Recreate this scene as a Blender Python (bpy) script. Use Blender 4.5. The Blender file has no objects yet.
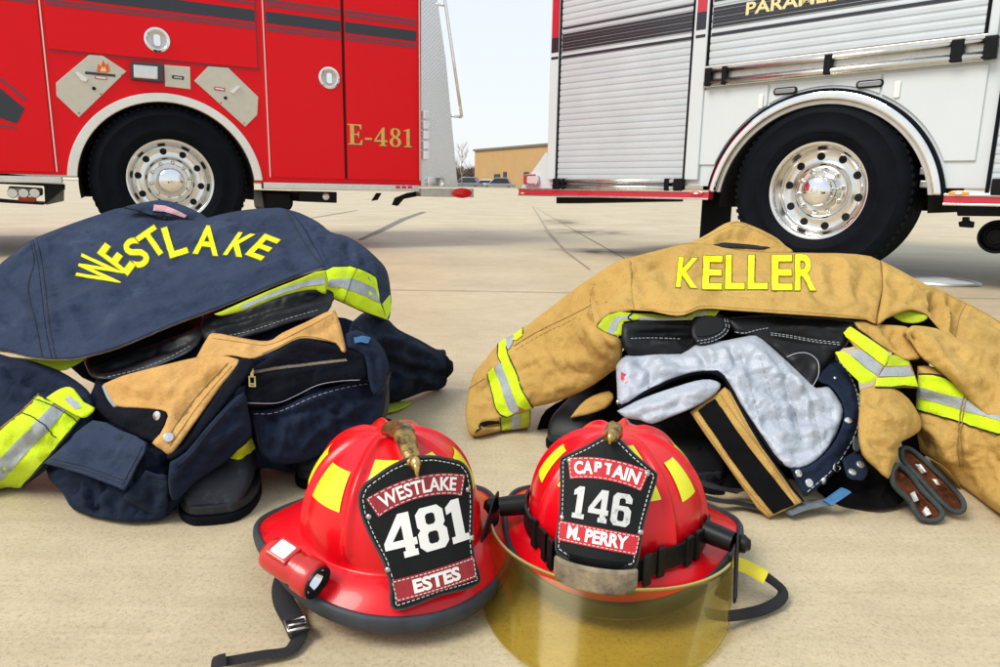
import bpy, bmesh, math, random
import numpy as np
from mathutils import Vector, Matrix, noise
random.seed(11)
R = math.radians
SC = bpy.context.scene
COL = SC.collection
# ------------------------------------------------------------------ camera
F, CX, CY = 705.0, 500.0, 333.5
CAM_H, PITCH, ROLL = 0.5, R(11.4), R(1.0)
cp, sp = math.cos(PITCH), math.sin(PITCH)
cr, sr = math.cos(ROLL), math.sin(ROLL)
cd = bpy.data.cameras.new('camera'); cam = bpy.data.objects.new('camera', cd); COL.objects.link(cam)
cd.sensor_width = 36; cd.lens = 36 * F / 1000; cd.clip_start = 0.02; cd.clip_end = 3000
fw = Vector((0, cp, -sp)); dn = Vector((0, -sp, -cp)); rt = Vector((1, 0, 0))
rt2 = rt * cr - dn * sr; dn2 = dn * cr + rt * sr
cam.matrix_world = Matrix(((rt2.x, -dn2.x, -fw.x, 0), (rt2.y, -dn2.y, -fw.y, 0), (rt2.z, -dn2.z, -fw.z, CAM_H), (0, 0, 0, 1)))
SC.camera = cam
CAM = Vector((0, 0, CAM_H))
def ray(px, py):
    return fw + rt2 * ((px - CX) / F) + dn2 * ((py - CY) / F)
def P(px, py, Y):
    d = ray(px, py); return CAM + d * (Y / d.y)
def G(px, py, z=0.0):
    d = ray(px, py); return CAM + d * ((z - CAM_H) / d.z)
# ------------------------------------------------------------------ materials
def nodes(name):
    m = bpy.data.materials.new(name); m.use_nodes = True
    nt = m.node_tree; return m, nt, nt.nodes['Principled BSDF']
def N(nt, t, **k):
    n = nt.nodes.new(t)
    for a, b in k.items():
        if a in n.inputs: n.inputs[a].default_value = b
        else: setattr(n, a, b)
    return n
def c4(c): return (c[0], c[1], c[2], 1)
def mat(name, col, rough=.5, metal=0., var=.0, vs=8., bump=0., bs=400., bd=.001, coat=0., col2=None, spec=.5, sheen=0., stretch=None, weave=False, dirt=None, crumple=0):
    m, nt, b = nodes(name); L = nt.links.new
    b.inputs['Roughness'].default_value = rough; b.inputs['Metallic'].default_value = metal
    b.inputs['Base Color'].default_value = c4(col); b.inputs['Specular IOR Level'].default_value = spec
    if coat: b.inputs['Coat Weight'].default_value = coat; b.inputs['Coat Roughness'].default_value = .03
    if sheen: b.inputs['Sheen Weight'].default_value = sheen; b.inputs['Sheen Roughness'].default_value = .5
    tc = N(nt, 'ShaderNodeTexCoord'); src = tc.outputs['Object']
    if stretch:
        mp = N(nt, 'ShaderNodeMapping'); mp.inputs['Scale'].default_value = stretch; L(src, mp.inputs[0]); src = mp.outputs[0]
    last = None
    if var or col2:
        n = N(nt, 'ShaderNodeTexNoise'); n.inputs['Scale'].default_value = vs; n.inputs['Detail'].default_value = 8; n.inputs['Roughness'].default_value = .62
        L(src, n.inputs['Vector'])
        rp = N(nt, 'ShaderNodeValToRGB'); rp.color_ramp.elements[0].position = .32; rp.color_ramp.elements[1].position = .68
        ca = col2 if col2 else tuple(x * (1 - var) for x in col)
        cb = col if col2 else tuple(min(1, x * (1 + var)) for x in col)
        rp.color_ramp.elements[0].color = c4(ca); rp.color_ramp.elements[1].color = c4(cb)
        L(n.outputs[0], rp.inputs[0]); L(rp.outputs[0], b.inputs['Base Color'])
        last = rp.outputs[0]
        rr = N(nt, 'ShaderNodeMapRange'); rr.inputs['To Min'].default_value = max(0, rough - .08); rr.inputs['To Max'].default_value = min(1, rough + .08)
        L(n.outputs[0], rr.inputs[0]); L(rr.outputs[0], b.inputs['Roughness'])
    if dirt:
        n = N(nt, 'ShaderNodeTexNoise'); n.inputs['Scale'].default_value = dirt[1]; n.inputs['Detail'].default_value = 10; n.inputs['Roughness'].default_value = .7
        L(src, n.inputs['Vector'])
        rp = N(nt, 'ShaderNodeValToRGB'); rp.color_ramp.elements[0].position = dirt[2]; rp.color_ramp.elements[1].position = dirt[2] + .14
        rp.color_ramp.elements[0].color = (0, 0, 0, 1); rp.color_ramp.elements[1].color = (1, 1, 1, 1); L(n.outputs[0], rp.inputs[0])
        mx = N(nt, 'ShaderNodeMix', data_type='RGBA')
        if last: L(last, mx.inputs[6])
        else: mx.inputs[6].default_value = c4(col)
        mx.inputs[7].default_value = c4(dirt[0]); L(rp.outputs[0], mx.inputs[0]); L(mx.outputs[2], b.inputs['Base Color'])
    if weave and last:
        fn = N(nt, 'ShaderNodeTexNoise'); fn.inputs['Scale'].default_value = 420.; fn.inputs['Detail'].default_value = 2; L(src, fn.inputs['Vector'])
        fr_ = N(nt, 'ShaderNodeMapRange'); fr_.inputs['From Min'].default_value = .3; fr_.inputs['From Max'].default_value = .7; fr_.inputs['To Min'].default_value = .87; fr_.inputs['To Max'].default_value = 1.12; L(fn.outputs[0], fr_.inputs[0])
        mg = N(nt, 'ShaderNodeVectorMath', operation='SCALE'); lk = b.inputs['Base Color'].links[0].from_socket; L(lk, mg.inputs[0]); L(fr_.outputs[0], mg.inputs['Scale']); L(mg.outputs[0], b.inputs['Base Color'])
    if bump:
        if weave:
            w1 = N(nt, 'ShaderNodeTexNoise'); w1.inputs['Scale'].default_value = bs; w1.inputs['Detail'].default_value = 3
            w2 = N(nt, 'ShaderNodeTexNoise'); w2.inputs['Scale'].default_value = 38.; w2.inputs['Detail'].default_value = 6
            L(src, w1.inputs['Vector']); L(src, w2.inputs['Vector'])
            ad = N(nt, 'ShaderNodeMath', operation='MULTIPLY_ADD'); ad.inputs[1].default_value = 5.; L(w2.outputs[0], ad.inputs[0]); L(w1.outputs[0], ad.inputs[2]); h = ad.outputs[0]
            if crumple:
                wn = N(nt, 'ShaderNodeTexNoise'); wn.inputs['Scale'].default_value = 9.; wn.inputs['Detail'].default_value = 3; L(src, wn.inputs['Vector'])
                vm = N(nt, 'ShaderNodeVectorMath', operation='MULTIPLY_ADD'); vm.inputs[1].default_value = (.09, .09, .09); L(wn.outputs[1], vm.inputs[0]); L(src, vm.inputs[2])
                for sc_, am in ((crumple, 11.), (crumple * 2.6, 4.)):
                    vo = N(nt, 'ShaderNodeTexVoronoi', feature='DISTANCE_TO_EDGE'); vo.inputs['Scale'].default_value = sc_; L(vm.outputs[0], vo.inputs['Vector'])
                    mn = N(nt, 'ShaderNodeMath', operation='MINIMUM'); mn.inputs[1].default_value = .28; L(vo.outputs['Distance'], mn.inputs[0])
                    a2 = N(nt, 'ShaderNodeMath', operation='MULTIPLY_ADD'); a2.inputs[1].default_value = am; L(mn.outputs[0], a2.inputs[0]); L(h, a2.inputs[2]); h = a2.outputs[0]
        else:
            w1 = N(nt, 'ShaderNodeTexNoise'); w1.inputs['Scale'].default_value = bs; w1.inputs['Detail'].default_value = 4; L(src, w1.inputs['Vector']); h = w1.outputs[0]
        bp = N(nt, 'ShaderNodeBump'); bp.inputs['Strength'].default_value = bump; bp.inputs['Distance'].default_value = bd
        L(h, bp.inputs['Height']); L(bp.outputs[0], b.inputs['Normal'])
    return m
M = {}
M['red_paint'] = mat('red_paint', (.78, .0006, .006), .25, 0, coat=.10, bump=.05, bs=2.2, bd=.02, spec=.16)
M['white_paint'] = mat('white_paint', (.60, .645, .66), .3, 0, coat=.4, var=.03, vs=1.5)
M['edge_highlight'] = mat('edge_highlight', (.8, .62, .58), .4)
M['black'] = mat('black', (.006, .006, .007), .45, var=.3, vs=20, spec=.15)
M['void_black'] = mat('void_black', (.004, .004, .005), .9)
M['stripe_black'] = mat('stripe_black', (.014, .016, .024), .35, coat=.2)
M['maroon'] = mat('maroon', (.16, .012, .03), .35, coat=.4)
M['chrome'] = mat('chrome', (.82, .82, .82), .07, 1., var=.06, vs=9)
M['alu'] = mat('alu', (.66, .65, .62), .26, 1., var=.08, vs=14, bump=.1, bs=60)
M['dull_alu'] = mat('dull_alu', (.55, .54, .5), .42, .8, var=.12, vs=20)
M['trim_white'] = mat('trim_white', (.78, .76, .7), .3, .35, var=.05, vs=6)
M['slat'] = mat('slat', (.56, .61, .64), .38, .25, var=.04, vs=3)
M['rubber'] = mat('rubber', (.0035, .005, .008), .65, spec=.08, var=.35, vs=9, bump=.25, bs=60, bd=.003)
M['rubber_soft'] = mat('rubber_soft', (.02, .021, .024), .48, var=.4, vs=14, bump=.3, bs=180)
M['beige'] = mat('beige', (.60, .56, .46), .5, .2, var=.05, vs=20)
M['gold'] = mat('gold', (.75, .43, .1), .35, .3, var=.1, vs=40)
M['gold_pale'] = mat('gold_pale', (.83, .68, .32), .4, .1)
M['red_lens'] = mat('red_lens', (.62, .008, .01), .12, coat=1.)
M['amber_lens'] = mat('amber_lens', (.85, .3, .02), .15, coat=1.)
M['clear_lens'] = mat('clear_lens', (.8, .82, .84), .08, .4, coat=1.)
M['red_tape'] = mat('red_tape', (.5, .012, .03), .35, coat=.5)
M['white_plastic'] = mat('white_plastic', (.78, .78, .76), .4)
M['flame'] = mat('flame', (.85, .2, .02), .5, col2=(.75, .05, .01), vs=60)
M['orange_rubber'] = mat('orange_rubber', (.5, .06, .01), .5)
M['olive'] = mat('olive', (.12, .14, .1), .5, var=.2)
M['wall_tan'] = mat('wall_tan', (.56, .34, .14), .7, var=.05, vs=.6)
M['roof_trim'] = mat('roof_trim', (.2, .16, .12), .6)
M['door_dark'] = mat('door_dark', (.04, .04, .045), .5)
M['glass_dark'] = mat('glass_dark', (.03, .035, .045), .08)
M['car_grey'] = mat('car_grey', (.16, .18, .22), .3, .3, coat=1.)
M['car_white'] = mat('car_white', (.75, .76, .78), .3, coat=1.)
M['car_silver'] = mat('car_silver', (.3, .31, .34), .3, .3, coat=1.)
M['bark'] = mat('bark', (.33, .28, .26), .9, var=.3, vs=5)
M['brush'] = mat('brush', (.14, .10, .075), 1., var=.4, vs=.8)
# diamond plate
def diamond():
    m, nt, b = nodes('diamond_plate'); L = nt.links.new
    b.inputs['Metallic'].default_value = .9; b.inputs['Roughness'].default_value = .3; b.inputs['Base Color'].default_value = (.74, .75, .76, 1)
    tc = N(nt, 'ShaderNodeTexCoord'); hs = []
    for ang in (45, -45):
        mp = N(nt, 'ShaderNodeMapping'); mp.inputs['Rotation'].default_value = (0, R(ang), 0); mp.inputs['Scale'].default_value = (42, 42, 42)
        L(tc.outputs['Object'], mp.inputs[0])
        v = N(nt, 'ShaderNodeTexVoronoi'); v.inputs['Scale'].default_value = 1.; v.inputs['Randomness'].default_value = 0.; L(mp.outputs[0], v.inputs['Vector']); hs.append(v.outputs['Distance'])
    mn = N(nt, 'ShaderNodeMath', operation='MINIMUM'); L(hs[0], mn.inputs[0]); L(hs[1], mn.inputs[1])
    rp = N(nt, 'ShaderNodeMapRange'); rp.inputs['From Min'].default_value = .3; rp.inputs['From Max'].default_value = .15; L(mn.outputs[0], rp.inputs[0])
    bp = N(nt, 'ShaderNodeBump'); bp.inputs['Strength'].default_value = .9; bp.inputs['Distance'].default_value = .004; L(rp.outputs[0], bp.inputs['Height']); L(bp.outputs[0], b.inputs['Normal'])
    return m
M['diamond'] = diamond()
# ------------------------------------------------------------------ mesh helpers
ID = Matrix.Identity(4)
def mk(name, V, Fc, m, parent=None, smooth=False, world=True, label=None, sharp=None):
    me = bpy.data.meshes.new(name)
    if parent is not None and world:
        W = parent_world(parent).inverted(); V = [W @ Vector(v) for v in V]
    me.from_pydata([tuple(v) for v in V], [], [tuple(f) for f in Fc])
    if isinstance(m, (list, tuple)):
        for x in m: me.materials.append(x)
    elif m: me.materials.append(m)
    o = bpy.data.objects.new(name, me); COL.objects.link(o)
    if parent is not None: o.parent = parent
    if smooth:
        me.polygons.foreach_set('use_smooth', [True] * len(me.polygons))
        if sharp is not None: me.set_sharp_from_angle(angle=R(sharp))
    if label: o['label'] = label
    return o
def parent_world(o):
    m = o.matrix_basis.copy(); p = o.parent
    while p: m = p.matrix_basis @ m; p = p.parent
    return m
def thing(name, label, cat, loc=(0, 0, 0), group=None, mtx=None):
    o = bpy.data.objects.new(name, None); COL.objects.link(o); o.empty_display_size = .1
    if mtx is not None: o.matrix_basis = mtx
    else: o.location = loc
    o['label'] = label; o['category'] = cat
    if group: o['group'] = group
    return o
class B:
    """collects shapes into one mesh"""
    def __init__(s): s.V = []; s.F = []
    def add(s, V, Fc):
        k = len(s.V); s.V += [Vector(v) for v in V]; s.F += [tuple(i + k for i in f) for f in Fc]; return s
    def box(s, a, b):
        (x0, y0, z0), (x1, y1, z1) = a, b
        return s.add([(x0, y0, z0), (x1, y0, z0), (x1, y1, z0), (x0, y1, z0), (x0, y0, z1), (x1, y0, z1), (x1, y1, z1), (x0, y1, z1)],
                     [(0, 3, 2, 1), (4, 5, 6, 7), (0, 1, 5, 4), (1, 2, 6, 5), (2, 3, 7, 6), (3, 0, 4, 7)])
    def prism(s, poly, y0, y1):
        """poly of (x,z), extruded along y"""
        n = len(poly)
        V = [(p[0], y0, p[1]) for p in poly] + [(p[0], y1, p[1]) for p in poly]
        return s.add(V, [tuple(range(n)), tuple(range(2 * n - 1, n - 1, -1))] + [(i, n + i, n + (i + 1) % n, (i + 1) % n) for i in range(n)])
    def tube(s, pts, r, seg=8, cap=True, flat=None, closed=False, up=None):
        pts = [Vector(p) for p in pts]; n = len(pts); rings = []
        u = None
        for i, p in enumerate(pts):
            if closed: t = pts[(i + 1) % n] - pts[i - 1]
            else: t = pts[min(i + 1, n - 1)] - pts[max(i - 1, 0)]
            t.normalize()
            if u is None or up is not None:
                a = Vector(up) if up is not None else (Vector((0, 0, 1)) if abs(t.z) < .9 else Vector((1, 0, 0)))
                u = (a - t * a.dot(t)).normalized()
            else: u = (u - t * u.dot(t)).normalized()
            w = t.cross(u); rr = r[i] if isinstance(r, (list, tuple)) else r
            fl = flat if flat else 1.
            rings.append([p + u * (math.sin(2 * math.pi * k / seg) * rr * fl) + w * (math.cos(2 * math.pi * k / seg) * rr) for k in range(seg)])
        V = [v for q in rings for v in q]; Fc = []
        for i in range(n if closed else n - 1):
            j = (i + 1) % n
            for k in range(seg): Fc.append((i * seg + k, i * seg + (k + 1) % seg, j * seg + (k + 1) % seg, j * seg + k))
        if cap and not closed: Fc += [tuple(range(seg - 1, -1, -1)), tuple((n - 1) * seg + k for k in range(seg))]
        return s.add(V, Fc)
    def lathe(s, prof, c=(0, 0, 0), axis='y', seg=48, sx=1., sz=1.):
        """prof: (radius, along axis)"""
        c = Vector(c); V = []; Fc = []; n = len(prof)
        for i in range(seg):
            a = 2 * math.pi * i / seg; ca, sa = math.cos(a), math.sin(a)
            for r, h in prof:
                if axis == 'y': V.append(c + Vector((r * ca * sx, h, r * sa * sz)))
                elif axis == 'z': V.append(c + Vector((r * ca * sx, r * sa * sz, h)))
                else: V.append(c + Vector((h, r * ca, r * sa)))
        for i in range(seg):
            j = (i + 1) % seg
            for k in range(n - 1): Fc.append((i * n + k, j * n + k, j * n + k + 1, i * n + k + 1))
        return s.add(V, Fc)
    def sphere(s, c, r, seg=12, rings=8, sc=(1, 1, 1)):
        c = Vector(c); V = []; Fc = []
        for i in range(rings + 1):
            f = math.pi * i / rings
            for k in range(seg):
                a = 2 * math.pi * k / seg
                V.append(c + Vector((r * sc[0] * math.sin(f) * math.cos(a), r * sc[1] * math.sin(f) * math.sin(a), r * sc[2] * math.cos(f))))
        for i in range(rings):
            for k in range(seg): Fc.append((i * seg + k, i * seg + (k + 1) % seg, (i + 1) * seg + (k + 1) % seg, (i + 1) * seg + k))
        return s.add(V, Fc)
    def map(s, fn): s.V = [fn(v) for v in s.V]; return s
    def go(s, name, m, parent=None, smooth=False, world=False, bevel=0, label=None, sharp=None):
        o = mk(name, s.V, s.F, m, parent, smooth, world, label, sharp)
        bm = bmesh.new(); bm.from_mesh(o.data); bmesh.ops.recalc_face_normals(bm, faces=bm.faces); bm.to_mesh(o.data); bm.free()
        if smooth and sharp is not None: o.data.set_sharp_from_angle(angle=R(sharp))
        if bevel:
            b = o.modifiers.new('bevel', 'BEVEL'); b.width = bevel; b.segments = 2; b.limit_method = 'ANGLE'; b.angle_limit = R(40)
        return o
def tag(o, label, cat, group=None, kind=None):
    if label: o['label'] = label
    if cat: o['category'] = cat
    if group: o['group'] = group
    if kind: o['kind'] = kind
    return o
def cr1(pts, n):
    """Catmull-Rom through points, n samples per span"""
    pts = [np.array(p, float) for p in pts]; out = []
    for i in range(len(pts) - 1):
        p1, p2 = pts[i], pts[i + 1]
        p0 = pts[i - 1] if i > 0 else 2 * p1 - p2; p3 = pts[i + 2] if i + 2 < len(pts) else 2 * p2 - p1
        for k in range(n):
            t = k / n
            out.append(.5 * (2 * p1 + (p2 - p0) * t + (2 * p0 - 5 * p1 + 4 * p2 - p3) * t * t + (3 * p1 - p0 - 3 * p2 + p3) * t ** 3))
    out.append(pts[-1]); return out
# ---- lettering: flat outlines as (verts2d, faces), cut into a fine grid so that they can follow a curved surface
def curve_mesh(cu, cut=0):
    ob = bpy.data.objects.new('tmp', cu); COL.objects.link(ob)
    dg = bpy.context.evaluated_depsgraph_get(); dg.update()
    me = bpy.data.meshes.new_from_object(ob.evaluated_get(dg))
    bm = bmesh.new(); bm.from_mesh(me); bpy.data.objects.remove(ob); bpy.data.meshes.remove(me)
    bmesh.ops.remove_doubles(bm, verts=bm.verts, dist=1e-5)
    if cut:
        xs = [v.co.x for v in bm.verts]; ys = [v.co.y for v in bm.verts]
        for ax, (lo, hi) in (((1, 0, 0), (min(xs), max(xs))), ((0, 1, 0), (min(ys), max(ys)))):
            k = lo + cut
            while k < hi:
                bmesh.ops.bisect_plane(bm, geom=bm.verts[:] + bm.edges[:] + bm.faces[:], plane_co=Vector(ax) * k, plane_no=ax); k += cut
    V = [(v.co.x, v.co.y) for v in bm.verts]; bm.verts.index_update(); Fc = [[v.index for v in f.verts] for f in bm.faces]
    bm.free(); return V, Fc
def text2d(txt, size=1., bold=.0, cut=0, space=1.):
    cu = bpy.data.curves.new('tmp', 'FONT'); cu.body = txt; cu.size = size; cu.offset = bold * size; cu.align_x = 'CENTER'; cu.space_character = space; cu.resolution_u = 4
    return curve_mesh(cu, cut)
def poly2d(loops, cut=0):
    cu = bpy.data.curves.new('tmp', 'CURVE'); cu.dimensions = '2D'; cu.fill_mode = 'BOTH'
    for lp in loops:
        sp_ = cu.splines.new('POLY'); sp_.points.add(len(lp) - 1)
        for q, (x, y) in zip(sp_.points, lp): q.co = (x, y, 0, 1)
        sp_.use_cyclic_u = True
    return curve_mesh(cu, cut)
def extr(V2, F2, fn, t):
    """V2 mapped by fn(x,y,off): top face at off=t, skirt down to 0"""
    V = [fn(x, y, t) for x, y in V2]; k = len(V); V += [fn(x, y, 0) for x, y in V2]
    ed = {}
    for f in F2:
        for i in range(len(f)):
            a, b = f[i], f[(i + 1) % len(f)]; ed[(a, b)] = 1
    Fc = [tuple(f) for f in F2]
    for a, b in ed:
        if (b, a) not in ed: Fc.append((a, a + k, b + k, b))
    return V, Fc
# block numerals/letters (unit box 0..w x 0..1)
def octo(x0, y0, x1, y1, c): return [(x0 + c, y0), (x1 - c, y0), (x1, y0 + c), (x1, y1 - c), (x1 - c, y1), (x0 + c, y1), (x0, y1 - c), (x0, y0 + c)]
SLAB = {
 '4': (.74, [[(.42, 0), (.74, 0), (.74, .14), (.68, .14), (.68, .24), (.76, .24), (.76, .40), (.68, .40), (.68, 1), (.42, 1), (0, .40), (0, .24), (.46, .24), (.46, .14), (.40, .14), (.40, 0)][1:] , [(.20, .40), (.46, .74), (.46, .40)]]),
 '8': (.72, [[(.13, 0), (.59, 0), (.72, .13), (.72, .42), (.64, .51), (.70, .58), (.70, .87), (.57, 1), (.15, 1), (.02, .87), (.02, .58), (.08, .51), (0, .42), (0, .13)], octo(.23, .15, .49, .43, .05), octo(.24, .59, .48, .85, .05)]),
 '1': (.5, [[(.03, 0), (.5, 0), (.5, .15), (.39, .15), (.39, 1), (.19, 1), (0, .86), (0, .70), (.14, .74), (.14, .15), (.03, .15)]]),
 '6': (.72, [[(.13, 0), (.59, 0), (.72, .13), (.72, .50), (.59, .62), (.25, .62), (.25, .80), (.30, .85), (.44, .85), (.48, .80), (.48, .72), (.72, .72), (.72, .87), (.59, 1), (.13, 1), (0, .87), (0, .13)], octo(.24, .15, .48, .47, .05)]),
}
SERIF = {
 'E': (.62, [[(0, 0), (.60, 0), (.62, .26), (.57, .26), (.50, .08), (.46, .06), (.27, .06), (.27, .48), (.38, .48), (.43, .44), (.44, .36), (.48, .36), (.48, .66), (.44, .66), (.43, .58), (.38, .54), (.27, .54), (.27, .94), (.44, .94), (.50, .91), (.54, .76), (.59, .76), (.58, 1), (0, 1), (0, .96), (.10, .93), (.10, .07), (0, .04)]]),
 '-': (.30, [[(0, .27), (.30, .27), (.30, .37), (0, .37)]]),
 '4': (.56, [[(.20, 0), (.54, 0), (.54, .04), (.45, .07), (.45, .20), (.56, .20), (.56, .29), (.45, .29), (.45, .92), (.36, .92), (0, .28), (0, .20), (.30, .20), (.30, .07), (.20, .04)], [(.08, .29), (.30, .68), (.30, .29)]]),
 '8': (.52, [[(.16, -.01), (.36, -.01), (.48, .09), (.52, .22), (.48, .36), (.36, .48), (.46, .58), (.49, .70), (.45, .84), (.35, .92), (.17, .92), (.07, .84), (.03, .70), (.06, .58), (.16, .48), (.04, .36), (0, .22), (.04, .09)], [(.20, .05), (.14, .20), (.18, .38), (.24, .43), (.34, .34), (.38, .20), (.33, .06)], [(.27, .52), (.19, .62), (.17, .74), (.21, .85), (.30, .87), (.36, .74), (.34, .60)]]),
 '1': (.38, [[(.02, 0), (.38, 0), (.38, .04), (.28, .07), (.28, .93), (.24, .93), (0, .83), (0, .79), (.13, .81), (.13, .07), (.02, .04)]]),
}
def glyphs(txt, table, h, gap=.08, cut=0):
    V = []; Fc = []; x = 0
    for ch in txt:
        w, loops = table[ch]
        v, f = poly2d([[((a + x) * h, b * h) for a, b in lp] for lp in loops], cut)
        k = len(V); V += v; Fc += [[i + k for i in q] for q in f]; x += w + gap
    W = (x - gap) * h
    return [(a - W / 2, b) for a, b in V], Fc
# ------------------------------------------------------------------ light
W = bpy.data.worlds.new('World'); SC.world = W; W.use_nodes = True; nt = W.node_tree
bg = nt.nodes['Background']
sky = N(nt, 'ShaderNodeTexSky'); sky.sky_type = 'NISHITA'; sky.sun_disc = False
SUN_EL, SUN_AZ = R(50), R(238)
sky.sun_elevation = SUN_EL; sky.sun_rotation = SUN_AZ; sky.air_density = 1.2; sky.dust_density = 2.5; sky.ozone_density = 1.5
mx = N(nt, 'ShaderNodeMix', data_type='RGBA'); mx.inputs[0].default_value = .86
tcw = N(nt, 'ShaderNodeTexCoord'); sep = N(nt, 'ShaderNodeSeparateXYZ'); nt.links.new(tcw.outputs['Generated'], sep.inputs[0])
rmp = N(nt, 'ShaderNodeValToRGB'); rmp.color_ramp.elements[0].position = 0.; rmp.color_ramp.elements[1].position = .55
rmp.color_ramp.elements[0].color = (.94, .965, .97, 1); rmp.color_ramp.elements[1].color = (.77, .885, 1.0, 1)
nt.links.new(sep.outputs[2], rmp.inputs[0])
cl = N(nt, 'ShaderNodeMix', data_type='RGBA', blend_type='MULTIPLY'); cl.inputs[0].default_value = 1.; cl.inputs[7].default_value = (7.6, 7.6, 7.6, 1)
cl.clamp_result = False
nt.links.new(rmp.outputs[0], cl.inputs[6])
nt.links.new(sky.outputs[0], mx.inputs[6]); nt.links.new(cl.outputs[2], mx.inputs[7]); nt.links.new(mx.outputs[2], bg.inputs[0])
bg.inputs[1].default_value = .098
sd = bpy.data.lights.new('sun', 'SUN'); sun = bpy.data.objects.new('sun', sd); COL.objects.link(sun)
sd.energy = 2.0; sd.angle = R(28); sd.color = (1, .95, .87)
az = SUN_AZ
sdir = Vector((math.sin(az) * math.cos(SUN_EL), math.cos(az) * math.cos(SUN_EL), math.sin(SUN_EL)))
sun.rotation_euler = (-sdir).to_track_quat('-Z', 'Y').to_euler()
SC.view_settings.view_transform = 'Standard'; SC.view_settings.look = 'None'; SC.view_settings.exposure = .56; SC.view_settings.gamma = 1
SC.cycles.max_bounces = 8; SC.cycles.transparent_max_bounces = 12
SC.cycles.use_denoising = True
# ------------------------------------------------------------------ ground
def concrete():
    m, nt, b = nodes('concrete'); L = nt.links.new
    b.inputs['Roughness'].default_value = .58; b.inputs['Specular IOR Level'].default_value = .5
    tc = N(nt, 'ShaderNodeTexCoord'); s = tc.outputs['Object']
    def noi(sc, det=6, rg=.6, vec=s):
        n = N(nt, 'ShaderNodeTexNoise'); n.inputs['Scale'].default_value = sc; n.inputs['Detail'].default_value = det; n.inputs['Roughness'].default_value = rg; L(vec, n.inputs['Vector']); return n.outputs[0]
    def ramp(v, stops):
        r = N(nt, 'ShaderNodeValToRGB'); e = r.color_ramp.elements
        while len(e) < len(stops): e.new(.5)
        for q, (p, c) in zip(e, stops): q.position = p; q.color = c4(c)
        L(v, r.inputs[0]); return r.outputs[0]
    def mix(a, bb, f, mode='MULTIPLY', fac=None):
        x = N(nt, 'ShaderNodeMix', data_type='RGBA', blend_type=mode); L(a, x.inputs[6])
        if isinstance(bb, tuple): x.inputs[7].default_value = c4(bb)
        else: L(bb, x.inputs[7])
        if fac is None: x.inputs[0].default_value = f
        else: L(fac, x.inputs[0])
        return x.outputs[2]
    base = ramp(noi(1.1, 8), [(.3, (.455, .37, .232)), (.55, (.55, .452, .292)), (.75, (.61, .52, .35))])
    fine = ramp(noi(160, 5, .7), [(.30, (.60, .57, .52)), (.48, (1, 1, 1)), (.72, (1.16, 1.14, 1.1))])
    mid = ramp(noi(14, 8, .65), [(.3, (.90, .89, .87)), (.6, (1.03, 1.03, 1.03))])
    col = mix(mix(base, fine, .75), mid, .9)
    # fine dark pits
    pits = ramp(noi(420, 2, .5), [(.62, (0, 0, 0)), (.72, (1, 1, 1))])
    col = mix(col, (.26, .2, .13), 0, 'MIX', fac=pits)
    # long drag/brush streaks running across the slab
    mp = N(nt, 'ShaderNodeMapping'); mp.inputs['Scale'].default_value = (1.2, 26, 1); mp.inputs['Rotation'].default_value = (0, 0, R(3)); L(s, mp.inputs[0])
    col = mix(col, ramp(noi(2.2, 7, .6, mp.outputs[0]), [(.35, (.93, .92, .90)), (.6, (1.02, 1.02, 1.02))]), .8)
    # faint tyre marks and water stains further off
    mp2 = N(nt, 'ShaderNodeMapping'); mp2.inputs['Scale'].default_value = (.35, 1.3, 1); mp2.inputs['Rotation'].default_value = (0, 0, R(-12)); L(s, mp2.inputs[0])
    st = ramp(noi(.9, 7, .65, mp2.outputs[0]), [(.54, (0, 0, 0)), (.72, (.62, .62, .62))])
    col = mix(col, (.36, .29, .2), 0, 'MIX', fac=st)
    L(col, b.inputs['Base Color'])
    bp = N(nt, 'ShaderNodeBump'); bp.inputs['Strength'].default_value = .45; bp.inputs['Distance'].default_value = .0012
    ad = N(nt, 'ShaderNodeMath', operation='ADD'); L(noi(230, 5, .7), ad.inputs[0]); L(noi(22, 6), ad.inputs[1]); L(ad.outputs[0], bp.inputs['Height']); L(bp.outputs[0], b.inputs['Normal'])
    return m
M['concrete'] = concrete()
def gz(y):   # apron rises gently far off
    if y < 30: return 0.
    if y < 72: return (y - 30) / 42 * .92
    if y < 90: return .92 - (y - 72) / 18 * .42
    return .5
ys = [-60, -10, 0, 4, 10, 20, 30, 36, 44, 52, 58, 66]; xs = [-400, -60, -20, -6, 0, 6, 20, 60, 400]
def sheet(name, ys, m, dz=0):
    V = [(x, y, gz(y) + dz) for y in ys for x in xs]; n = len(xs)
    Fc = [(j * n + i, j * n + i + 1, (j + 1) * n + i + 1, (j + 1) * n + i) for j in range(len(ys) - 1) for i in range(n - 1)]
    return tag(mk(name, V, Fc, m), None, None, kind='structure')
sheet('ground', ys, M['concrete'])
M['lawn'] = mat('lawn', (.36, .255, .10), 1., col2=(.27, .22, .09), vs=.7, bump=.6, bs=14, bd=.05)
sheet('lawn', [66, 69, 72, 76, 82, 90], M['lawn'], .004)
M['asphalt'] = mat('asphalt', (.12, .12, .12), .9, var=.2, vs=2)
sheet('parking_lot', [90, 110, 200, 700, 2000], M['asphalt'])
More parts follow.
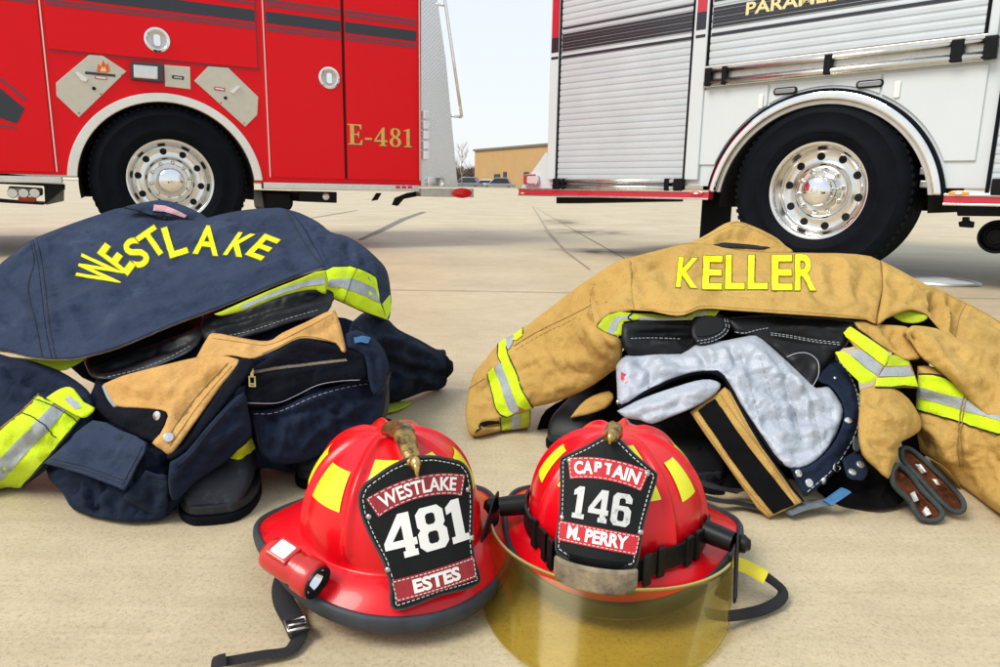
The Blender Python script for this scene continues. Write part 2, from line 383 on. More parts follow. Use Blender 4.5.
# joints, tarry seams and stains as thin sheets 3 mm above the slab
M['joint'] = mat('joint', (.10, .075, .05), .95, var=.4, vs=6)
M['tar_faint'] = mat('tar_faint', (.33, .275, .205), .8, var=.3, vs=5)
M['tar'] = mat('tar', (.17, .145, .115), .7, var=.35, vs=9)
def stain_mat():
    m, nt, b = nodes('stain'); L = nt.links.new
    b.inputs['Base Color'].default_value = (.13, .10, .08, 1); b.inputs['Roughness'].default_value = .75
    tc = N(nt, 'ShaderNodeTexCoord'); n = N(nt, 'ShaderNodeTexNoise'); n.inputs['Scale'].default_value = 3.; n.inputs['Detail'].default_value = 9; n.inputs['Roughness'].default_value = .6; L(tc.outputs['Object'], n.inputs['Vector'])
    gr = N(nt, 'ShaderNodeTexGradient', gradient_type='QUADRATIC_SPHERE'); mp = N(nt, 'ShaderNodeMapping'); mp.inputs['Location'].default_value = (-1, -1, 0); mp.inputs['Scale'].default_value = (2, 2, 0)
    L(tc.outputs['Generated'], mp.inputs[0]); L(mp.outputs[0], gr.inputs[0])
    mr = N(nt, 'ShaderNodeMapRange'); mr.inputs['From Min'].default_value = .42; mr.inputs['From Max'].default_value = .66; L(n.outputs[0], mr.inputs[0])
    ml = N(nt, 'ShaderNodeMath', operation='MULTIPLY'); L(mr.outputs[0], ml.inputs[0]); L(gr.outputs[0], ml.inputs[1])
    m2 = N(nt, 'ShaderNodeMath', operation='MULTIPLY'); L(ml.outputs[0], m2.inputs[0]); m2.inputs[1].default_value = 1.3; m2.use_clamp = True
    L(m2.outputs[0], b.inputs['Alpha']); return m
M['stain'] = stain_mat()
def strip(name, pts, w, m, z=.004):
    Q = [G(*p) for p in pts]; V = []
    jit = random.Random(3)
    for i, q in enumerate(Q):
        t = (Q[min(i + 1, len(Q) - 1)] - Q[max(i - 1, 0)]).normalized(); nrm = Vector((-t.y, t.x, 0)); ww = (w[i] if isinstance(w, (list, tuple)) else w)
        V += [q + nrm * ww / 2 + Vector((0, 0, z)), q - nrm * ww / 2 + Vector((0, 0, z))]
    Fc = [(2 * i, 2 * i + 1, 2 * i + 3, 2 * i + 2) for i in range(len(Q) - 1)]
    return tag(mk(name, V, Fc, m), None, None, kind='structure')
strip('pavement_joint', [(-250, 283), (120, 287), (385, 290.3), (470, 291.5), (600, 293.5), (1000, 299), (1400, 305)], .008, M['joint'])
strip('pavement_joint', [(536, 208), (575, 231), (625, 259), (690, 300), (840, 393), (1000, 492)], .008, M['joint'], .0045)
strip('pavement_joint', [(330, 196.5), (520, 203.2), (720, 209), (1000, 216)], .03, M['joint'], .0042)
strip('pavement_seam', [(310, 218.5), (330, 215), (357, 210.5)], [.03, .05, .05], M['tar'])
strip('pavement_seam', [(360, 240), (380, 231), (404, 219), (424, 212)], [.05, .1, .13, .13], M['tar'])
def blot(cx, cy, a, b):
    c = G(cx, cy); V = [c + Vector((a * math.cos(t), b * math.sin(t), .005)) for t in np.linspace(0, 2 * math.pi, 28)[:-1]]
    tag(mk('pavement_stain', V, [tuple(range(27))], M['stain']), None, None, kind='structure')
blot(585, 232, .9, 1.2); blot(560, 222, .6, 2.4); blot(600, 252, .5, .55)
strip('pavement_stain', [(532, 206), (540, 218), (548, 232), (566, 252), (590, 270)], [.02, .035, .04, .02, .01], M['tar_faint'], .0055)
# ------------------------------------------------------------------ drain cover
dc = G(940, 282.5)
t = thing('drain_cover', 'round pale metal drain cover set in the concrete beyond the tan jacket', 'drain cover', (dc.x, dc.y, 0))
B().lathe([(0, .010), (.17, .010), (.18, .008), (.185, .004)], axis='z', seg=40).go('lid', M['trim_white'], t, True, sharp=40)
B().lathe([(.187, .004), (.19, .014), (.21, .014), (.215, .004)], axis='z', seg=40).go('rim', M['dull_alu'], t, True, sharp=40)
# ------------------------------------------------------------------ building
bl = thing('metal_building', 'long low tan corrugated metal building in the gap between the two trucks', 'building', (-6, 118, .5))
A0 = P(474.5, 186, 118); A1 = P(640, 186, 84)
dx = (A1 - A0); dx.z = 0; Lw = dx.length; ex = dx.normalized(); ey = Vector((-ex.y, ex.x, 0))
if ey.y < 0: ey = -ey
Hb = 6.3
def BW(s, d, z): return Vector((A0.x, A0.y, .5)) + ex * s + ey * d + Vector((0, 0, z))
V = []; Fc = []; nc = 150
for i in range(nc * 2 + 1):
    s = Lw * i / (nc * 2); d = -.06 if (i // 1) % 2 else 0
    V += [BW(s, d, 0), BW(s, d, Hb)]
Fc = [(2 * i, 2 * i + 2, 2 * i + 3, 2 * i + 1) for i in range(nc * 2)]
k = len(V); V += [BW(0, 0, 0), BW(0, 0, Hb), BW(0, 25, Hb), BW(0, 25, 0), BW(Lw, 25, Hb), BW(Lw, 25, 0), BW(Lw, 0, 0), BW(Lw, 0, Hb)]
Fc += [(k, k + 1, k + 2, k + 3), (k + 3, k + 2, k + 4, k + 5), (k + 5, k + 4, k + 7, k + 6)]
mk('wall', V, Fc, M['wall_tan'], bl)
b = B()
b.add([BW(-.2, -.25, Hb), BW(Lw + .2, -.25, Hb), BW(Lw + .2, 25.2, Hb), BW(-.2, 25.2, Hb), BW(-.2, -.25, Hb + .3), BW(Lw + .2, -.25, Hb + .3), BW(Lw + .2, 25.2, Hb + .3), BW(-.2, 25.2, Hb + .3)],
      [(0, 3, 2, 1), (4, 5, 6, 7), (0, 1, 5, 4), (1, 2, 6, 5), (2, 3, 7, 6), (3, 0, 4, 7)])
b.go('roof', M['roof_trim'], bl, world=True)
for s0, s1, h in ((6.5, 8.2, 2.6), (9.2, 10.1, 2.9), (15, 16.2, 2.8), (24, 28, 3.6)):
    b = B(); b.add([BW(s, d, z) for z in (.02, h) for s, d in ((s0, -.16), (s1, -.16), (s1, -.07), (s0, -.07))], [(0, 3, 2, 1), (4, 5, 6, 7), (0, 1, 5, 4), (1, 2, 6, 5), (2, 3, 7, 6), (3, 0, 4, 7)])
    b.go('door', M['door_dark'], bl, world=True)
# ------------------------------------------------------------------ parked cars
def car(px, Y, rz, paint, label, suv=False):
    c = P(px, 188, Y); t = thing('parked_car', label, 'car', (c.x, c.y, gz(Y)), 'cars parked by the tan building'); t.rotation_euler.z = rz
    hh = 1.72 if suv else 1.45
    body = [(-2.2, .28), (2.2, .28), (2.28, .55), (2.2, .78), (1.25, .95), (-1.7, .98), (-2.2, .9), (-2.28, .5)]
    cab = [(1.2, .95), (.45, hh - .06), (.1, hh), (-1.3 if suv else -.9, hh), (-1.75 if suv else -1.5, .99)]
    B().prism(body, -.86, .86).go('body', paint, t, bevel=.08)
    B().prism(cab, -.72, .72).go('cabin', paint, t, bevel=.06)
    ins = [(1.02, 1.0), (.42, hh - .12), (.1, hh - .1), (-1.15 if suv else -.85, hh - .1), (-1.5 if suv else -1.3, 1.02)]
    b = B(); b.prism(ins, -.735, -.725); b.prism(ins, .725, .735); b.go('window', M['glass_dark'], t)
    for sx in (-1.35, 1.38):
        for sy in (-.8, .8):
            B().lathe([(0, -.11), (.2, -.12), (.3, -.11), (.33, -.06), (.33, .06), (.3, .11), (0, .11)], (sx, sy, .33), seg=20).go('wheel', M['rubber'], t, True, sharp=40)
    for sy in (-.6, .6): B().box((2.2, sy - .16, .6), (2.27, sy + .16, .74)).go('headlight', M['clear_lens'], t)
car(466.5, 92, R(168), M['car_grey'], 'grey parked car nearest the tail of the red truck, left of the white car', True)
car(484.5, 93, R(175), M['car_white'], 'white parked car between two grey ones before the tan building')
car(498, 92, R(178), M['car_silver'], 'silver grey parked car just right of the white one by the building', True)
# ------------------------------------------------------------------ bare tree and far brush
def bare_tree(base, h, seed, name, label, m, group=None, rad=.11):
    rg = random.Random(seed); t = thing(name, label, 'tree', base, group)
    br = B(); tr = B()
    trunk = [Vector((0, 0, 0))]
    for i in range(6): trunk.append(trunk[-1] + Vector((rg.uniform(-.12, .12), rg.uniform(-.12, .12), h / 6)))
    tr.tube(trunk, [rad * (1 - .13 * i) for i in range(7)], 7); tr.go('trunk', m, t, True)
    def grow(p, d, l, r, n):
        q = [p]
        for i in range(4): d = (d + Vector((rg.uniform(-.22, .22), rg.uniform(-.22, .22), .1))).normalized(); q.append(q[-1] + d * l / 4)
        br.tube(q, [r * (1 - .2 * i) for i in range(5)], 5)
        if n:
            for k in range(4):
                a = rg.uniform(0, 6.28); grow(q[rg.choice((2, 3, 4))], (d + Vector((math.cos(a) * .8, math.sin(a) * .8, .3))).normalized(), l * .58, r * .5, n - 1)
    for i in range(2, 7):
        for k in range(3):
            a = rg.uniform(0, 6.28); grow(trunk[i], Vector((math.cos(a), math.sin(a), .8)).normalized(), h * .3 * (1.15 - i * .08), rad * .45, 2)
    br.go('crown', m, t, True)
c = P(462.5, 187, 76); bare_tree((c.x, c.y, gz(76)), 3.7, 4, 'bare_tree', 'thin leafless tree standing on the lawn beyond the red truck', M['bark'], rad=.07)
b = B(); rg = random.Random(9)
for i in range(900):
    px = rg.uniform(400, 500); Y = rg.uniform(150, 175); c = P(px, 188, Y); base = Vector((c.x, c.y, .4)); hh = rg.uniform(2.6, 5.6)
    d = Vector((rg.uniform(-.4, .4), rg.uniform(-.3, .3), 1)); q = [base + d * (hh * k / 3) + Vector((rg.uniform(-.3, .3), 0, 0)) for k in range(4)]
    b.tube(q, [.22, .18, .12, .03], 4, cap=False)
    for k in range(4):
        e = Vector((rg.uniform(-1, 1), rg.uniform(-1, 1), rg.uniform(.2, 1))); b.tube([q[2], q[2] + e, q[2] + e * 1.6 + Vector((0, 0, .3))], [.1, .07, .02], 3, cap=False)
tag(b.go('brush', M['brush'], None), 'band of brown leafless brush and trees behind the parked cars', 'brush', kind='stuff')
# ------------------------------------------------------------------ fire engines
class Truck:
    def __init__(s, x, y, yaw, name, label, cat):
        s.m = Matrix.Translation((x, y, 0)) @ Matrix.Rotation(yaw, 4, 'Z'); s.i = s.m.inverted()
        s.o = thing(name, label, cat, mtx=s.m)
    def q(s, px, py, y=0.):
        o = s.i @ CAM; d = s.i.to_3x3() @ ray(px, py); t = (y - o.y) / d.y; p = o + d * t; return (p.x, p.z)
    def qs(s, pts, y=0.): return [s.q(a, b, y) for a, b in pts]
def circ(a, b, c):
    (x1, y1), (x2, y2), (x3, y3) = a, b, c
    d = 2 * (x1 * (y2 - y3) + x2 * (y3 - y1) + x3 * (y1 - y2))
    ux = ((x1 * x1 + y1 * y1) * (y2 - y3) + (x2 * x2 + y2 * y2) * (y3 - y1) + (x3 * x3 + y3 * y3) * (y1 - y2)) / d
    uy = ((x1 * x1 + y1 * y1) * (x3 - x2) + (x2 * x2 + y2 * y2) * (x1 - x3) + (x3 * x3 + y3 * y3) * (x2 - x1)) / d
    return ux, uy, math.hypot(x1 - ux, y1 - uy)
def arc(cx, cz, r, z0, n=40, below=True):
    """arch from left foot (z0) over the top to right foot"""
    a = math.asin(max(-1, min(1, (z0 - cz) / r)))
    return [(cx + r * math.cos(t), cz + r * math.sin(t)) for t in np.linspace(math.pi - a, a, n)]
def wheel(T, cx, cz, r_rim, r_t, y, cap_col='chrome'):
    """truck wheel, outer face at y (negative = outwards); dual tyre depth .3"""
    w = B(); k = r_rim / .3
    # rim: lip, drop to a deep face, hub flange
    prof = [(.300, .012), (.303, .0), (.299, -.008), (.286, -.008), (.279, .0), (.272, .03), (.262, .075), (.248, .098), (.215, .104), (.178, .100), (.168, .092), (.160, .070), (.152, .062), (.118, .060), (.112, .064), (0, .064)]
    w.lathe([(a * k, h + y) for a, h in prof], (cx, 0, cz), seg=72)
    wo = w.go('wheel', M['alu_rim'], T.o, True, sharp=50)
    t = B(); R2 = r_t
    tp = [(r_rim * .985, y + .03), (r_rim * 1.0, y - .004), (r_rim * 1.06, y - .018), (r_rim * 1.13, y - .028), (r_rim * 1.17, y - .030), (r_rim * 1.185, y - .034), (r_rim * 1.25, y - .036), (r_rim * 1.27, y - .033), (R2 * .86, y - .030), (R2 * .875, y - .034), (R2 * .91, y - .026), (R2 * .955, y - .010), (R2 * .975, y + .004), (R2 * .99, y + .012), (R2 * .998, y + .03)]
    yy = y + .03
    for g in range(5):
        tp += [(R2, yy + .006), (R2, yy + .04), (R2 - .014, yy + .043), (R2 - .014, yy + .051)]; yy += .052
    tp += [(R2 * .99, yy + .01), (R2 * .9, yy + .04), (r_rim, yy + .02)]
    t.lathe(tp, (cx, 0, cz), seg=96)
    # shoulder tread blocks
    for i in range(72):
        a = 2 * math.pi * i / 72; ca, sa = math.cos(a), math.sin(a)
        e = B(); e.box((-.012, y + .006, R2 * .965), (.012, y + .034, R2 * 1.004))
        e.map(lambda v: Vector((cx + v.x * ca + v.z * sa, v.y, cz - v.x * sa + v.z * ca))); t.add(e.V, e.F)
    t.go('tyre', M['rubber'], wo, True, sharp=35)
    h = B(); h.lathe([(.093 * k, y + .062), (.093 * k, y - .012), (.088 * k, y - .022), (.070 * k, y - .034), (.045 * k, y - .041), (.02 * k, y - .043), (.019 * k, y - .047), (.010 * k, y - .049), (0, y - .049)], (cx, 0, cz), seg=48)
    h.go('hub_cap', M['chrome'], wo, True, sharp=50)
    for i in range(10):
        a = 2 * math.pi * (i + .25) / 10; px, pz = cx + .134 * k * math.cos(a), cz + .134 * k * math.sin(a)
        n = B(); n.lathe([(.0175 * k, y + .062), (.0175 * k, y + .05), (.0145 * k, y + .048), (.0145 * k, y + .03), (.011 * k, y + .02), (.007 * k, y + .012), (0, y + .010)], (px, 0, pz), seg=10)
        n.go('lug_nut', M['alu_rim'], wo, True, sharp=40)
        a += .31; px, pz = cx + .219 * k * math.cos(a), cz + .219 * k * math.sin(a)
        d = B(); d.lathe([(.0245 * k, y + .100), (.0225 * k, y + .0985), (0, y + .0985)], (px, 0, pz), seg=18)
        d.go('hand_hole', M['void_black'], wo)
    return wo
M['steel_trim'] = mat('steel_trim', (.06, .06, .07), .3, .6)
M['lens_grey'] = mat('lens_grey', (.25, .26, .27), .35, .3)
M['alu_rim'] = mat('alu_rim', (.72, .71, .68), .16, 1., var=.07, vs=12)
def plate(T, name, px, m, y0, y1, parent=None, bevel=.004, label=None, at=0.):
    """thin plate whose outline is measured on the side plane"""
    return B().prism(T.qs(px, at), y0, y1).go(name, m, parent or T.o, bevel=bevel, label=label)
def zline(T, pts, y=0):   # mean height of points along a level line
    return sum(T.q(a, b, y)[1] for a, b in pts) / len(pts)
def oval(c, a, b, n=24): return [(c[0] + a * math.cos(t), c[1] + b * math.sin(t)) for t in np.linspace(0, 2 * math.pi, n + 1)[:-1]]
def rrect(x0, z0, x1, z1, r, n=5):
    o = []
    for cx, cz, a0 in ((x1 - r, z0 + r, -90), (x1 - r, z1 - r, 0), (x0 + r, z1 - r, 90), (x0 + r, z0 + r, 180)):
        for i in range(n + 1): a = R(a0 + 90 * i / n); o.append((cx + r * math.cos(a), cz + r * math.sin(a)))
    return o
def ring_latch(T, px, py, par, r=.052):
    cx, cz = T.q(px, py, -.014); b = B()
    b.lathe([(r * .70, -.014), (r * .72, -.022), (r * .80, -.027), (r * .95, -.024), (r, -.0145)], (cx, 0, cz), seg=40)
    o = b.go('latch', M['chrome'], par, True, sharp=40)
    b = B(); b.lathe([(0, -.0165), (r * .6, -.016), (r * .72, -.021)], (cx, 0, cz), seg=32); b.go('latch_dish', M['dull_alu'], par, True)
    b = B(); b.prism(rrect(cx - r * .26, cz - r * .5, cx + r * .26, cz + r * .42, r * .2), -.026, -.017); b.go('latch_handle', M['chrome'], par, bevel=.002)
    return o
# ======================= RED ENGINE
T = Truck(-2.45989941, 5.33930375, .49892397, 'fire_engine', 'red fire engine with gold lettering and black stripe parked behind the navy jacket', 'fire engine')
hub = T.q(171.5, 183)
ax, az_, ar = circ(T.q(67.5, 183), T.q(163, 93.2), T.q(263, 187.5))
zb_l = zline(T, [(0, 174), (60, 176)]); zb_r = zline(T, [(270, 179.5), (418, 186)])
xr = T.q(420, 100)[0]; x_l = -5.2; ZT = 3.1
tw = .062
A = arc(ax, az_, ar - tw, .545, 48)
poly = [(x_l, .56)] + [(A[0][0], .56)] + A + [(A[-1][0], .535), (xr, .535), (xr, ZT), (x_l, ZT)]
B().prism(poly, 0, 2.45).go('body', M['red_paint'], T.o, bevel=.006)
# dark liner of the wheel well
b = B(); A2 = arc(ax, az_, ar - tw - .004, .40, 40); n = len(A2)
V = [(p[0], .004, p[1]) for p in A2] + [(p[0], .9, p[1]) for p in A2]
b.add(V, [(i, i + 1, n + i + 1, n + i) for i in range(n - 1)] + [tuple(range(n, 2 * n))])
b.go('wheel_well', M['void_black'], T.o)
# fender trim
Ao = arc(ax, az_, ar, .55, 56); Ai = arc(ax, az_, ar - tw, .55, 56)
b = B(); b.prism(Ao + Ai[::-1], -.022, .03); b.go('fender_trim', M['trim_white'], T.o, bevel=.006)
wheel(T, hub[0], .535, .298, .535, .015)
# compartment doors (each a raised plate)
def door(px, label=None, extra=None):
    return plate(T, 'compartment_door', px, M['red_paint'], -.014, .002, bevel=.005, label=label)
def up(p, q, zt=2.6):  # extend edge p->q (pixels, bottom->top) up to height zt in local
    a, b = T.q(*p), T.q(*q); k = (zt - a[1]) / (b[1] - a[1]); return (a[0] + (b[0] - a[0]) * k, zt)
def doorL(pts): return B().prism(pts, -.014, .002).go('compartment_door', M['red_paint'], T.o, bevel=.005)
q = T.q
xv = {k: sum(q(*p)[0] for p in v) / 2 for k, v in {'a': [(38, 0), (57.5, 168)], 'b': [(46, 20), (48, 48)], 'c': [(256, 20), (257, 66)], 'd': [(266, 20), (270, 170)], 'e': [(340.5, 0), (344.5, 180)], 'f': [(343, 0), (347, 180)], 'g': [(416.5, 0), (416.5, 180)]}.items()}
zl = zline(T, [(47, 50), (258, 68)], -.014); zd0 = zline(T, [(270, 179.5), (418, 188)])
d1 = doorL([(xv['b'], zl), (xv['c'], zl), (xv['c'], 2.6), (xv['b'], 2.6)])
d2 = doorL([(xv['d'], .575), (xv['e'], .575), (xv['e'], 2.6), (xv['d'], 2.6)])
d3 = doorL([(xv['f'], .575), (xv['g'], .575), (xv['g'], 2.6), (xv['f'], 2.6)])
d0 = doorL([(x_l + .1, .575), (xv['a'] - .012, .575), (xv['a'] - .012, 2.6), (x_l + .1, 2.6)])
ring_latch(T, 157, 40, d1, .088); ring_latch(T, 329, 78, d2, .088)
B().box(((xv['e'] + xv['f']) / 2 - .005, -.0135, .58), ((xv['e'] + xv['f']) / 2 + .005, .001, 2.6)).go('door_gap_shade', M['void_black'], T.o)
B().box((xv['b'], -.008, zl - .010), (xv['c'], .001, zl - .002)).go('door_gap_shade', M['maroon'], T.o)  # dark red strip: the shadow under the door's lower edge, painted on
B().box((xv['c'] + .002, -.008, zl - .010), (xv['c'] + .008, .001, 2.6)).go('door_gap_shade', M['maroon'], T.o)  # same painted edge shadow, up the side of the door
# pale strips along the seams: sky highlights on the door edges, put into colour
for x in (xv['a'], xv['d'] - .012, xr - .006):
    B().box((x - .004, -.010, .58), (x + .004, .002, 2.6)).go('edge_glint', M['edge_highlight'], T.o)
# stripes on every door face
zs = {k: zline(T, v, -.014) for k, v in {'t': [(220, 7), (420, 30)], 'b': [(220, 17.5), (420, 42)], 'u1': [(420, 20)], 'u2': [(420, 23)], 'u3': [(420, 24.5)], 'u4': [(420, 27)], 'l1': [(420, 44)], 'l2': [(420, 46)], 'l3': [(420, 47)], 'l4': [(420, 49)]}.items()}
for d, x0, x1 in ((d1, xv['b'], xv['c']), (d2, xv['d'], xv['e']), (d3, xv['f'], xv['g']), (d0, x_l + .1, xv['a'] - .012)):
    B().box((x0 + .006, -.0162, zs['b']), (x1 - .006, -.0142, zs['t'])).go('stripe', M['stripe_black'], d)
    for a, c in (('u2', 'u1'), ('u4', 'u3'), ('l2', 'l1'), ('l4', 'l3')):
        B().box((x0 + .006, -.0162, zs[a]), (x1 - .006, -.0142, zs[c])).go('pinstripe', M['maroon'], d)
# black flash graphic on the forward door
g = B(); g.prism(T.qs([(-120, 20), (-60, 40), (0, 88), (25, 108.5), (17, 124), (0, 118), (-120, 95)], -.014), -.0162, -.0142); g.go('flash_graphic', M['stripe_black'], d0)
g = B(); g.prism(T.qs([(-60, 34), (0, 77), (27, 98), (25, 101), (0, 80), (-60, 38)], -.014), -.0162, -.0142); g.prism(T.qs([(-40, 118), (0, 124), (17, 127), (16, 129), (0, 126.5), (-40, 121)], -.014), -.0162, -.0142); g.go('pinstripe', M['maroon'], d0)
# gold serif E-481 with a dark drop edge
V2, F2 = glyphs('E-481', SERIF, 1., .1)
wid = max(v[0] for v in V2) - min(v[0] for v in V2)
pL, pR, pB, pT = q(348, 147, -.015)[0], q(412, 147, -.015)[0], q(350, 144.5, -.015)[1], q(350, 124, -.015)[1]
for nm, mt, ddx, ddz, o0, t_ in (('lettering_shadow', M['stripe_black'], .007, -.005, -.0145, .0008), ('lettering', M['gold'], 0, 0, -.0155, .0012)):
    sx = (pR - pL) / wid; sz = pT - pB
    V, Fc = extr(V2, F2, lambda x, y, o: Vector(((pL + pR) / 2 + x * sx + ddx, o0 - o, pB + y * sz + ddz)), t_)
    mk(nm, V, Fc, mt, d3, world=False)
# octagonal access plates
def acc(px, lab):
    o = plate(T, 'access_plate', px, M['beige'], -.012, .0, bevel=.003, label=lab); return o
pA = acc([(56, 83), (89, 55), (103, 56), (126.5, 71.5), (79, 117.5), (56.5, 96)], 'beige access plate with a flame sticker')
pB_ = acc([(194, 81), (208, 66.5), (228, 68), (258, 97), (257, 115), (245, 127)], 'plain beige access plate')
def bit(name, px, m, par, y0=-.018, y1=-.012, bev=.001): return B().prism(T.qs(px, -.012), y0, y1).go(name, m, par, bevel=bev)
def knob(px, py, par, r=.012, m='black'):
    c = T.q(px, py, -.012); B().lathe([(0, -.022), (r * .8, -.021), (r, -.016), (r, -.012)], (c[0], 0, c[1]), seg=16).go('knob', M[m], par, True, sharp=40)
bit('flame_emblem', [(97, 72), (98, 64), (101, 66), (103, 60), (106, 65), (108, 63), (110, 71), (107, 73)], M['flame'], pA, -.0145)
bit('flame_core', [(100.5, 71.5), (102, 66), (103.5, 69), (105, 66.5), (106.5, 71.5)], M['gold_pale'], pA, -.0155)
bit('emblem_bar', [(85, 71.5), (115.5, 74.5), (115.5, 77), (85, 74)], M['stripe_black'], pA, -.0145)
bit('emblem_nozzle', [(86, 65), (88, 66), (93, 66.5), (97, 69), (97, 72.5), (86, 71)], M['dull_alu'], pA, -.0145)
bit('warning_label', [(95, 75.6), (107, 77), (107, 80), (95, 78.8)], M['red_tape'], pA, -.0145); bit('warning_face', [(96, 76.3), (106, 77.6), (106, 79.3), (96, 78)], M['white_plastic'], pA, -.0155)
bit('slide_catch', [(75, 73), (78, 72), (88, 79), (86, 82), (82, 81)], M['white_plastic'], pA, -.024)
knob(94, 88.5, pA); knob(101, 94, pA, .004); knob(79, 113, pA, .004); knob(122, 75, pA, .004)
bit('warning_label', [(214, 86.6), (225, 88), (225, 91.5), (214, 90)], M['red_tape'], pB_, -.0145); bit('warning_face', [(215.3, 87.6), (223.8, 88.9), (223.8, 90.4), (215.3, 89)], M['white_plastic'], pB_, -.0155)
bit('slide_catch', [(230, 92), (237, 86), (240, 87), (233, 94)], M['white_plastic'], pB_, -.024)
knob(225.5, 98, pB_); knob(221, 103, pB_, .004); knob(244, 123, pB_, .004)
# rectangular scene light and the slotted beige panel
o = plate(T, 'scene_light', [(130.5, 62), (163, 64.5), (163, 83), (131, 80)], M['steel_trim'], -.03, 0, bevel=.004)
B().prism(T.qs([(133, 64.5), (158, 66.5), (158, 80), (133.5, 78)], -.03), -.046, -.03).go('lens', M['alu'], o, bevel=.012)
o = plate(T, 'switch_panel', [(164, 65), (190, 67), (190.5, 89.5), (165, 86.5)], M['beige'], -.012, 0, bevel=.003)
bit('slot', [(172, 75), (184, 76.5), (184, 80), (172, 78.6)], M['stripe_black'], o, -.014); bit('slot_face', [(174, 76.4), (182, 77.4), (182, 78.8), (174, 77.8)], M['dull_alu'], o, -.016)
# bright lower rails
def rail(x0, x1, z0, z1, m, name, y0=-.03, y1=.06): return B().box((x0, y0, z0), (x1, y1, z1)).go(name, M[m], T.o, bevel=.006)
zt, zb = q(330, 183.5, -.02)[1], q(330, 190, -.02)[1]
rail(q(263, 183, -.02)[0], q(419, 190, -.02)[0], zb, zt, 'alu', 'lower_rail')
rail(x_l, q(62, 178, -.02)[0], q(30, 183, -.02)[1], q(30, 176, -.02)[1], 'alu', 'lower_rail')
for a in (398, 404, 410):
    c = q(a, 187.2, -.03); B().box((c[0] - .02, -.0325, c[1] - .012), (c[0] + .02, -.0305, c[1] + .012)).go('reflector_tape', M['red_tape'], T.o)
for a in (285, 345, 352): c = q(a, 186, -.03); B().lathe([(0, -.035), (.006, -.034), (.008, -.03)], (c[0], 0, c[1]), seg=10).go('rivet', M['chrome'], T.o)
# underside: chassis rails, step box, tank, hanging fittings
b = B(); b.box((x_l, .75, .60), (xr - .3, .85, .85)); b.box((x_l, 1.6, .60), (xr - .3, 1.7, .85)); b.box((x_l, .06, .56), (-1.0, 2.3, .7)); b.go('chassis', M['void_black'], T.o)
def und(name, px, y, dep, m, bev=.006): return B().prism(T.qs(px, y), y, y + dep).go(name, M[m], T.o, bevel=bev)
und('tool_box', [(299, 191), (337, 192), (337, 203), (299, 201.5)], .12, .35, 'black')
c = q(326, 196.5, .118); B().lathe([(0, .105), (.02, .106), (.03, .118)], (c[0], 0, c[1]), seg=16).go('marker_light', M['clear_lens'], T.o, True)
und('air_tank', [(262, 190), (293, 191), (294, 206), (290, 211), (265, 211)], .25, .5, 'black', .03)
und('hose_bracket', [(372, 201), (377, 193), (382, 193), (378, 200)], .15, .03, 'black'); und('hose_bracket', [(393, 205), (396, 198), (408, 193), (420, 191), (419, 196), (404, 199), (398, 206)], .15, .04, 'black', .004)
# slide-out step with its fittings under the front door
und('step_frame', [(-60, 178), (2, 182), (62, 184), (62, 190), (45, 204), (44, 186), (2, 184), (-60, 182)], .05, .4, 'void_black')
st = und('step_tray', [(-60, 198), (8, 203), (44, 205), (44, 203), (8, 201), (-60, 195)], .05, .45, 'black')
und('step_side', [(45, 187), (64, 189), (64, 201), (46, 205)], .10, .02, 'olive')
und('manifold', [(8, 186), (42, 188), (42, 196), (8, 195)], .16, .1, 'dull_alu', .012)
und('hose_coil', [(18, 196), (36, 197.5), (36, 203), (18, 202)], .1, .05, 'orange_rubber')
for a in (13, 24, 35):
    c = q(a, 193, .14); B().lathe([(0, .1), (.03, .1), (.034, .12), (.03, .16)], (c[0], 0, c[1]), seg=16).go('valve_cap', M['alu'], T.o, True, sharp=40)
# tail: sloped diamond plate wing, lights, step, grab rail
wing = B().prism(T.qs([(421, -30), (434, -30), (437.5, 0), (446, 60), (454.5, 150), (458, 187), (421, 187)], .02), .02, .06).go('tail_wing', M['diamond'], T.o, bevel=.004)
for i in range(5):
    y0 = 111 + i * 10
    bit2 = B().prism(T.qs([(421.5, y0), (427.5, y0 + .5), (427.5, y0 + 8.5), (421.5, y0 + 8.5)], .02), -.03, .02).go('tail_light', M['clear_lens'], wing, bevel=.006)
lt = B().prism(rrect(q(425, 0, .02)[0], q(430, 187, .02)[1], q(444, 0, .02)[0], q(430, 176.5, .02)[1], .03), -.015, .02).go('marker_light', M['chrome'], wing, bevel=.008)
B().prism(T.qs([(421, 188.3), (474, 188.6), (474, 197.5), (421, 196.5)], .0), .0, .12).go('tail_step', M['dull_alu'], T.o, bevel=.006)
c = q(461.5, 193, -.0); B().prism(oval(c, .10, .045), -.016, 0).go('reflector', M['red_lens'], T.o, bevel=.006)
b = B(); tp = [q(435, -25, .1), q(441, 8, .1), q(448.5, 60, .1), q(457, 118, .1)]
b.tube([(x, .0, z) for x, z in tp], .014, 10); 
for k in (1, 3): b.tube([(tp[k][0], .0, tp[k][1]), (tp[k][0] - .1, .04, tp[k][1] + .01)], .012, 8)
b.go('grab_rail', M['chrome'], T.o, True)
# tail hardware under the step
B().prism(T.qs([(423, 128), (430, 128), (430, 131), (423, 131)], 0), -.02, .0)
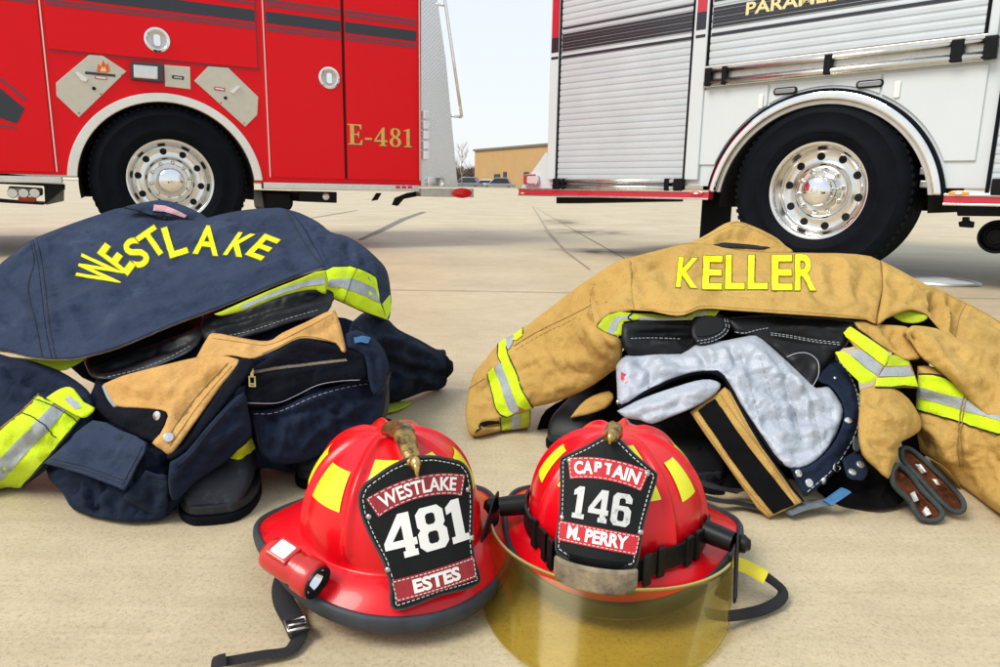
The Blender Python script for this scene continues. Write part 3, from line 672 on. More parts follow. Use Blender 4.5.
# ======================= WHITE ENGINE
T = Truck(1.94296894, 4.46200071, -.7655129, 'fire_engine', 'white fire engine with silver roll up doors parked behind the tan jacket', 'fire engine'); q = T.q
hub = T.q(816, 193)
ax, az_, ar = circ(T.q(709.5, 194), T.q(842, 90.8), T.q(944, 194))
A = arc(ax, az_, ar - .075, .56, 48); xl = q(553, 60)[0]; xrr = 5.2
B().prism([(xl, .56), (A[0][0], .56)] + A + [(A[-1][0], .56), (xrr, .56), (xrr, ZT), (xl, ZT)], 0, 2.45).go('body', M['white_paint'], T.o, bevel=.006)
b = B(); A2 = arc(ax, az_, ar - .079, .42, 40); n = len(A2)
V = [(p[0], .004, p[1]) for p in A2] + [(p[0], .9, p[1]) for p in A2]
b.add(V, [(i, i + 1, n + i + 1, n + i) for i in range(n - 1)] + [tuple(range(n, 2 * n))]); b.go('wheel_well', M['void_black'], T.o)
def ringp(r0, r1, z0, y0, y1, name, m, bev=.004):
    Ao = arc(ax, az_, r0, z0, 56); Ai = arc(ax, az_, r1, z0, 56); B().prism(Ao + Ai[::-1], y0, y1).go(name, m, T.o, bevel=bev)
ringp(ar + .012, ar - .004, .52, -.03, .0, 'fender_gasket', M['rubber']); ringp(ar - .004, ar - .052, .52, -.04, .02, 'fender_trim', M['chrome'], .012); ringp(ar - .052, ar - .078, .52, -.012, .05, 'fender_lip', M['dull_alu'])
wheel(T, hub[0], .535, .298, .535, .01)
B().box((hub[0] - .80, .06, .17), (hub[0] - .79, .50, .62)).go('mud_flap', M['rubber'], T.o)
# rub rail
zt, zb = q(600, 189.6, -.05)[1], q(600, 197, -.05)[1]; x0 = q(518.5, 190, -.05)[0]; x1 = q(709, 190, -.05)[0]
def rub(x0, x1):
    o = B().box((x0, -.05, zb), (x1, .02, zt)).go('rub_rail', M['red_tape'], T.o, bevel=.004)
    B().box((x0, -.056, zt - .010), (x1, -.045, zt + .004)).go('rail_edge', M['alu'], o, bevel=.002); B().box((x0, -.056, zb - .004), (x1, -.045, zb + .008)).go('rail_edge', M['alu'], o, bevel=.002)
    return o
o = rub(x0, x1); o2 = rub(q(944.5, 190, -.05)[0], xrr)
for px, par, m in ((523.5, o, 'red_lens'), (697, o, 'red_lens'), (959, o2, 'amber_lens')):
    c = q(px, 193.2, -.05); B().prism(oval(c, .05, .014), -.062, -.05).go('marker_light', M[m], par, bevel=.004)
    B().prism(oval(c, .018, .007), -.066, -.062).go('bulb_or_glint', M['clear_lens'], par)  # pale oval on the lens front: its white glint as a coloured patch
# tail corner plate with lamp
o = B().prism(T.qs([(520, 189), (545, 153), (552, 153), (552, 189)], .01), .01, .05).go('tail_plate', M['white_paint'], T.o, bevel=.004)
B().prism(rrect(q(529.5, 0, .01)[0], q(537, 185.5, .01)[1], q(545, 0, .01)[0], q(537, 174, .01)[1], .03), -.02, .01).go('lamp_bezel', M['chrome'], o, bevel=.01)
B().prism(rrect(q(531.5, 0, -.02)[0], q(537, 183.6, -.02)[1], q(543, 0, -.02)[0], q(537, 176, -.02)[1], .02), -.026, -.019).go('lamp_lens', M['clear_lens'], o, bevel=.004)
# roll-up doors
def slats(x0, x1, z0, z1, pitch=.047, y=.004):
    b = B(); n = int(round((z1 - z0) / pitch)); p = (z1 - z0) / n; pr = []
    for i in range(n):
        z = z0 + i * p
        pr += [(-y - .006, z + .0), (-y - .0105, z + .004), (-y - .0115, z + p * .5), (-y - .0105, z + p - .008), (-y - .004, z + p - .005)]
    V = []
    for yy, z in pr: V += [(x0, yy, z), (x1, yy, z)]
    b.add(V, [(2 * i, 2 * i + 1, 2 * i + 3, 2 * i + 2) for i in range(len(pr) - 1)]); return b
xa = (q(563.5, 0)[0] + q(558.3, 180)[0]) / 2; xb = (q(696, 0)[0] + q(686.8, 170)[0]) / 2; z0 = q(600, 180.5)[1]
dL = slats(xa, xb, z0, 2.75).go('roll_up_door', M['slat'], T.o)
xc = (q(713.3, 10)[0] + q(709, 66)[0]) / 2; xd = (q(992, 0)[0] + q(988, 33)[0]) / 2; z1 = zline(T, [(709, 66.5), (988, 32.5)])
dR = slats(xc, xd, z1, 2.75).go('roll_up_door', M['slat'], T.o)
xe = q(991.5, 140)[0]; dF = slats(xe + .03, xrr - .5, z0, 2.75).go('roll_up_door', M['slat'], T.o)
for x, za in ((xa, z0 - .06), (xb, z0 - .06), (xc, z1 - .02), (xd, z1 - .02), (xe + .02, z0 - .06)):
    B().box((x - .012, -.02, za), (x + .004, .001, 2.75)).go('door_seal', M['rubber'], T.o)
for x0, x1, zz in ((xa - .10, xa - .014, .60), (xb + .006, xc - .014, .60), (xd + .006, xd + .05, z1 - .1)):
    B().box((x0, -.028, zz), (x1, .001, 2.75)).go('door_post', M['white_paint'], T.o, bevel=.008)
# black stripe group across the doors
zz = {k: zline(T, v, -.016) for k, v in {'bt': [(563.4, 34.6), (695, 10)], 'bb': [(563, 52.9), (694, 29.9)], 'l1': [(563, 57), (694, 35)], 'l2': [(563, 59.8), (694, 37.6)], 'u1': [(563, 28), (695, 3.2)], 'u2': [(563, 30), (695, 5.2)]}.items()}
for d, x0, x1, fr in ((dL, xa, xb, 1), (dR, xc, xd, 1), (dF, xe + .03, xrr - .5, 1)):
    p = .047; b = B(); z = zz['bb']; n = 6; hh = (zz['bt'] - zz['bb']) / n
    for i in range(n): b.box((x0 + .012, -.0185, z + i * hh + .002), (x1 - .014, -.0168, z + (i + 1) * hh - .0025))
    b.go('stripe', M['stripe_black'], d)
    for a, c in (('l2', 'l1'), ('u2', 'u1')): B().box((x0 + .012, -.0185, zz[a]), (x1 - .014, -.0168, zz[c])).go('pinstripe', M['stripe_black'], d)
for xx in (xb + .06, xa - .05):
    w = .035
    B().box((xx - w, -.0305, zz['bb']), (xx + w, -.0285, zz['bt'] - .02)).go('post_stripe', M['stripe_black'], T.o)
    B().box((xx - w, -.0305, zz['bt'] - .018), (xx + w, -.0285, 2.4)).go('post_stripe', M['red_tape'], T.o)
    B().box((xx - w, -.0305, zz['l2']), (xx + w, -.0285, zz['l1'])).go('post_stripe', M['stripe_black'], T.o)
# PARAMEDIC lettering
V2, F2 = text2d('PARAMEDIC', 1., .022)
ys_ = [v[1] for v in V2]; xs_ = [v[0] for v in V2]; x0 = q(746, 10, -.02)[0]; zb_ = q(748, 15, -.02)[1]; hgt = q(748, 2.2, -.02)[1] - zb_
x7 = q(855, 4, -.02)[0]; sx = (x7 - x0) / (max(xs_) - min(xs_)) * 9 / 7.0 * .86
V, Fc = extr(V2, F2, lambda x, y, o: Vector((x0 + (x - min(xs_)) * sx, -.0186 - o, zb_ + (y - min(ys_)) / (max(ys_) - min(ys_)) * hgt)), .0015)
mk('lettering', V, Fc, M['gold_pale'], dR, world=False)
# bottom bars, clips and brackets
def bars(x0, x1, zlist, rad, clips, name='lift_bar'):
    for z, r in zip(zlist, rad): B().tube([(x0, -.045, z), (x1, -.045, z)], r, 12).go(name, M['alu'], T.o, True)
    for x, w in clips:
        B().box((x - w, -.066, min(zlist) - .02), (x + w, -.02, max(zlist) + .02)).go('clip', M['black'], T.o, bevel=.006)
zz1 = zline(T, [(708, 71.5), (993, 39.5)], -.045); zz2 = zz1 - .075
bars(q(706, 73, -.045)[0], q(992, 41, -.045)[0], [zz1, zz2], [.014, .02], [(q(709, 72, -.045)[0], .022), (q(725, 72, -.045)[0], .016), (q(829, 58, -.045)[0], .022), (q(959, 41, -.045)[0], .03), (q(992, 40, -.045)[0], .03)])
zsb = zline(T, [(703, 88), (990, 60)], -.035)
B().box((xc - .02, -.035, zsb), (xd + .01, .001, zsb + .045)).go('door_sill', M['alu'], T.o, bevel=.008)
B().box((xc - .02, -.022, zsb + .05), (xd + .01, .001, z1 - .004)).go('door_sill', M['dull_alu'], T.o, bevel=.004)
zz3 = q(600, 183.5, -.045)[1]
bars(xa, xb, [zz3 + .018, zz3 - .028], [.016, .016], [(xa + .03, .035), (xa + .10, .012), (xb - .02, .035), (xb - .11, .02)])
B().box((xa - .01, -.015, .585), (xb, .001, z0 - .01)).go('door_sill', M['dull_alu'], T.o, bevel=.003)
bars(xe + .05, xrr - .5, [zz3 + .018, zz3 - .028], [.016, .016], [(xe + .07, .03)])
# white panels either side of the arch
def arcseg(r, p, q_, n=16):
    a0 = math.atan2(p[1] - az_, p[0] - ax); a1 = math.atan2(q_[1] - az_, q_[0] - ax)
    return [(ax + r * math.cos(t), az_ + r * math.sin(t)) for t in np.linspace(a0, a1, n)]
rg_ = ar + .028
zp = zline(T, [(700, 93), (768, 86.5)]); zq = zline(T, [(694, 165), (720, 166)]); xs0 = q(700, 93)[0] - .01; xs1 = q(769, 87)[0]
zsb = zline(T, [(703, 88), (990, 60)], -.035); ztop = zsb - .012
def on_arc(z=None, x=None, side=-1):
    if z is not None: return (ax + side * math.sqrt(max(0, rg_ ** 2 - (z - az_) ** 2)), z)
    return (x, az_ + math.sqrt(max(0, rg_ ** 2 - (x - ax) ** 2)))
zlow = q(960, 161)[1]
a1 = on_arc(z=zlow, side=-1); a2 = on_arc(x=xs1)
B().prism([(xs0, zlow), a1] + arcseg(rg_, a1, a2) + [a2, (xs1, ztop), (xs0, ztop)], -.012, .001).go('side_panel', M['white_paint'], T.o, bevel=.004)
xs2 = q(884, 78)[0]; xs3 = q(984.5, 100)[0]; b1 = on_arc(z=zlow, side=1); b2 = on_arc(x=xs2)
B().prism([(xs3, zlow), (xs3, ztop), (xs2, ztop), b2] + arcseg(rg_, b2, b1)[1:-1] + [b1], -.012, .001).go('side_panel', M['white_paint'], T.o, bevel=.004)
c1, c2 = on_arc(x=xs1 + .012), on_arc(x=xs2 - .012)
B().prism([(xs1 + .012, ztop)] + [c1] + arcseg(rg_, c1, c2)[1:-1] + [c2, (xs2 - .012, ztop)], -.008, .001).go('arch_panel', M['white_paint'], T.o, bevel=.003)
for px, py in ((785.5, 91), (870, 84)):
    c = q(px, py, -.008); w = .075
    o = B().prism(rrect(c[0] - w, c[1] - .022, c[0] + w, c[1] + .022, .02), -.016, -.008).go('marker_light', M['black'], T.o, bevel=.003)
    B().prism(rrect(c[0] - w * .86, c[1] - .014, c[0] + w * .86, c[1] + .014, .013), -.022, -.016).go('lens', M['lens_grey'], o, bevel=.004)
for px, py in ((761, 101.5), (897.5, 89.5)):
    c = q(px, py, -.012); B().prism(rrect(c[0] - .016, c[1] - .046, c[0] + .016, c[1] + .046, .01), -.022, -.012).go('panel_latch', M['white_plastic'], T.o, bevel=.004)
# underside
b = B(); b.box((xl + .3, .75, .60), (xrr, .85, .85)); b.box((xl + .3, 1.6, .60), (xrr, 1.7, .85)); b.go('chassis', M['void_black'], T.o)
und = lambda name, px, y, dep, m, bev=.006: B().prism(T.qs(px, y), y, y + dep).go(name, M[m], T.o, bevel=bev)
und('tool_box', [(556, 197), (656, 198.5), (656, 201.5), (556, 203.5)], .08, .4, 'black')
und('step_well', [(955, 199), (1060, 200), (1060, 217), (957, 216)], .1, .4, 'black')
und('valve', [(962, 217), (968, 217), (968, 221), (973, 222), (972, 228), (959, 227), (958, 222), (962, 221)], .15, .05, 'black', .004)
c = q(996, 237, .2); rr = abs(q(996, 220, .2)[1] - c[1])
at = B().lathe([(0, .2), (rr * .3, .195), (rr * .32, .185), (rr * .42, .185), (rr * .5, .2), (rr * .8, .215), (rr * .82, .195), (rr * .97, .2), (rr, .22), (rr, .75), (0, .76)], (c[0], 0, c[1]), seg=40).go('air_tank', M['black'], T.o, True, sharp=30)
for xx in (hub[0] + 2.9,):
    pass
# brackets seen inside the arch
for py in (171, 184):
    c = q(926, py, .12); B().box((c[0] - .03, .1, c[1] - .022), (c[0] + .03, .14, c[1] + .02)).go('bracket', M['dull_alu'], T.o, bevel=.006)
# ------------------------------------------------------------------ helmets
M['helmet_red'] = mat('helmet_red', (.70, .0015, .008), .3, coat=.2, spec=.35, bump=.03, bs=30, bd=.003, dirt=((.36, .004, .008), 30, .58))
M['helmet_edge'] = mat('helmet_edge', (.026, .029, .036), .6, var=.3, vs=40)
M['leather_black'] = mat('leather_black', (.005, .006, .006), .5, spec=.2, var=.35, vs=30, bump=.35, bs=900, bd=.0006)
M['leather_edge'] = mat('leather_edge', (.035, .034, .032), .7, var=.3, vs=90)
M['banner_red'] = mat('banner_red', (.30, .010, .016), .42, var=.2, vs=60, bump=.2, bs=700, bd=.0005)
M['banner_bright'] = mat('banner_bright', (.52, .010, .02), .4, var=.12, vs=60)
M['letter_white'] = mat('letter_white', (.80, .79, .75), .5, dirt=((.45, .42, .36), 110, .62))
M['number_silver'] = mat('number_silver', (.62, .61, .58), .35, .25, dirt=((.2, .19, .17), 130, .55))
M['thread'] = mat('thread', (.62, .61, .57), .8)
M['lime_sticker'] = mat('lime_sticker', (.86, .82, .02), .3, var=.04, vs=50)
M['brass'] = mat('brass', (.42, .27, .09), .32, .9, var=.5, vs=60, bump=.6, bs=150, bd=.002, dirt=((.07, .045, .02), 55, .5))
M['brass_bright'] = mat('brass_bright', (.62, .43, .15), .28, 1., var=.3, vs=50)
M['liner_tan'] = mat('liner_tan', (.40, .27, .12), .85, var=.15, vs=40, bump=.4, bs=500)
M['web_black'] = mat('web_black', (.010, .010, .011), .85, bump=.5, bs=700, bd=.001)
M['steel'] = mat('steel', (.5, .49, .46), .3, 1., var=.2, vs=50)
M['plastic_black'] = mat('plastic_black', (.006, .0065, .007), .4, var=.3, vs=40, spec=.25)
M['burnt_pad'] = mat('burnt_pad', (.34, .27, .17), .75, col2=(.07, .055, .04), vs=38, bump=.8, bs=120, bd=.002)
M['torch_red'] = mat('torch_red', (.52, .016, .014), .35, coat=.4, dirt=((.25, .02, .02), 60, .62))
M['yellow_web'] = mat('yellow_web', (.75, .62, .03), .7, bump=.4, bs=600)
def visor_mat():
    m, nt, b = nodes('amber_visor'); L = nt.links.new
    tr = N(nt, 'ShaderNodeBsdfTransparent'); tr.inputs[0].default_value = (.925, .865, .53, 1)
    gl = N(nt, 'ShaderNodeBsdfGlossy'); gl.inputs['Roughness'].default_value = .16; gl.inputs[0].default_value = (.95, .95, .9, 1)
    df = N(nt, 'ShaderNodeBsdfDiffuse'); df.inputs[0].default_value = (.33, .24, .05, 1)
    fr = N(nt, 'ShaderNodeFresnel'); fr.inputs[0].default_value = 1.5
    tc = N(nt, 'ShaderNodeTexCoord'); n = N(nt, 'ShaderNodeTexNoise'); n.inputs['Scale'].default_value = 18; n.inputs['Detail'].default_value = 8; L(tc.outputs['Object'], n.inputs[0])
    mr = N(nt, 'ShaderNodeMapRange'); mr.inputs['From Min'].default_value = .35; mr.inputs['From Max'].default_value = .75; mr.inputs['To Min'].default_value = .025; mr.inputs['To Max'].default_value = .09; L(n.outputs[0], mr.inputs[0])
    m1 = N(nt, 'ShaderNodeMixShader'); L(mr.outputs[0], m1.inputs[0]); L(tr.outputs[0], m1.inputs[1]); L(df.outputs[0], m1.inputs[2])
    m2 = N(nt, 'ShaderNodeMixShader'); fm = N(nt, 'ShaderNodeMath', operation='MULTIPLY'); fm.inputs[1].default_value = .22; L(fr.outputs[0], fm.inputs[0]); L(fm.outputs[0], m2.inputs[0]); L(m1.outputs[0], m2.inputs[1]); L(gl.outputs[0], m2.inputs[2])
    L(m2.outputs[0], nt.nodes['Material Output'].inputs[0]); return m
M['amber_visor'] = visor_mat()
def sstep(a, b, x): x = max(0, min(1, (x - a) / (b - a))); return x * x * (3 - 2 * x)
class Helmet:
    A, Bq, HT = .114, .134, .128; front = .041; side = .038
    def __init__(s, o): s.o = o
    def ov(s, th):   # brim overhang
        c = math.cos(th); return s.side + (s.front - s.side) * max(0, c) ** 1.3 + .045 * sstep(.25, -.9, c)
    def zedge(s, th):
        c = math.cos(th); return -.020 - .014 * max(0, c) ** 2 - .022 * sstep(-.3, -1, c) + .006 * abs(math.sin(th)) ** 3
    def base(s, th, k=1.): 
        return Vector((s.A * k * math.sin(th), -s.Bq * k * math.cos(th), 0))
    def dome(s, th, t):
        f = t * math.pi / 2; rr = math.sin(f) ** .90; z = s.HT * max(0, math.cos(f)) ** .86
        p = s.base(th, rr); p.z = z
        # eight raised seams and a fore-aft crest
        amp = 0
        for k in range(8):
            d = (th - k * math.pi / 4 + math.pi) % (2 * math.pi) - math.pi
            wid = .0058; arcd = abs(d) * max(.008, (s.A + s.Bq) / 2 * rr)
            amp += (.0062 if k % 4 == 0 else .0056) * math.exp(-(arcd / wid) ** 2) * sstep(.06, .2, t) * sstep(1.0, .9, t)
        amp += .004 * math.exp(-(p.x / .010) ** 2) * sstep(.35, .0, t)
        nrm = Vector((p.x / s.A ** 2, p.y / s.Bq ** 2, p.z / s.HT ** 2 + 1e-4)).normalized()
        return p + nrm * amp
    def pt(s, th, r):
        if r <= 1: return s.dome(th, r)
        u = r - 1; b = s.base(th); d = b.normalized(); nrm = Vector((math.sin(th) / s.A, -math.cos(th) / s.Bq, 0)).normalized()
        e = s.ov(th); zz = s.zedge(th)
        return b + nrm * (e * u) + Vector((0, 0, zz * (.35 * u + .65 * u * u)))
    def build(s):
        nt_ = 256; rs = list(np.linspace(.02, .96, 40)) + [.98, .995, 1.03, 1.08, 1.15, 1.3, 1.5, 1.7, 1.85, 1.95, 2.]
        V = [s.dome(0, 0)]; Fc = []
        for i in range(nt_):
            for r in rs: V.append(s.pt(2 * math.pi * i / nt_, r))
        n = len(rs)
        for i in range(nt_):
            j = (i + 1) % nt_; Fc.append((0, 1 + i * n, 1 + j * n))
            for k in range(n - 1): Fc.append((1 + i * n + k, 1 + i * n + k + 1, 1 + j * n + k + 1, 1 + j * n + k))
        o = mk('shell', V, Fc, M['helmet_red'], s.o, True, world=False)
        so = o.modifiers.new('solid', 'SOLIDIFY'); so.thickness = .003; so.offset = -1
        # rolled edge trim
        pts = []
        for i in range(120):
            th = 2 * math.pi * i / 120; pts.append(s.pt(th, 2.0) + Vector((0, 0, -.001)))
        V = []; Fc = []
        for i, p in enumerate(pts):
            th = 2 * math.pi * i / 120; nrm = Vector((math.sin(th) / s.A, -math.cos(th) / s.Bq, 0)).normalized()
            for k in range(10):
                a = 2 * math.pi * k / 10; V.append(p + nrm * (.0052 * math.cos(a)) + Vector((0, 0, .0105 * math.sin(a) - .003)))
        for i in range(120):
            for k in range(10): Fc.append((i * 10 + k, i * 10 + (k + 1) % 10, ((i + 1) % 120) * 10 + (k + 1) % 10, ((i + 1) % 120) * 10 + k))
        mk('edge_trim', V, Fc, M['helmet_edge'], s.o, True, world=False)
        b = B(); b.lathe([(.93, .01), (.90, -.02), (.95, -.045), (.96, s.floor + .003), (.86, s.floor + .002), (.76, -.02)], axis='z', seg=64, sx=s.A, sz=s.Bq)
        b.V = [Vector((v.x, v.y, v.z)) for v in b.V]; b.lathe
        b.go('liner', M['liner_tan'], s.o, True, sharp=60)
    def patch(s, th0, th1, t0, t1, inset=0., name='reflective_patch', top=None):
        """trapezoid sticker between two seams: narrower towards the crown"""
        V = []; Fc = []; n = 14
        for j in range(n + 1):
            t = t0 + (t1 - t0) * j / n; w = 1. if top is None else top + (1 - top) * j / n
            for i in range(n + 1):
                c = (th0 + th1) / 2; th = c + (th1 - th0) / 2 * w * (2 * i / n - 1)
                p = s.dome(th, t); q1 = s.dome(th + .01, t); q2 = s.dome(th, t + .01); nn = (q1 - p).cross(q2 - p).normalized()
                if nn.dot(p) < 0: nn = -nn
                V.append(p + nn * .0012)
        for j in range(n):
            for i in range(n): Fc.append((j * (n + 1) + i, j * (n + 1) + i + 1, (j + 1) * (n + 1) + i + 1, (j + 1) * (n + 1) + i))
        return mk(name, V, Fc, M['lime_sticker'], s.o, True, world=False)
class Shield:
    """leather front piece: flat coordinates (x, y up from its foot) bent round the helmet front and leaning back"""
    def __init__(s, h, foot, lean, rad=.16, roll=0.): s.h = h; s.foot = Vector(foot); s.lean = lean; s.rad = rad; s.roll = roll
    def f(s, x, y, o=0.):
        cc, ss = math.cos(s.roll), math.sin(s.roll); x, y = x * cc - y * ss, x * ss + y * cc
        a = x / s.rad; r = s.rad + o
        v = Vector((r * math.sin(a), -(r * math.cos(a) - s.rad), y))
        c, q = math.cos(s.lean), math.sin(s.lean)
        return s.foot + Vector((v.x, v.y * c + v.z * q, v.z * c - v.y * q))
    def sheet(s, loops, name, m, t, base=0., par=None, cut=.008):
        V2, F2 = poly2d(loops, cut); V, Fc = extr(V2, F2, lambda x, y, o: s.f(x, y, base + o), t)
        # closed back
        k = len(V2); Fc += [tuple(i + k for i in f[::-1]) for f in F2]
        b = B().add(V, Fc); return b.go(name, m, par or s.h.o)
    def put(s, V2, F2, name, m, t, base, par):
        V, Fc = extr(V2, F2, lambda x, y, o: s.f(x, y, base + o), t); return mk(name, V, Fc, m, par, world=False)
    def stitch(s, loop, base, par, step=.0052, closed=True, m='thread', r=.00055):
        b = B(); pts = [Vector((p[0], p[1], 0)) for p in loop] + ([Vector((loop[0][0], loop[0][1], 0))] if closed else []); d = 0; acc_ = []
        for p, q in zip(pts, pts[1:]):
            L = (q - p).length; k = 0
            n = max(1, int(L / (step)))
            for i in range(n):
                a = p + (q - p) * ((i + .18) / n); c = p + (q - p) * ((i + .80) / n)
                b.tube([s.f(a.x, a.y, base), s.f(c.x, c.y, base)], r, 5)
        return b.go('stitching', M[m], par)
    def rivet(s, x, y, base, par, r=.0035):
        b = B(); c = s.f(x, y, base); n = (s.f(x, y, base + .01) - c).normalized(); b.sphere((0, 0, 0), r, 10, 6, (1, 1, .6))
        qn = Vector((0, 0, 1)).rotation_difference(n); b.map(lambda v: qn @ v + c); b.go('rivet', M['steel'], par, True)
def smooth_loop(pts, n=5): return [tuple(p) for p in cr1(list(pts) + [pts[0]], n)[:-1]]
def inset(loop, d):
    n = len(loop); out = []; area = sum(loop[i][0] * loop[(i + 1) % n][1] - loop[(i + 1) % n][0] * loop[i][1] for i in range(n)); sg = 1 if area > 0 else -1
    for i in range(n):
        a, b, c = Vector(loop[i - 1]), Vector(loop[i]), Vector(loop[(i + 1) % n]); t = (c - a).normalized(); nn = Vector((-t.y, t.x)) * sg; out.append((b.x + nn.x * d, b.y + nn.y * d))
    return out
def arcband(cx, cy, r0, r1, a0, a1, n=16):
    return [(cx + r0 * math.sin(a), cy + r0 * math.cos(a)) for a in np.linspace(a0, a1, n)] + [(cx + r1 * math.sin(a), cy + r1 * math.cos(a)) for a in np.linspace(a1, a0, n)]
def arctext(V2, cx, cy, r):   # baseline on radius r
    return [(cx + (r + y) * math.sin(x / r), cy + (r + y) * math.cos(x / r)) for x, y in V2]
def fit_text(txt, w, h, bold=.03, cut=.004, space=1.0):
    V2, F2 = text2d(txt, h / .7, bold, cut, space)
    xs = [v[0] for v in V2]; ys = [v[1] for v in V2]; x0, x1, y0, y1 = min(xs), max(xs), min(ys), max(ys)
    return [((x - (x0 + x1) / 2) * w / (x1 - x0), (y - y0) * h / (y1 - y0)) for x, y in V2], F2
def sym(half): return half + [(-x, y) for x, y in half[::-1] if x > 1e-6]
# ---------- left helmet
HL = dict(c=(-.138, .866), yaw=R(24), z=.068)
t = thing('fire_helmet', 'red helmet with black shield numbered 481 and a torch on its brim', 'helmet', (HL['c'][0], HL['c'][1], HL['z']), 'fire helmets'); t.rotation_euler = (0, 0, HL['yaw'])
bo = t; h1 = Helmet(None)
class HO(Helmet): pass
def helmet(t, z0, k=1.0, tilt=(0, 0)):
    h = Helmet(t); h.floor = -z0 / k; h.z0 = z0; return h
SLH = 1.06
h1 = helmet(t, HL['z'], SLH)
_start = set(bpy.data.objects)
h1.build()
pi = math.pi
for th0, th1 in ((-pi / 4, 0), (-pi / 2, -pi / 4), (0, pi / 4), (pi / 4, pi / 2), (-3 * pi / 4, -pi / 2), (pi / 2, 3 * pi / 4)):
    h1.patch(th0 + .13, th1 - .13, .46 if abs(th0 + th1) > pi / 2 else .33, .72 if abs(th0 + th1) > pi / 2 else .64, top=.86)
hw, ht = .066, .158
half = [(.050, 0), (.0505, .028), (.053, .052), (.0615, .082), (.0665, .106), (.066, .126), (.058, .139), (.044, .146), (.024, .154), (0, .158)]
sh = Shield(h1, (.006, -.172, -.012), R(21), roll=R(5))
lp = smooth_loop([(x, y) for x, y in [(0, .002)] + half + [(-a, b) for a, b in half[-2::-1]]], 4)
fs = sh.sheet([lp], 'front_shield', M['leather_edge'], .0045)
sh.sheet([inset(lp, .0028)], 'shield_face', M['leather_black'], .0012, .0045, fs)
sh.stitch(inset(lp, .0055)[::4], .0058, fs)
bn = arcband(0, -.012, .123, .147, -.40, .40); bo_ = sh.sheet([bn], 'banner', M['banner_red'], .0012, .0057, fs); sh.stitch(inset(bn, .0018), .0071, bo_, .004)
V2, F2 = fit_text('WESTLAKE', .083, .0155, .022); sh.put(arctext(V2, 0, -.012, .1275), F2, 'lettering', M['letter_white'], .0008, .0069, bo_)
V2, F2 = glyphs('481', SLAB, .048, .06, .005); sh.put([(x * .95, y + .052) for x, y in V2], F2, 'numerals', M['letter_white'], .0012, .0057, fs)
rb = [(-.046, .008), (.046, .008), (.047, .032), (-.047, .032)]; rb_ = sh.sheet([rb], 'banner', M['banner_red'], .0012, .0057, fs); sh.stitch(inset(rb, .0022), .0071, rb_, .0045)
V2, F2 = fit_text('ESTES', .053, .0150, .04); sh.put([(x, y + .0125) for x, y in V2], F2, 'lettering', M['letter_white'], .0008, .0069, rb_)
for x, y in ((-.058, .104), (.058, .106), (-.049, .044), (.051, .052)): sh.rivet(x, y, .0057, fs)
# brass eagle bracket from the crest to the shield top
top = sh.f(0, .150, .004)
def eagle(h, tip, back, w0, w1, hook=True):
    b = B(); n = 12; V = []
    pa = [Vector(back), Vector(back) * .55 + Vector(tip) * .45 + Vector((0, 0, .012)), Vector(tip)]
    path = [Vector(tuple(q)) for q in cr1([tuple(p) for p in pa], 9)]
    rr = [w0 + (w1 - w0) * i / (len(path) - 1) for i in range(len(path))]
    b.tube(path, rr, 14, flat=.62, up=(0, 0, 1))
    b.V = [v + Vector((noise.noise(v * 190), noise.noise(v * 190 + Vector((5, 0, 0))), noise.noise(v * 190 + Vector((0, 9, 0))))) * .0022 for v in b.V]
    o = b.go('eagle_bracket', M['brass'], h.o, True)
    e = B(); t_ = Vector(tip); dr = (t_ - Vector(back)).normalized()
    e.sphere(t_ + Vector((0, -.002, .002)), .0078, 12, 8, (.85, 1.2, 1.1)); e.tube([t_ + dr * .004 + Vector((0, 0, .004)), t_ + dr * .011 + Vector((0, 0, .001)), t_ + dr * .014 + Vector((0, 0, -.008))], [.005, .004, .0012], 8)
    e.go('eagle_head', M['brass_bright'], o, True); return o
eagle(h1, top + Vector((0, -.004, .0)), h1.dome(0, .08) + Vector((0, .0, .006)), .019, .0085)
# chin strap of webbing trailing on the slab: measured on the photo, laid on the ground
def webbing(name, pts, w, m, parent, th=.22, up=(0, 0, 1), n=6):
    path = [Vector(tuple(q)) for q in cr1([tuple(p) for p in pts], n)]
    b = B(); b.tube(path, w / 2, 8, flat=th, up=up); W_ = parent_world(parent).inverted(); b.map(lambda v: W_ @ v); return b.go(name, m, parent, True, sharp=60)
def buckle(c, d, w, l, parent, m='steel', name='buckle'):
    d = Vector(d).normalized(); s_ = d.cross(Vector((0, 0, 1))).normalized(); c = Vector(c); b = B()
    b.tube([c - d * l - s_ * w, c + d * l - s_ * w, c + d * l + s_ * w, c - d * l + s_ * w], .0022, 8, closed=True); b.tube([c - s_ * w, c + s_ * w], .002, 8)
    W_ = parent_world(parent).inverted(); b.map(lambda v: W_ @ v); return b.go(name, M[m], parent, True)
cs = webbing('chin_strap', [P(286, 574, .80), P(282, 588, .775), P(284, 602, .755), G(293, 619, .008), G(300, 634, .012)], .024, M['web_black'], t, .25, up=(.2, -.7, .7))
webbing('strap_tail', [G(301, 628, .014), G(298, 640, .008), G(288, 651, .006), G(262, 655, .008), G(240, 659, .010), G(222, 662, .012), G(214, 664, .012)], .017, M['web_black'], cs, .28)
webbing('strap_tip', [G(226, 659.5, .016), G(219, 661, .016), G(213, 663.5, .014)], .021, M['web_black'], cs, .35)
buckle(G(297, 624, .020), (G(301, 634, 0) - G(292, 610, 0)), .011, .010, cs)
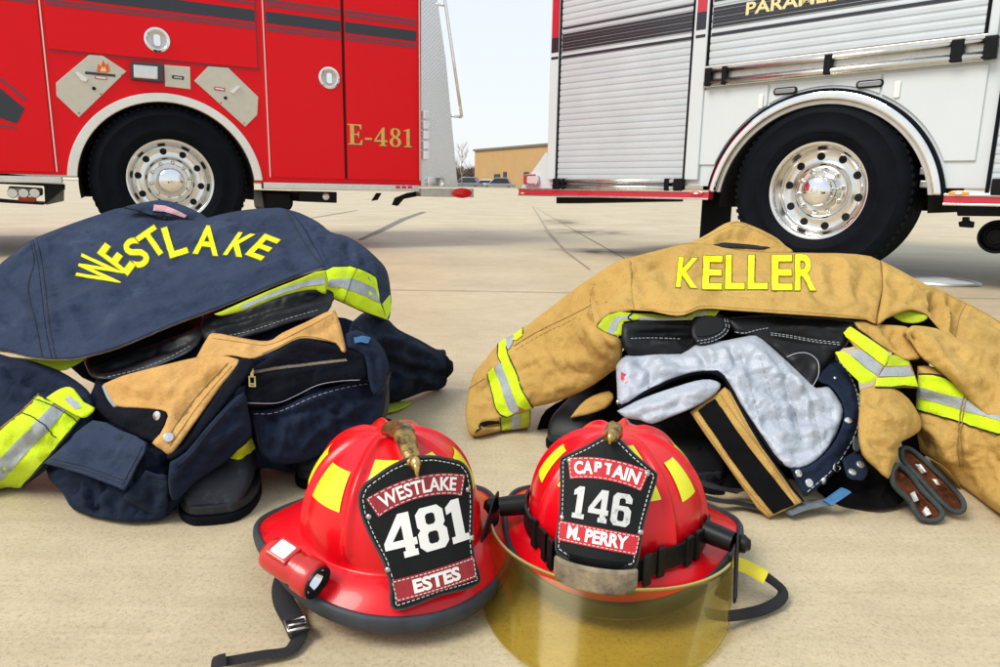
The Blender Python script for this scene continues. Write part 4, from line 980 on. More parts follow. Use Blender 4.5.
# torch clipped on the brim (a thing of its own)
tc_ = P(292, 566, .735); dirv = (P(313, 577, .722) - P(276, 554, .745)).normalized()
def K13(pr): return [(a * 1.12, b_ * 1.12) for a, b_ in pr]
dirv = (P(313, 578, .715) - P(276, 554, .742)).normalized()
tt = thing('torch', 'small red and black torch clipped to the brim of the helmet with the 481 shield', 'torch', tuple(tc_))
def along(prof, c, d, seg=24, flat=None):
    b = B().lathe(prof, axis='z', seg=seg); qn = Vector((0, 0, 1)).rotation_difference(Vector(d).normalized()); b.map(lambda v: qn @ v + Vector(c)); return b
along(K13([(0, -.034), (.012, -.034), (.0165, -.030), (.0175, -.024), (.0175, .004), (.0165, .008), (.0165, .014)]), (0, 0, 0), dirv).go('body', M['torch_red'], tt, True, sharp=40)
along(K13([(.0165, .013), (.019, .015), (.0195, .030), (.0185, .033), (.0172, .034)]), (0, 0, 0), dirv).go('bezel', M['torch_red'], tt, True, sharp=35)
along(K13([(.0172, .0338), (.0172, .0362), (.0145, .0362), (.0145, .030)]), (0, 0, 0), dirv).go('lens_ring', M['plastic_black'], tt, True, sharp=35)
along(K13([(.0145, .030), (.011, .022), (.005, .017), (0, .0165)]), (0, 0, 0), dirv).go('reflector', M['chrome'], tt, True)
along(K13([(0, .021), (.003, .020), (.004, .016)]), (0, 0, 0), dirv, 12).go('bulb_or_glint', M['red_lens'], tt, True)
along(K13([(.0145, .0305), (0, .031)]), (0, 0, 0), dirv, 24).go('lens_ring', M['red_lens'], tt, True) if False else None
upv = Vector((0, -.35, 1)); sv = dirv.cross(upv).normalized(); uv_ = sv.cross(dirv).normalized()
def obox(c, du, dv, dw, m, name, par, bevel=.0015):
    c = Vector(c) * 1.12; du *= 1.25; dv *= 1.25; dw *= 1.25
    b = B().box((-1, -1, -1), (1, 1, 1)); b.map(lambda v: Vector(c) + dirv * v.x * du + sv * v.y * dv + uv_ * v.z * dw); return b.go(name, m, par, bevel=bevel)
obox(uv_ * .0155 - dirv * .010, .0095, .0085, .004, M['white_plastic'], 'switch_cover', tt, .003)
obox(uv_ * .013 - dirv * .010, .0125, .0105, .005, M['torch_red'], 'clip', tt, .002)
obox(-uv_ * .016 - dirv * .010, .016, .008, .006, M['plastic_black'], 'mount', tt, .002)
# ---------- right helmet
HR = dict(c=(.158, .875), yaw=R(-17), z=.070)
t2 = thing('fire_helmet', 'red helmet with an amber visor and black shield numbered 146', 'helmet', (HR['c'][0], HR['c'][1], HR['z']), 'fire helmets'); t2.rotation_euler = (0, 0, HR['yaw'])
h2 = helmet(t2, HR['z'], SLH); h2.front = .015; h2.side = .034; h2.build()
for th0, th1 in ((-pi / 4, 0), (0, pi / 4)): h2.patch(th0 + .10, th1 - .08, .20, .62, top=.62)
for th0, th1 in ((-pi / 2, -pi / 4), (pi / 4, pi / 2), (-3 * pi / 4, -pi / 2), (pi / 2, 3 * pi / 4)): h2.patch(th0 + .22, th1 - .22, .40, .68, top=.9)
sh = Shield(h2, (-.002, -.160, .018), R(24), roll=R(-2))
half = [(.030, .004), (.046, .012), (.0475, .050), (.052, .085), (.0565, .112), (.050, .119), (.028, .133), (.010, .147), (0, .150)]
lp = [(0, .002)] + half + [(-a, b) for a, b in half[-2::-1]]; lp = [tuple(p) for p in cr1(lp + [lp[0]], 3)[:-1]]
fs = sh.sheet([lp], 'front_shield', M['leather_edge'], .0045)
sh.sheet([inset(lp, .0020)], 'shield_face', M['leather_black'], .0012, .0045, fs)
sh.stitch(inset(lp, .0048)[::3], .0058, fs, .0048)
bn = arcband(0, -.050, .148, .172, -.27, .27); bo_ = sh.sheet([bn], 'banner', M['banner_bright'], .0012, .0057, fs); sh.stitch(inset(bn, .0016), .0071, bo_, .004)
# the third letter of the banner is half worn away
for txt, w, x0 in (('CA', .0205, -.0245), ('AIN', .0285, .0205)):
    V2, F2 = fit_text(txt, w, .0150, .035); sh.put(arctext([(x + x0, y) for x, y in V2], 0, -.050, .1525), F2, 'lettering', M['letter_white'], .0008, .0069, bo_)
V2, F2 = poly2d([[(-.0128, .003), (-.0098, .003), (-.0098, .0075), (-.0062, .0080), (-.0052, .0105), (-.0062, .0148), (-.0128, .0148)], [(-.0098, .0100), (-.0082, .0104), (-.0084, .0124), (-.0098, .0124)]], .004)
sh.put(arctext(V2, 0, -.050, .1525), F2, 'lettering', M['letter_white'], .0008, .0069, bo_)
V2, F2 = poly2d([[(-.0028, .0125), (.0005, .0116), (.0004, .0018), (.0036, .0018), (.0036, .0110), (.0046, .0148), (-.0022, .0148)]], .004); sh.put(arctext(V2, 0, -.050, .1525), F2, 'lettering', M['letter_white'], .0008, .0069, bo_)
V2, F2 = glyphs('146', SLAB, .036, .13, .005); sh.put([(x * .80, y + .0505) for x, y in V2], F2, 'numerals', M['number_silver'], .0012, .0057, fs)
rb = [(-.043, .0225), (.043, .0225), (.0445, .0445), (-.0445, .0445)]; rb_ = sh.sheet([rb], 'banner', M['banner_bright'], .0012, .0057, fs); sh.stitch(inset(rb, .0018), .0071, rb_, .0045)
V2, F2 = fit_text('M. PERRY', .066, .0148, .04); sh.put([(x, y + .0265) for x, y in V2], F2, 'lettering', M['letter_white'], .0008, .0069, rb_)
for x, y in ((-.044, .113), (.044, .113), (-.043, .048), (.045, .048)): sh.rivet(x, y, .0057, fs)
eagle(h2, sh.f(0, .146, .005) + Vector((0, -.003, .002)), h2.dome(0, .17) + Vector((0, 0, .004)), .0095, .0090)
# strap round the base of the dome with its scorched pad, brackets and visor
def hl(th, r, z): b = h2.base(th, r); return Vector((b.x, b.y, z))
b = B(); path = [hl(th, 1.045 + .06 * math.exp(-(th / .5) ** 2), .018 - .004 * math.cos(th)) for th in np.linspace(-1.75, 1.75, 60)]
b.tube(path, .0085, 8, flat=.45, up=(0, -.2, 1)); 
V = []
gs = h2
def bandring(th0, th1, z0, z1, r0, thick, n=50):
    V = []; Fc = []
    for i in range(n + 1):
        th = th0 + (th1 - th0) * i / n; g = 1 + .16 * math.exp(-(th / .48) ** 4) + .0
        for (rr, z) in ((r0, z0), (r0 + thick, z0), (r0 + thick, z1), (r0, z1)):
            p = h2.base(th, rr * g); V.append(Vector((p.x, p.y, z)))
    for i in range(n):
        for k in range(4): Fc.append((i * 4 + k, i * 4 + (k + 1) % 4, (i + 1) * 4 + (k + 1) % 4, (i + 1) * 4 + k))
    Fc += [(0, 1, 2, 3), (n * 4 + 3, n * 4 + 2, n * 4 + 1, n * 4)]
    return V, Fc
V, Fc = bandring(-1.55, 1.55, .004, .030, 1.03, .03); gs = mk('goggle_strap', V, Fc, M['plastic_black'], t2, world=False)
V, Fc = bandring(-.335, .335, -.004, .026, 1.09, .045, 24); pad = B().add(V, Fc).go('scorched_pad', M['burnt_pad'], gs, bevel=.003)
for th in (-.43, .43, -.56, .60, .95, 1.1, -.80):
    V, Fc = bandring(th - .045, th + .045, -.002, .036, 1.055 if abs(th) < .6 else 1.03, .05, 4); B().add(V, Fc).go('strap_slide', M['plastic_black'], gs, bevel=.002)
for sgn in (-1, 1):
    th = sgn * 1.32; p = h2.base(th, 1.0); q0 = Vector((p.x + sgn * .004, p.y, .022)); q1 = q0 + Vector((sgn * .034, -.012, -.004))
    b = B(); b.tube([q0, q0 + (q1 - q0) * .5, q1], [.014, .0135, .0125], 16); b.go('pivot_arm', M['plastic_black'], t2, True, sharp=40)
    kb = B().lathe([(0, 0), (.010, 0), (.011, .002), (.011, .008), (.0085, .010), (.006, .014), (0, .015)], axis='x', seg=18); kb.map(lambda v: Vector((v.x * sgn, v.y, v.z)) + q1 + Vector((sgn * .006, 0, 0)))
    kb.go('knob', M['plastic_black'], t2, True, sharp=35)
    # flat side arm running down to the visor edge
    arm = [(-.010, .018), (.012, .015), (.046, -.010), (.074, -.030), (.052, -.050), (-.012, -.026)]
    b = B(); x0 = q1.x + sgn * .003
    b.add([Vector((x0 + d * sgn, q1.y - a, q1.z + c)) for d in (0, .003) for a, c in arm], [tuple(range(6)), tuple(range(11, 5, -1))] + [(i, (i + 1) % 6, 6 + (i + 1) % 6, 6 + i) for i in range(6)])
    b.go('side_arm', M['plastic_black'], t2, bevel=.001)
VX = abs(q1.x) - .004
def visor_pt(a, v, o=0):
    # a: -1..1 across, v: 0 top .. 1 bottom
    th = a * 1.22; rx = (VX + .002 + .001 * v) / math.sin(1.22); ry = .168 + .078 * v 
    y0 = -.038; z = .006 - .020 * (1 - abs(a) ** 2.5) * (1 - v) - (h2.z0 + .003) * v * 1.0
    z = (.010 - .008 * (1 - abs(a) ** 2.5)) * (1 - v) + (-h2.z0 + .003 + .012 * abs(a) ** 6) * v
    return Vector(((rx + o) * math.sin(th), y0 - (ry + o + y0) * math.cos(th), z))
V = []; Fc = []; na, nv = 60, 16
for j in range(nv + 1):
    for i in range(na + 1): V.append(visor_pt(2 * i / na - 1, j / nv))
for j in range(nv):
    for i in range(na): Fc.append((j * (na + 1) + i, j * (na + 1) + i + 1, (j + 1) * (na + 1) + i + 1, (j + 1) * (na + 1) + i))
vo = mk('visor', V, Fc, M['amber_visor'], t2, True, world=False); so = vo.modifiers.new('solid', 'SOLIDIFY'); so.thickness = .0022
B().tube([visor_pt(a, 0) for a in np.linspace(-1, 1, 60)], .0019, 8).go('visor_edge', mat('visor_edge', (.36, .29, .10), .25, coat=.5), vo, True)
# chin strap loop on the right
cs = webbing('chin_strap', [P(728, 560, .80), P(748, 567, .805), G(767, 577, .035), G(782, 590, .016), G(780, 600, .012), G(764, 609, .010), G(744, 614, .012), G(724, 616, .02), G(706, 613, .03)], .0135, M['web_black'], t2, .3, up=(0, -.6, .8))
webbing('strap_tab', [P(734, 562, .795), P(750, 568.5, .797), G(766, 577.5, .042)], .019, M['yellow_web'], cs, .35, up=(0, -.6, .8))
# ------------------------------------------------------------------ turnout gear
from mathutils.geometry import delaunay_2d_cdt
from mathutils.bvhtree import BVHTree
def cloth(name, col, col2, rough=.85, vs=9, dirt=None, bump=.85, sheen=.0, crumple=0):
    M[name] = mat(name, col, rough, 0, vs=vs, col2=col2, bump=bump, bs=1100, bd=.0012, weave=True, sheen=sheen, dirt=dirt, spec=.15, crumple=crumple)
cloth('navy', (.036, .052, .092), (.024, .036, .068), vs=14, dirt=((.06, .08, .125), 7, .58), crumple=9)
cloth('navy_dark', (.015, .0245, .050), (.008, .0135, .030), vs=12, dirt=((.032, .048, .080), 9, .62), sheen=0, crumple=11)  # dirt tone here is a paler blue: lit folds put into the colour
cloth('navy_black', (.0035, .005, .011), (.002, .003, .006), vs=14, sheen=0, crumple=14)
cloth('tan', (.57, .36, .105), (.46, .275, .072), vs=7, dirt=((.29, .16, .045), 8, .63), crumple=9)
cloth('tan_light', (.66, .385, .135), (.52, .275, .08), vs=12, dirt=((.34, .17, .05), 9, .62), crumple=13)
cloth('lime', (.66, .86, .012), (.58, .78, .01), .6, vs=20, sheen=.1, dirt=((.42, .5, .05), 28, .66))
cloth('lime_shade', (.50, .62, .02), (.38, .46, .02), .6, vs=20, sheen=.1)  # darker copy of lime: shade on the tucked-under bands is in the colour
cloth('silver_tape', (.42, .45, .46), (.33, .36, .37), .4, vs=30, sheen=0)
cloth('yellow_letters', (.90, .83, .004), (.85, .76, .004), .6, vs=30, sheen=.1, bump=.25)
cloth('letter_border', (.20, .21, .012), (.13, .14, .01), .7, vs=40)
cloth('blk_cloth', (.004, .004, .005), (.002, .002, .003), .8, vs=20, sheen=0)
cloth('velcro', (.003, .003, .0035), (.002, .002, .002), .95, vs=40, sheen=0, bump=.9)
cloth('brown_lining', (.17, .05, .015), (.035, .012, .006), .8, vs=40)
cloth('grey_binding', (.060, .072, .070), (.035, .042, .042), .8, vs=40)
cloth('pink_label', (.66, .40, .44), (.60, .33, .38), .8, vs=40)
cloth('blue_tab', (.07, .20, .38), (.05, .15, .30), .7, vs=40)
cloth('grey_web', (.16, .18, .19), (.11, .12, .13), .7, vs=40)
M['silver_liner'] = mat('silver_liner', (.43, .46, .51), .56, .10, vs=6, col2=(.40, .43, .48), bump=.45, bs=55, bd=.0010, weave=True, crumple=13)
M['thread_dark'] = mat('thread_dark', (.012, .014, .02), .9)
M['thread_tan'] = mat('thread_tan', (.30, .18, .06), .9)
M['thread_pale'] = mat('thread_pale', (.45, .47, .5), .8)
M['snap'] = mat('snap', (.72, .72, .70), .25, 1., var=.1, vs=60)
M['boot_leather'] = mat('boot_leather', (.005, .0055, .007), .5, var=.45, spec=.3, vs=12, bump=.35, bs=70, bd=.002)
M['boot_rubber'] = mat('boot_rubber', (.012, .014, .018), .5, var=.4, spec=.35, vs=16, bump=.3, bs=120, bd=.002, dirt=((.07, .07, .07), 16, .62))
class RBF:
    def __init__(s, pts):
        X = np.array([(p[0], p[1]) for p in pts], float) / 100; y = np.array([G(p[0], p[1], .008).y if len(p) < 3 or p[2] is None else p[2] for p in pts], float)
        n = len(X)
        if n == 1: X = np.vstack([X, X + [1, 0], X + [0, 1]]); y = np.repeat(y, 3); n = 3
        D = np.linalg.norm(X[:, None] - X[None], axis=-1); K = s.k(D) + np.eye(n) * 1e-4
        A = np.zeros((n + 3, n + 3)); A[:n, :n] = K; A[:n, n] = 1; A[:n, n + 1:] = X; A[n, :n] = 1; A[n + 1:, :n] = X.T
        s.c = np.linalg.lstsq(A, np.r_[y, 0, 0, 0], rcond=None)[0]; s.X = X; s.n = n
    def k(s, D): return np.where(D > 1e-9, D * D * np.log(np.maximum(D, 1e-9)), 0)
    def __call__(s, P2):
        P2 = np.asarray(P2, float) / 100; D = np.linalg.norm(P2[:, None] - s.X[None], axis=-1)
        return s.k(D) @ s.c[:s.n] + s.c[s.n] + P2 @ s.c[s.n + 1:]
RAYA = np.array([fw, rt2, dn2])
def Pn(P2, Y):
    a = (P2[:, 0] - CX) / F; b = (P2[:, 1] - CY) / F
    d = RAYA[0] + a[:, None] * RAYA[1] + b[:, None] * RAYA[2]
    return np.array([0, 0, CAM_H]) + d * (Y / d[:, 1])[:, None]
def segd(P2, a, b):
    a = np.array(a, float); b = np.array(b, float); ab = b - a; t = np.clip(((P2 - a) @ ab) / max(ab @ ab, 1e-9), 0, 1)
    return np.linalg.norm(P2 - a - t[:, None] * ab, axis=1), t
def inside(P2, L):
    x, y = P2[:, 0], P2[:, 1]; r = np.zeros(len(P2), bool)
    for i in range(len(L)):
        (x0, y0), (x1, y1) = L[i - 1], L[i]
        c = ((y0 > y) != (y1 > y)); 
        with np.errstate(divide='ignore', invalid='ignore'): r ^= c & (x < (x1 - x0) * (y - y0) / (y1 - y0 if y1 != y0 else 1e-9) + x0)
    return r
def resample(L, step, closed=True):
    out = []; n = len(L)
    for i in range(n if closed else n - 1):
        a = np.array(L[i], float); b = np.array(L[(i + 1) % n], float); k = max(1, int(round(np.linalg.norm(b - a) / step)))
        out += [tuple(a + (b - a) * j / k) for j in range(k)]
    if not closed: out.append(tuple(L[-1]))
    return out
def tri2d(L, cell):
    L = resample(L, cell); A = np.array(L); x0, y0 = A.min(0); x1, y1 = A.max(0)
    gx = []; j = 0; y = y0 + cell * .5
    while y < y1:
        gx += [(x + (cell * .5 if j % 2 else 0), y) for x in np.arange(x0 + cell * .4, x1, cell)]; y += cell * .866; j += 1
    Gp = np.array(gx) if gx else np.zeros((0, 2))
    if len(Gp):
        A2 = np.array(L); Tn = np.roll(A2, -1, 0) - np.roll(A2, 1, 0); Tn /= np.linalg.norm(Tn, axis=1)[:, None] + 1e-9; Nn = np.stack([-Tn[:, 1], Tn[:, 0]], 1)
        ar = np.sum(A2[:, 0] * np.roll(A2[:, 1], -1) - np.roll(A2[:, 0], -1) * A2[:, 1]); Nn *= np.sign(ar)
        rings = []
        for q_ in (.32, .8):
            Rg = A2 + Nn * cell * q_; Rg = Rg[inside(Rg, L)]; dr = np.full(len(Rg), 1e9)
            for i in range(len(L)): dr = np.minimum(dr, segd(Rg, L[i - 1], L[i])[0])
            rings.append(Rg[dr > cell * q_ * .9])
        Gp = Gp[inside(Gp, L)]
        d = np.full(len(Gp), 1e9)
        for i in range(len(L)): d = np.minimum(d, segd(Gp, L[i - 1], L[i])[0])
        Gp = np.vstack(rings + [Gp[d > cell * 1.25]])
    n = len(L); vs = [Vector(p) for p in L] + [Vector(p) for p in Gp]
    r = delaunay_2d_cdt(vs, [(i, (i + 1) % n) for i in range(n)], [list(range(n))], 1, 1e-6)
    return np.array([tuple(v) for v in r[0]]), [tuple(f) for f in r[2]], L
def wr_noise(p, amp, sc, seed):
    q = Vector(p) * sc + Vector((seed * 3.7, seed * 1.3, seed * 7.1))
    w = Vector((noise.noise(q * .5), noise.noise(q * .5 + Vector((9, 2, 4))), noise.noise(q * .5 + Vector((1, 8, 3)))))
    q1 = Vector((q.x * .55, q.y, q.z)) * .62 + w * .55
    d0 = noise.voronoi(q1)[0]; c0 = min(.55, d0[1] - d0[0])
    d1 = noise.voronoi(q1 * 2.3 + w)[0]; c1 = min(.5, d1[1] - d1[0])
    a = noise.noise(q * .8 + w * .6)
    d2 = noise.voronoi(q1 * 4.6 + w * 2)[0]; c2 = min(.5, d2[1] - d2[0])
    return amp * (.7 * a + 1.5 * (c0 - .28) + .8 * (c1 - .25) + .34 * (c2 - .25))
def wr_noise_old(p, amp, sc, seed):
    q = Vector(p) * sc + Vector((seed * 3.7, seed * 1.3, seed * 7.1))
    w = Vector((noise.noise(q * .6), noise.noise(q * .6 + Vector((9, 2, 4))), noise.noise(q * .6 + Vector((1, 8, 3)))))
    a = noise.noise(q + w * .9); b = 1 - abs(noise.noise(Vector((q.x * .7, q.y * 1.6, q.z * 1.6)) * 1.35 + w)) * 2
    c = 1 - abs(noise.noise(q * 3.1 + w * 1.5)) * 2
    return amp * (.55 * a + .42 * b + .14 * c)
class Pillow:
    """soft piece: outline and depths measured on the photo, given its own rounding, thickness and folds"""
    def __init__(s, name, poly, depth, m, parent, w=.03, bf=.02, bb=.012, cell=4.5, cr=(), wr=(.006, 22, 1), sm=3, label=None, rnd=.5):
        L = [tuple(p) for p in cr1(list(poly) + [poly[0]], sm)[:-1]] if sm else list(poly)
        V2, Fc, L = tri2d(L, cell * .66); s.rbf = RBF(depth); Y = s.rbf(V2); base = Pn(V2, Y)
        d = np.full(len(V2), 1e9)
        for i in range(len(L)): d = np.minimum(d, segd(V2, L[i - 1], L[i])[0])
        dm = d * np.linalg.norm(base - np.array(CAM), axis=1) / F
        e = np.sqrt(np.maximum(0, 1 - (1 - np.clip(dm / w, 0, 1)) ** 2))
        ex = Pn(V2 + [1.5, 0], s.rbf(V2 + [1.5, 0])) - base; ey = Pn(V2 + [0, 1.5], s.rbf(V2 + [0, 1.5])) - base
        nn = np.cross(ey, ex); nn /= np.linalg.norm(nn, axis=1)[:, None] + 1e-12
        vd = np.array(CAM) - base; vd /= np.linalg.norm(vd, axis=1)[:, None]
        nn *= np.sign((nn * vd).sum(1))[:, None]; nn = nn * .55 + vd * .45; nn /= np.linalg.norm(nn, axis=1)[:, None]
        disp = np.zeros(len(V2))
        if wr: disp += np.array([wr_noise(p, wr[0] * 1.55, wr[1], wr[2]) for p in base])
        for c in cr:
            pts, wd, amp = c[0], c[1], c[2]; best = np.full(len(V2), 1e9); tt = np.zeros(len(V2)); n = len(pts) - 1
            pp = [tuple(x) for x in cr1(pts, 4)] if n > 1 else pts; n = len(pp) - 1
            for i in range(n):
                dd, t = segd(V2, pp[i], pp[i + 1]); k = dd < best; best[k] = dd[k]; tt[k] = (i + t[k]) / n
            g = np.exp(-(best / wd) ** 1.15) - .35 * np.exp(-((best - 2.1 * wd) / (1.0 * wd)) ** 2)
            disp += amp * g * np.clip(np.minimum(tt, 1 - tt) * 5 + .25, 0, 1)
        s.n = nn; we = np.clip(dm / .02, 0, 1)[:, None]; wn = nn * we + vd * (1 - we); wn /= np.linalg.norm(wn, axis=1)[:, None]
        fr = base + vd * (bf * e)[:, None] + wn * (disp * (.15 + .85 * np.minimum(1, dm / .015)))[:, None]; bk = fr - vd * ((max(bf, 0) + bb) * e + .004 * np.minimum(1, dm / .01))[:, None]
        s.V2 = V2
        edge = d < 1e-4; idx = {}; V = [Vector(p) for p in fr]
        for i in range(len(V2)):
            if edge[i]: idx[i] = i
            else: idx[i] = len(V); V.append(Vector(bk[i]))
        F1 = []; 
        for f in Fc:
            p, q, r = V[f[0]], V[f[1]], V[f[2]]
            f = f if (q - p).cross(r - p).dot(CAM - p) > 0 else f[::-1]; F1.append(f)
        s.bvh = BVHTree.FromPolygons(V[:len(V2)], F1)
        F2 = [tuple(idx[i] for i in f[::-1]) for f in F1 if not all(edge[i] for i in f)]
        s.o = mk(name, V, F1 + F2, M[m] if isinstance(m, str) else m, parent, True, True, label)
    def hit(s, px, py):
        d = ray(px, py).normalized(); r = s.bvh.ray_cast(CAM, d)
        if r[0] is None:
            p0 = P(px, py, float(s.rbf([(px, py)])[0])); r = s.bvh.find_nearest(p0)
            return r[0], (r[1] if r[1].dot(CAM - r[0]) > 0 else -r[1])
        return r[0], (r[1] if r[1].dot(d) < 0 else -r[1])
    def at(s, px, py, off):
        p, n = s.hit(px, py); v = (CAM - p).normalized(); n = (n * .5 + v * .5).normalized(); return p + n * off
    def drape(s, name, poly, m, off=.0018, cell=4., sm=0, par=None, label=None):
        L = [tuple(p) for p in cr1(list(poly) + [poly[0]], sm)[:-1]] if sm else list(poly)
        V2, Fc, L = tri2d(L, cell); return s._put(name, V2, Fc, m, off, par, label)
    def _put(s, name, V2, Fc, m, off, par=None, label=None):
        V = [s.at(x, y, off) for x, y in V2]; k = len(V); V += [s.at(x, y, -.0008) for x, y in V2]; ed = set(); F1 = []
        for f in Fc:
            a, b, c = V[f[0]], V[f[1]], V[f[2]]
            f = tuple(f) if (b - a).cross(c - a).dot(CAM - a) > 0 else tuple(f[::-1]); F1.append(f)
            for i in range(len(f)): ed.add((f[i], f[(i + 1) % len(f)]))
        sk = [(a, a + k, b + k, b) for a, b in ed if (b, a) not in ed]
        return mk(name, V, F1 + sk, M[m], par or s.o, True, True, label, sharp=50)
    def letters(s, name, items, m, off=.002, par=None):
        """items: (V2,F2) already in photo pixels"""
        V = []; Fc = []
        for v, f in items: k = len(V); V += v; Fc += [[i + k for i in q] for q in f]
        return s._put(name, V, Fc, m, off, par)
    def seam(s, pts, m='thread_dark', r=.0009, off=.0004, dash=0, name='stitching', par=None, step=2.):
        pp = resample([tuple(p) for p in cr1(pts, 5)] if len(pts) > 2 else pts, step, False); b = B()
        Q = [s.at(x, y, off) for x, y in pp]
        if dash:
            for i in range(0, len(Q) - dash, dash + 1): b.tube(Q[i:i + dash + 1], r, 5)
        else: b.tube(Q, r, 6)
        W_ = parent_world(par or s.o).inverted(); b.map(lambda v: W_ @ v); return b.go(name, M[m], par or s.o, True)
    def snap(s, px, py, r=.0062, m='snap', par=None):
        p, n = s.hit(px, py); b = B().lathe([(0, .0035), (r * .35, .0036), (r * .5, .0026), (r * .8, .0034), (r, .0022), (r * 1.02, 0)], axis='z', seg=20)
        qn = Vector((0, 0, 1)).rotation_difference(n); W_ = parent_world(par or s.o).inverted(); b.map(lambda v: W_ @ (qn @ v + p)); return b.go('snap', M[m], par or s.o, True)
def base_thing(name, label, cat, px, py, group=None):
    g = G(px, py); return thing(name, label, cat, (g.x, g.y, 0), group)
def px_text(ch, cx, cy, w, h, ang, bold=.045, shear=0.):
    """one letter placed in photo pixels: centre, size, rotation (clockwise, degrees)"""
    V2, F2 = text2d(ch, 1., bold, .026); xs = [v[0] for v in V2]; ys = [v[1] for v in V2]; x0, x1, y0, y1 = min(xs), max(xs), min(ys), max(ys); a = R(ang); c, q = math.cos(a), math.sin(a); out = []
    for x, y in V2:
        u = ((x - x0) / (x1 - x0) - .5) * w; v = -((y - y0) / (y1 - y0) - .5) * h; u += -v * shear
        out.append((cx + u * c - v * q, cy + u * q + v * c))
    return out, F2
GJ, GT, GB, GG = 'turnout jackets', 'turnout trousers', 'fire boots', 'work gloves'
# ============================ LEFT: navy set
tr = base_thing('turnout_trousers', 'dark navy turnout trousers crumpled over boots with tan lining and a brass zip', 'trousers', 220, 470, GT)
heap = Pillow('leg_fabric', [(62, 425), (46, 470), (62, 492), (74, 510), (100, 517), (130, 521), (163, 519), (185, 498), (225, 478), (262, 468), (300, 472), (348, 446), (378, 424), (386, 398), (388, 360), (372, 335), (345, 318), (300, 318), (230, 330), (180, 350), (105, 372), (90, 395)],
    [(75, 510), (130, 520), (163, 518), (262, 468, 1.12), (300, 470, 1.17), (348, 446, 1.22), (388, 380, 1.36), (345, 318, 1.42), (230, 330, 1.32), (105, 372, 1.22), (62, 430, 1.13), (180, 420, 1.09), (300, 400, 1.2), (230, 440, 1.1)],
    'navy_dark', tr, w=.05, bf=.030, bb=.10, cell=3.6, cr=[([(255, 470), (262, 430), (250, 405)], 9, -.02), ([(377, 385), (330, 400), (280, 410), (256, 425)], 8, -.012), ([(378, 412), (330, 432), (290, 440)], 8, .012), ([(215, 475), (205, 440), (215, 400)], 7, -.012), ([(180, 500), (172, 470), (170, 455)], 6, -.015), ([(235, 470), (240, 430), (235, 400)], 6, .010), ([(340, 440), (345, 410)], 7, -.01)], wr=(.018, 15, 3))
heap.drape('cuff_band', [(226, 462), (238, 449), (251, 438), (254, 448), (243, 460), (232, 466)], 'lime', .004)
bag = Pillow('pocket_bag', [(46, 466), (60, 455), (90, 455), (126, 480), (140, 492), (160, 505), (160, 519), (130, 522), (100, 518), (82, 513), (70, 500), (60, 480)], [(60, 475, 1.06), (82, 513), (130, 521), (160, 518), (126, 478, 1.02)], 'navy_dark', tr, w=.03, bf=.018, bb=.04, cr=[([(80, 470), (72, 488), (82, 508)], 4, -.010), ([(105, 485), (92, 495), (96, 515)], 4, -.012), ([(120, 495), (112, 505), (118, 520)], 4, -.008)], wr=(.008, 26, 5))
flap = Pillow('pocket_flap', [(43.5, 463), (60, 449), (92, 420), (120, 430), (147, 443), (138, 465), (126, 489), (119, 488), (82, 474), (46, 464)], [(44, 463, 1.02), (92, 422, 1.045), (147, 446, .985), (124, 488, .962), (82, 474, .985)], 'navy', tr, w=.008, bf=.006, bb=.005, sm=2, cr=[([(60, 455), (100, 445), (140, 455)], 10, .006), ([(80, 470), (95, 440)], 7, -.004)], wr=(.005, 20, 7))
flap.seam([(50, 462), (84, 470), (120, 483), (126, 482)], 'thread_dark', .0007); flap.seam([(52, 459), (86, 467), (121, 479.5), (128, 477)], 'thread_dark', .0007); flap.seam([(122, 485), (133, 465), (143, 446)], 'thread_dark', .0007)
bel = Pillow('pocket_gusset', [(146, 470), (157, 474), (168, 476), (168, 495), (167, 511), (160, 520), (140, 510), (122, 500), (132, 487)], [(146, 470, .975), (168, 476, .97), (160, 519, .985), (122, 500, .975)], 'navy_dark', tr, w=.012, bf=.008, bb=.02, sm=2, cr=[([(146, 478), (166, 483)], 3, -.004), ([(150, 486), (152, 512)], 4, -.005)], wr=(.005, 30, 9))
bel.seam([(144, 477), (156, 480), (167, 482)], 'thread_dark', .0007); bel.seam([(126, 497), (142, 506), (159, 515)], 'thread_dark', .0007)
fly = Pillow('fly_flap', [(99, 386), (106, 396), (115, 407), (138, 408), (160, 410), (168, 416), (162, 430), (156, 441), (144, 439), (114, 424), (96, 408)], [(99, 387, 1.105), (115, 407, 1.07), (168, 416, 1.02), (156, 441, 1.005), (96, 408, 1.08)], 'navy_black', tr, w=.008, bf=.006, bb=.006, sm=2, cr=[([(105, 410), (150, 425)], 8, .004)], wr=(.004, 20, 4))
for x, y in ((157.5, 416),): fly.snap(x, y, .0075)
# tan lining, laid open
lin = Pillow('lining_back', [(196, 358), (206, 340), (214, 333), (242, 338), (268, 341), (282, 333), (306, 322), (332, 310), (338, 318), (342, 331), (346, 350), (342, 352), (336, 344), (318, 340), (299, 339), (280, 348), (262, 356), (250, 359), (232, 356), (214, 358)],
    [(196, 358, 1.17), (214, 333, 1.24), (268, 341, 1.22), (332, 310, 1.29), (345, 350, 1.21), (299, 339, 1.20), (250, 359, 1.145)], 'tan_light', tr, w=.010, bf=.008, bb=.006, cell=4, sm=3, cr=[([(232, 336), (240, 347), (236, 356)], 4, -.006), ([(268, 342), (300, 330), (330, 316)], 4, .005), ([(290, 338), (330, 328)], 4, -.004)], wr=(.005, 24, 6))
lin.seam([(336, 343), (318, 338), (299, 337), (280, 346), (262, 354)], 'thread_tan', .0008); lin.seam([(212, 338), (240, 342), (268, 345), (300, 331), (333, 314)], 'thread_tan', .0006)
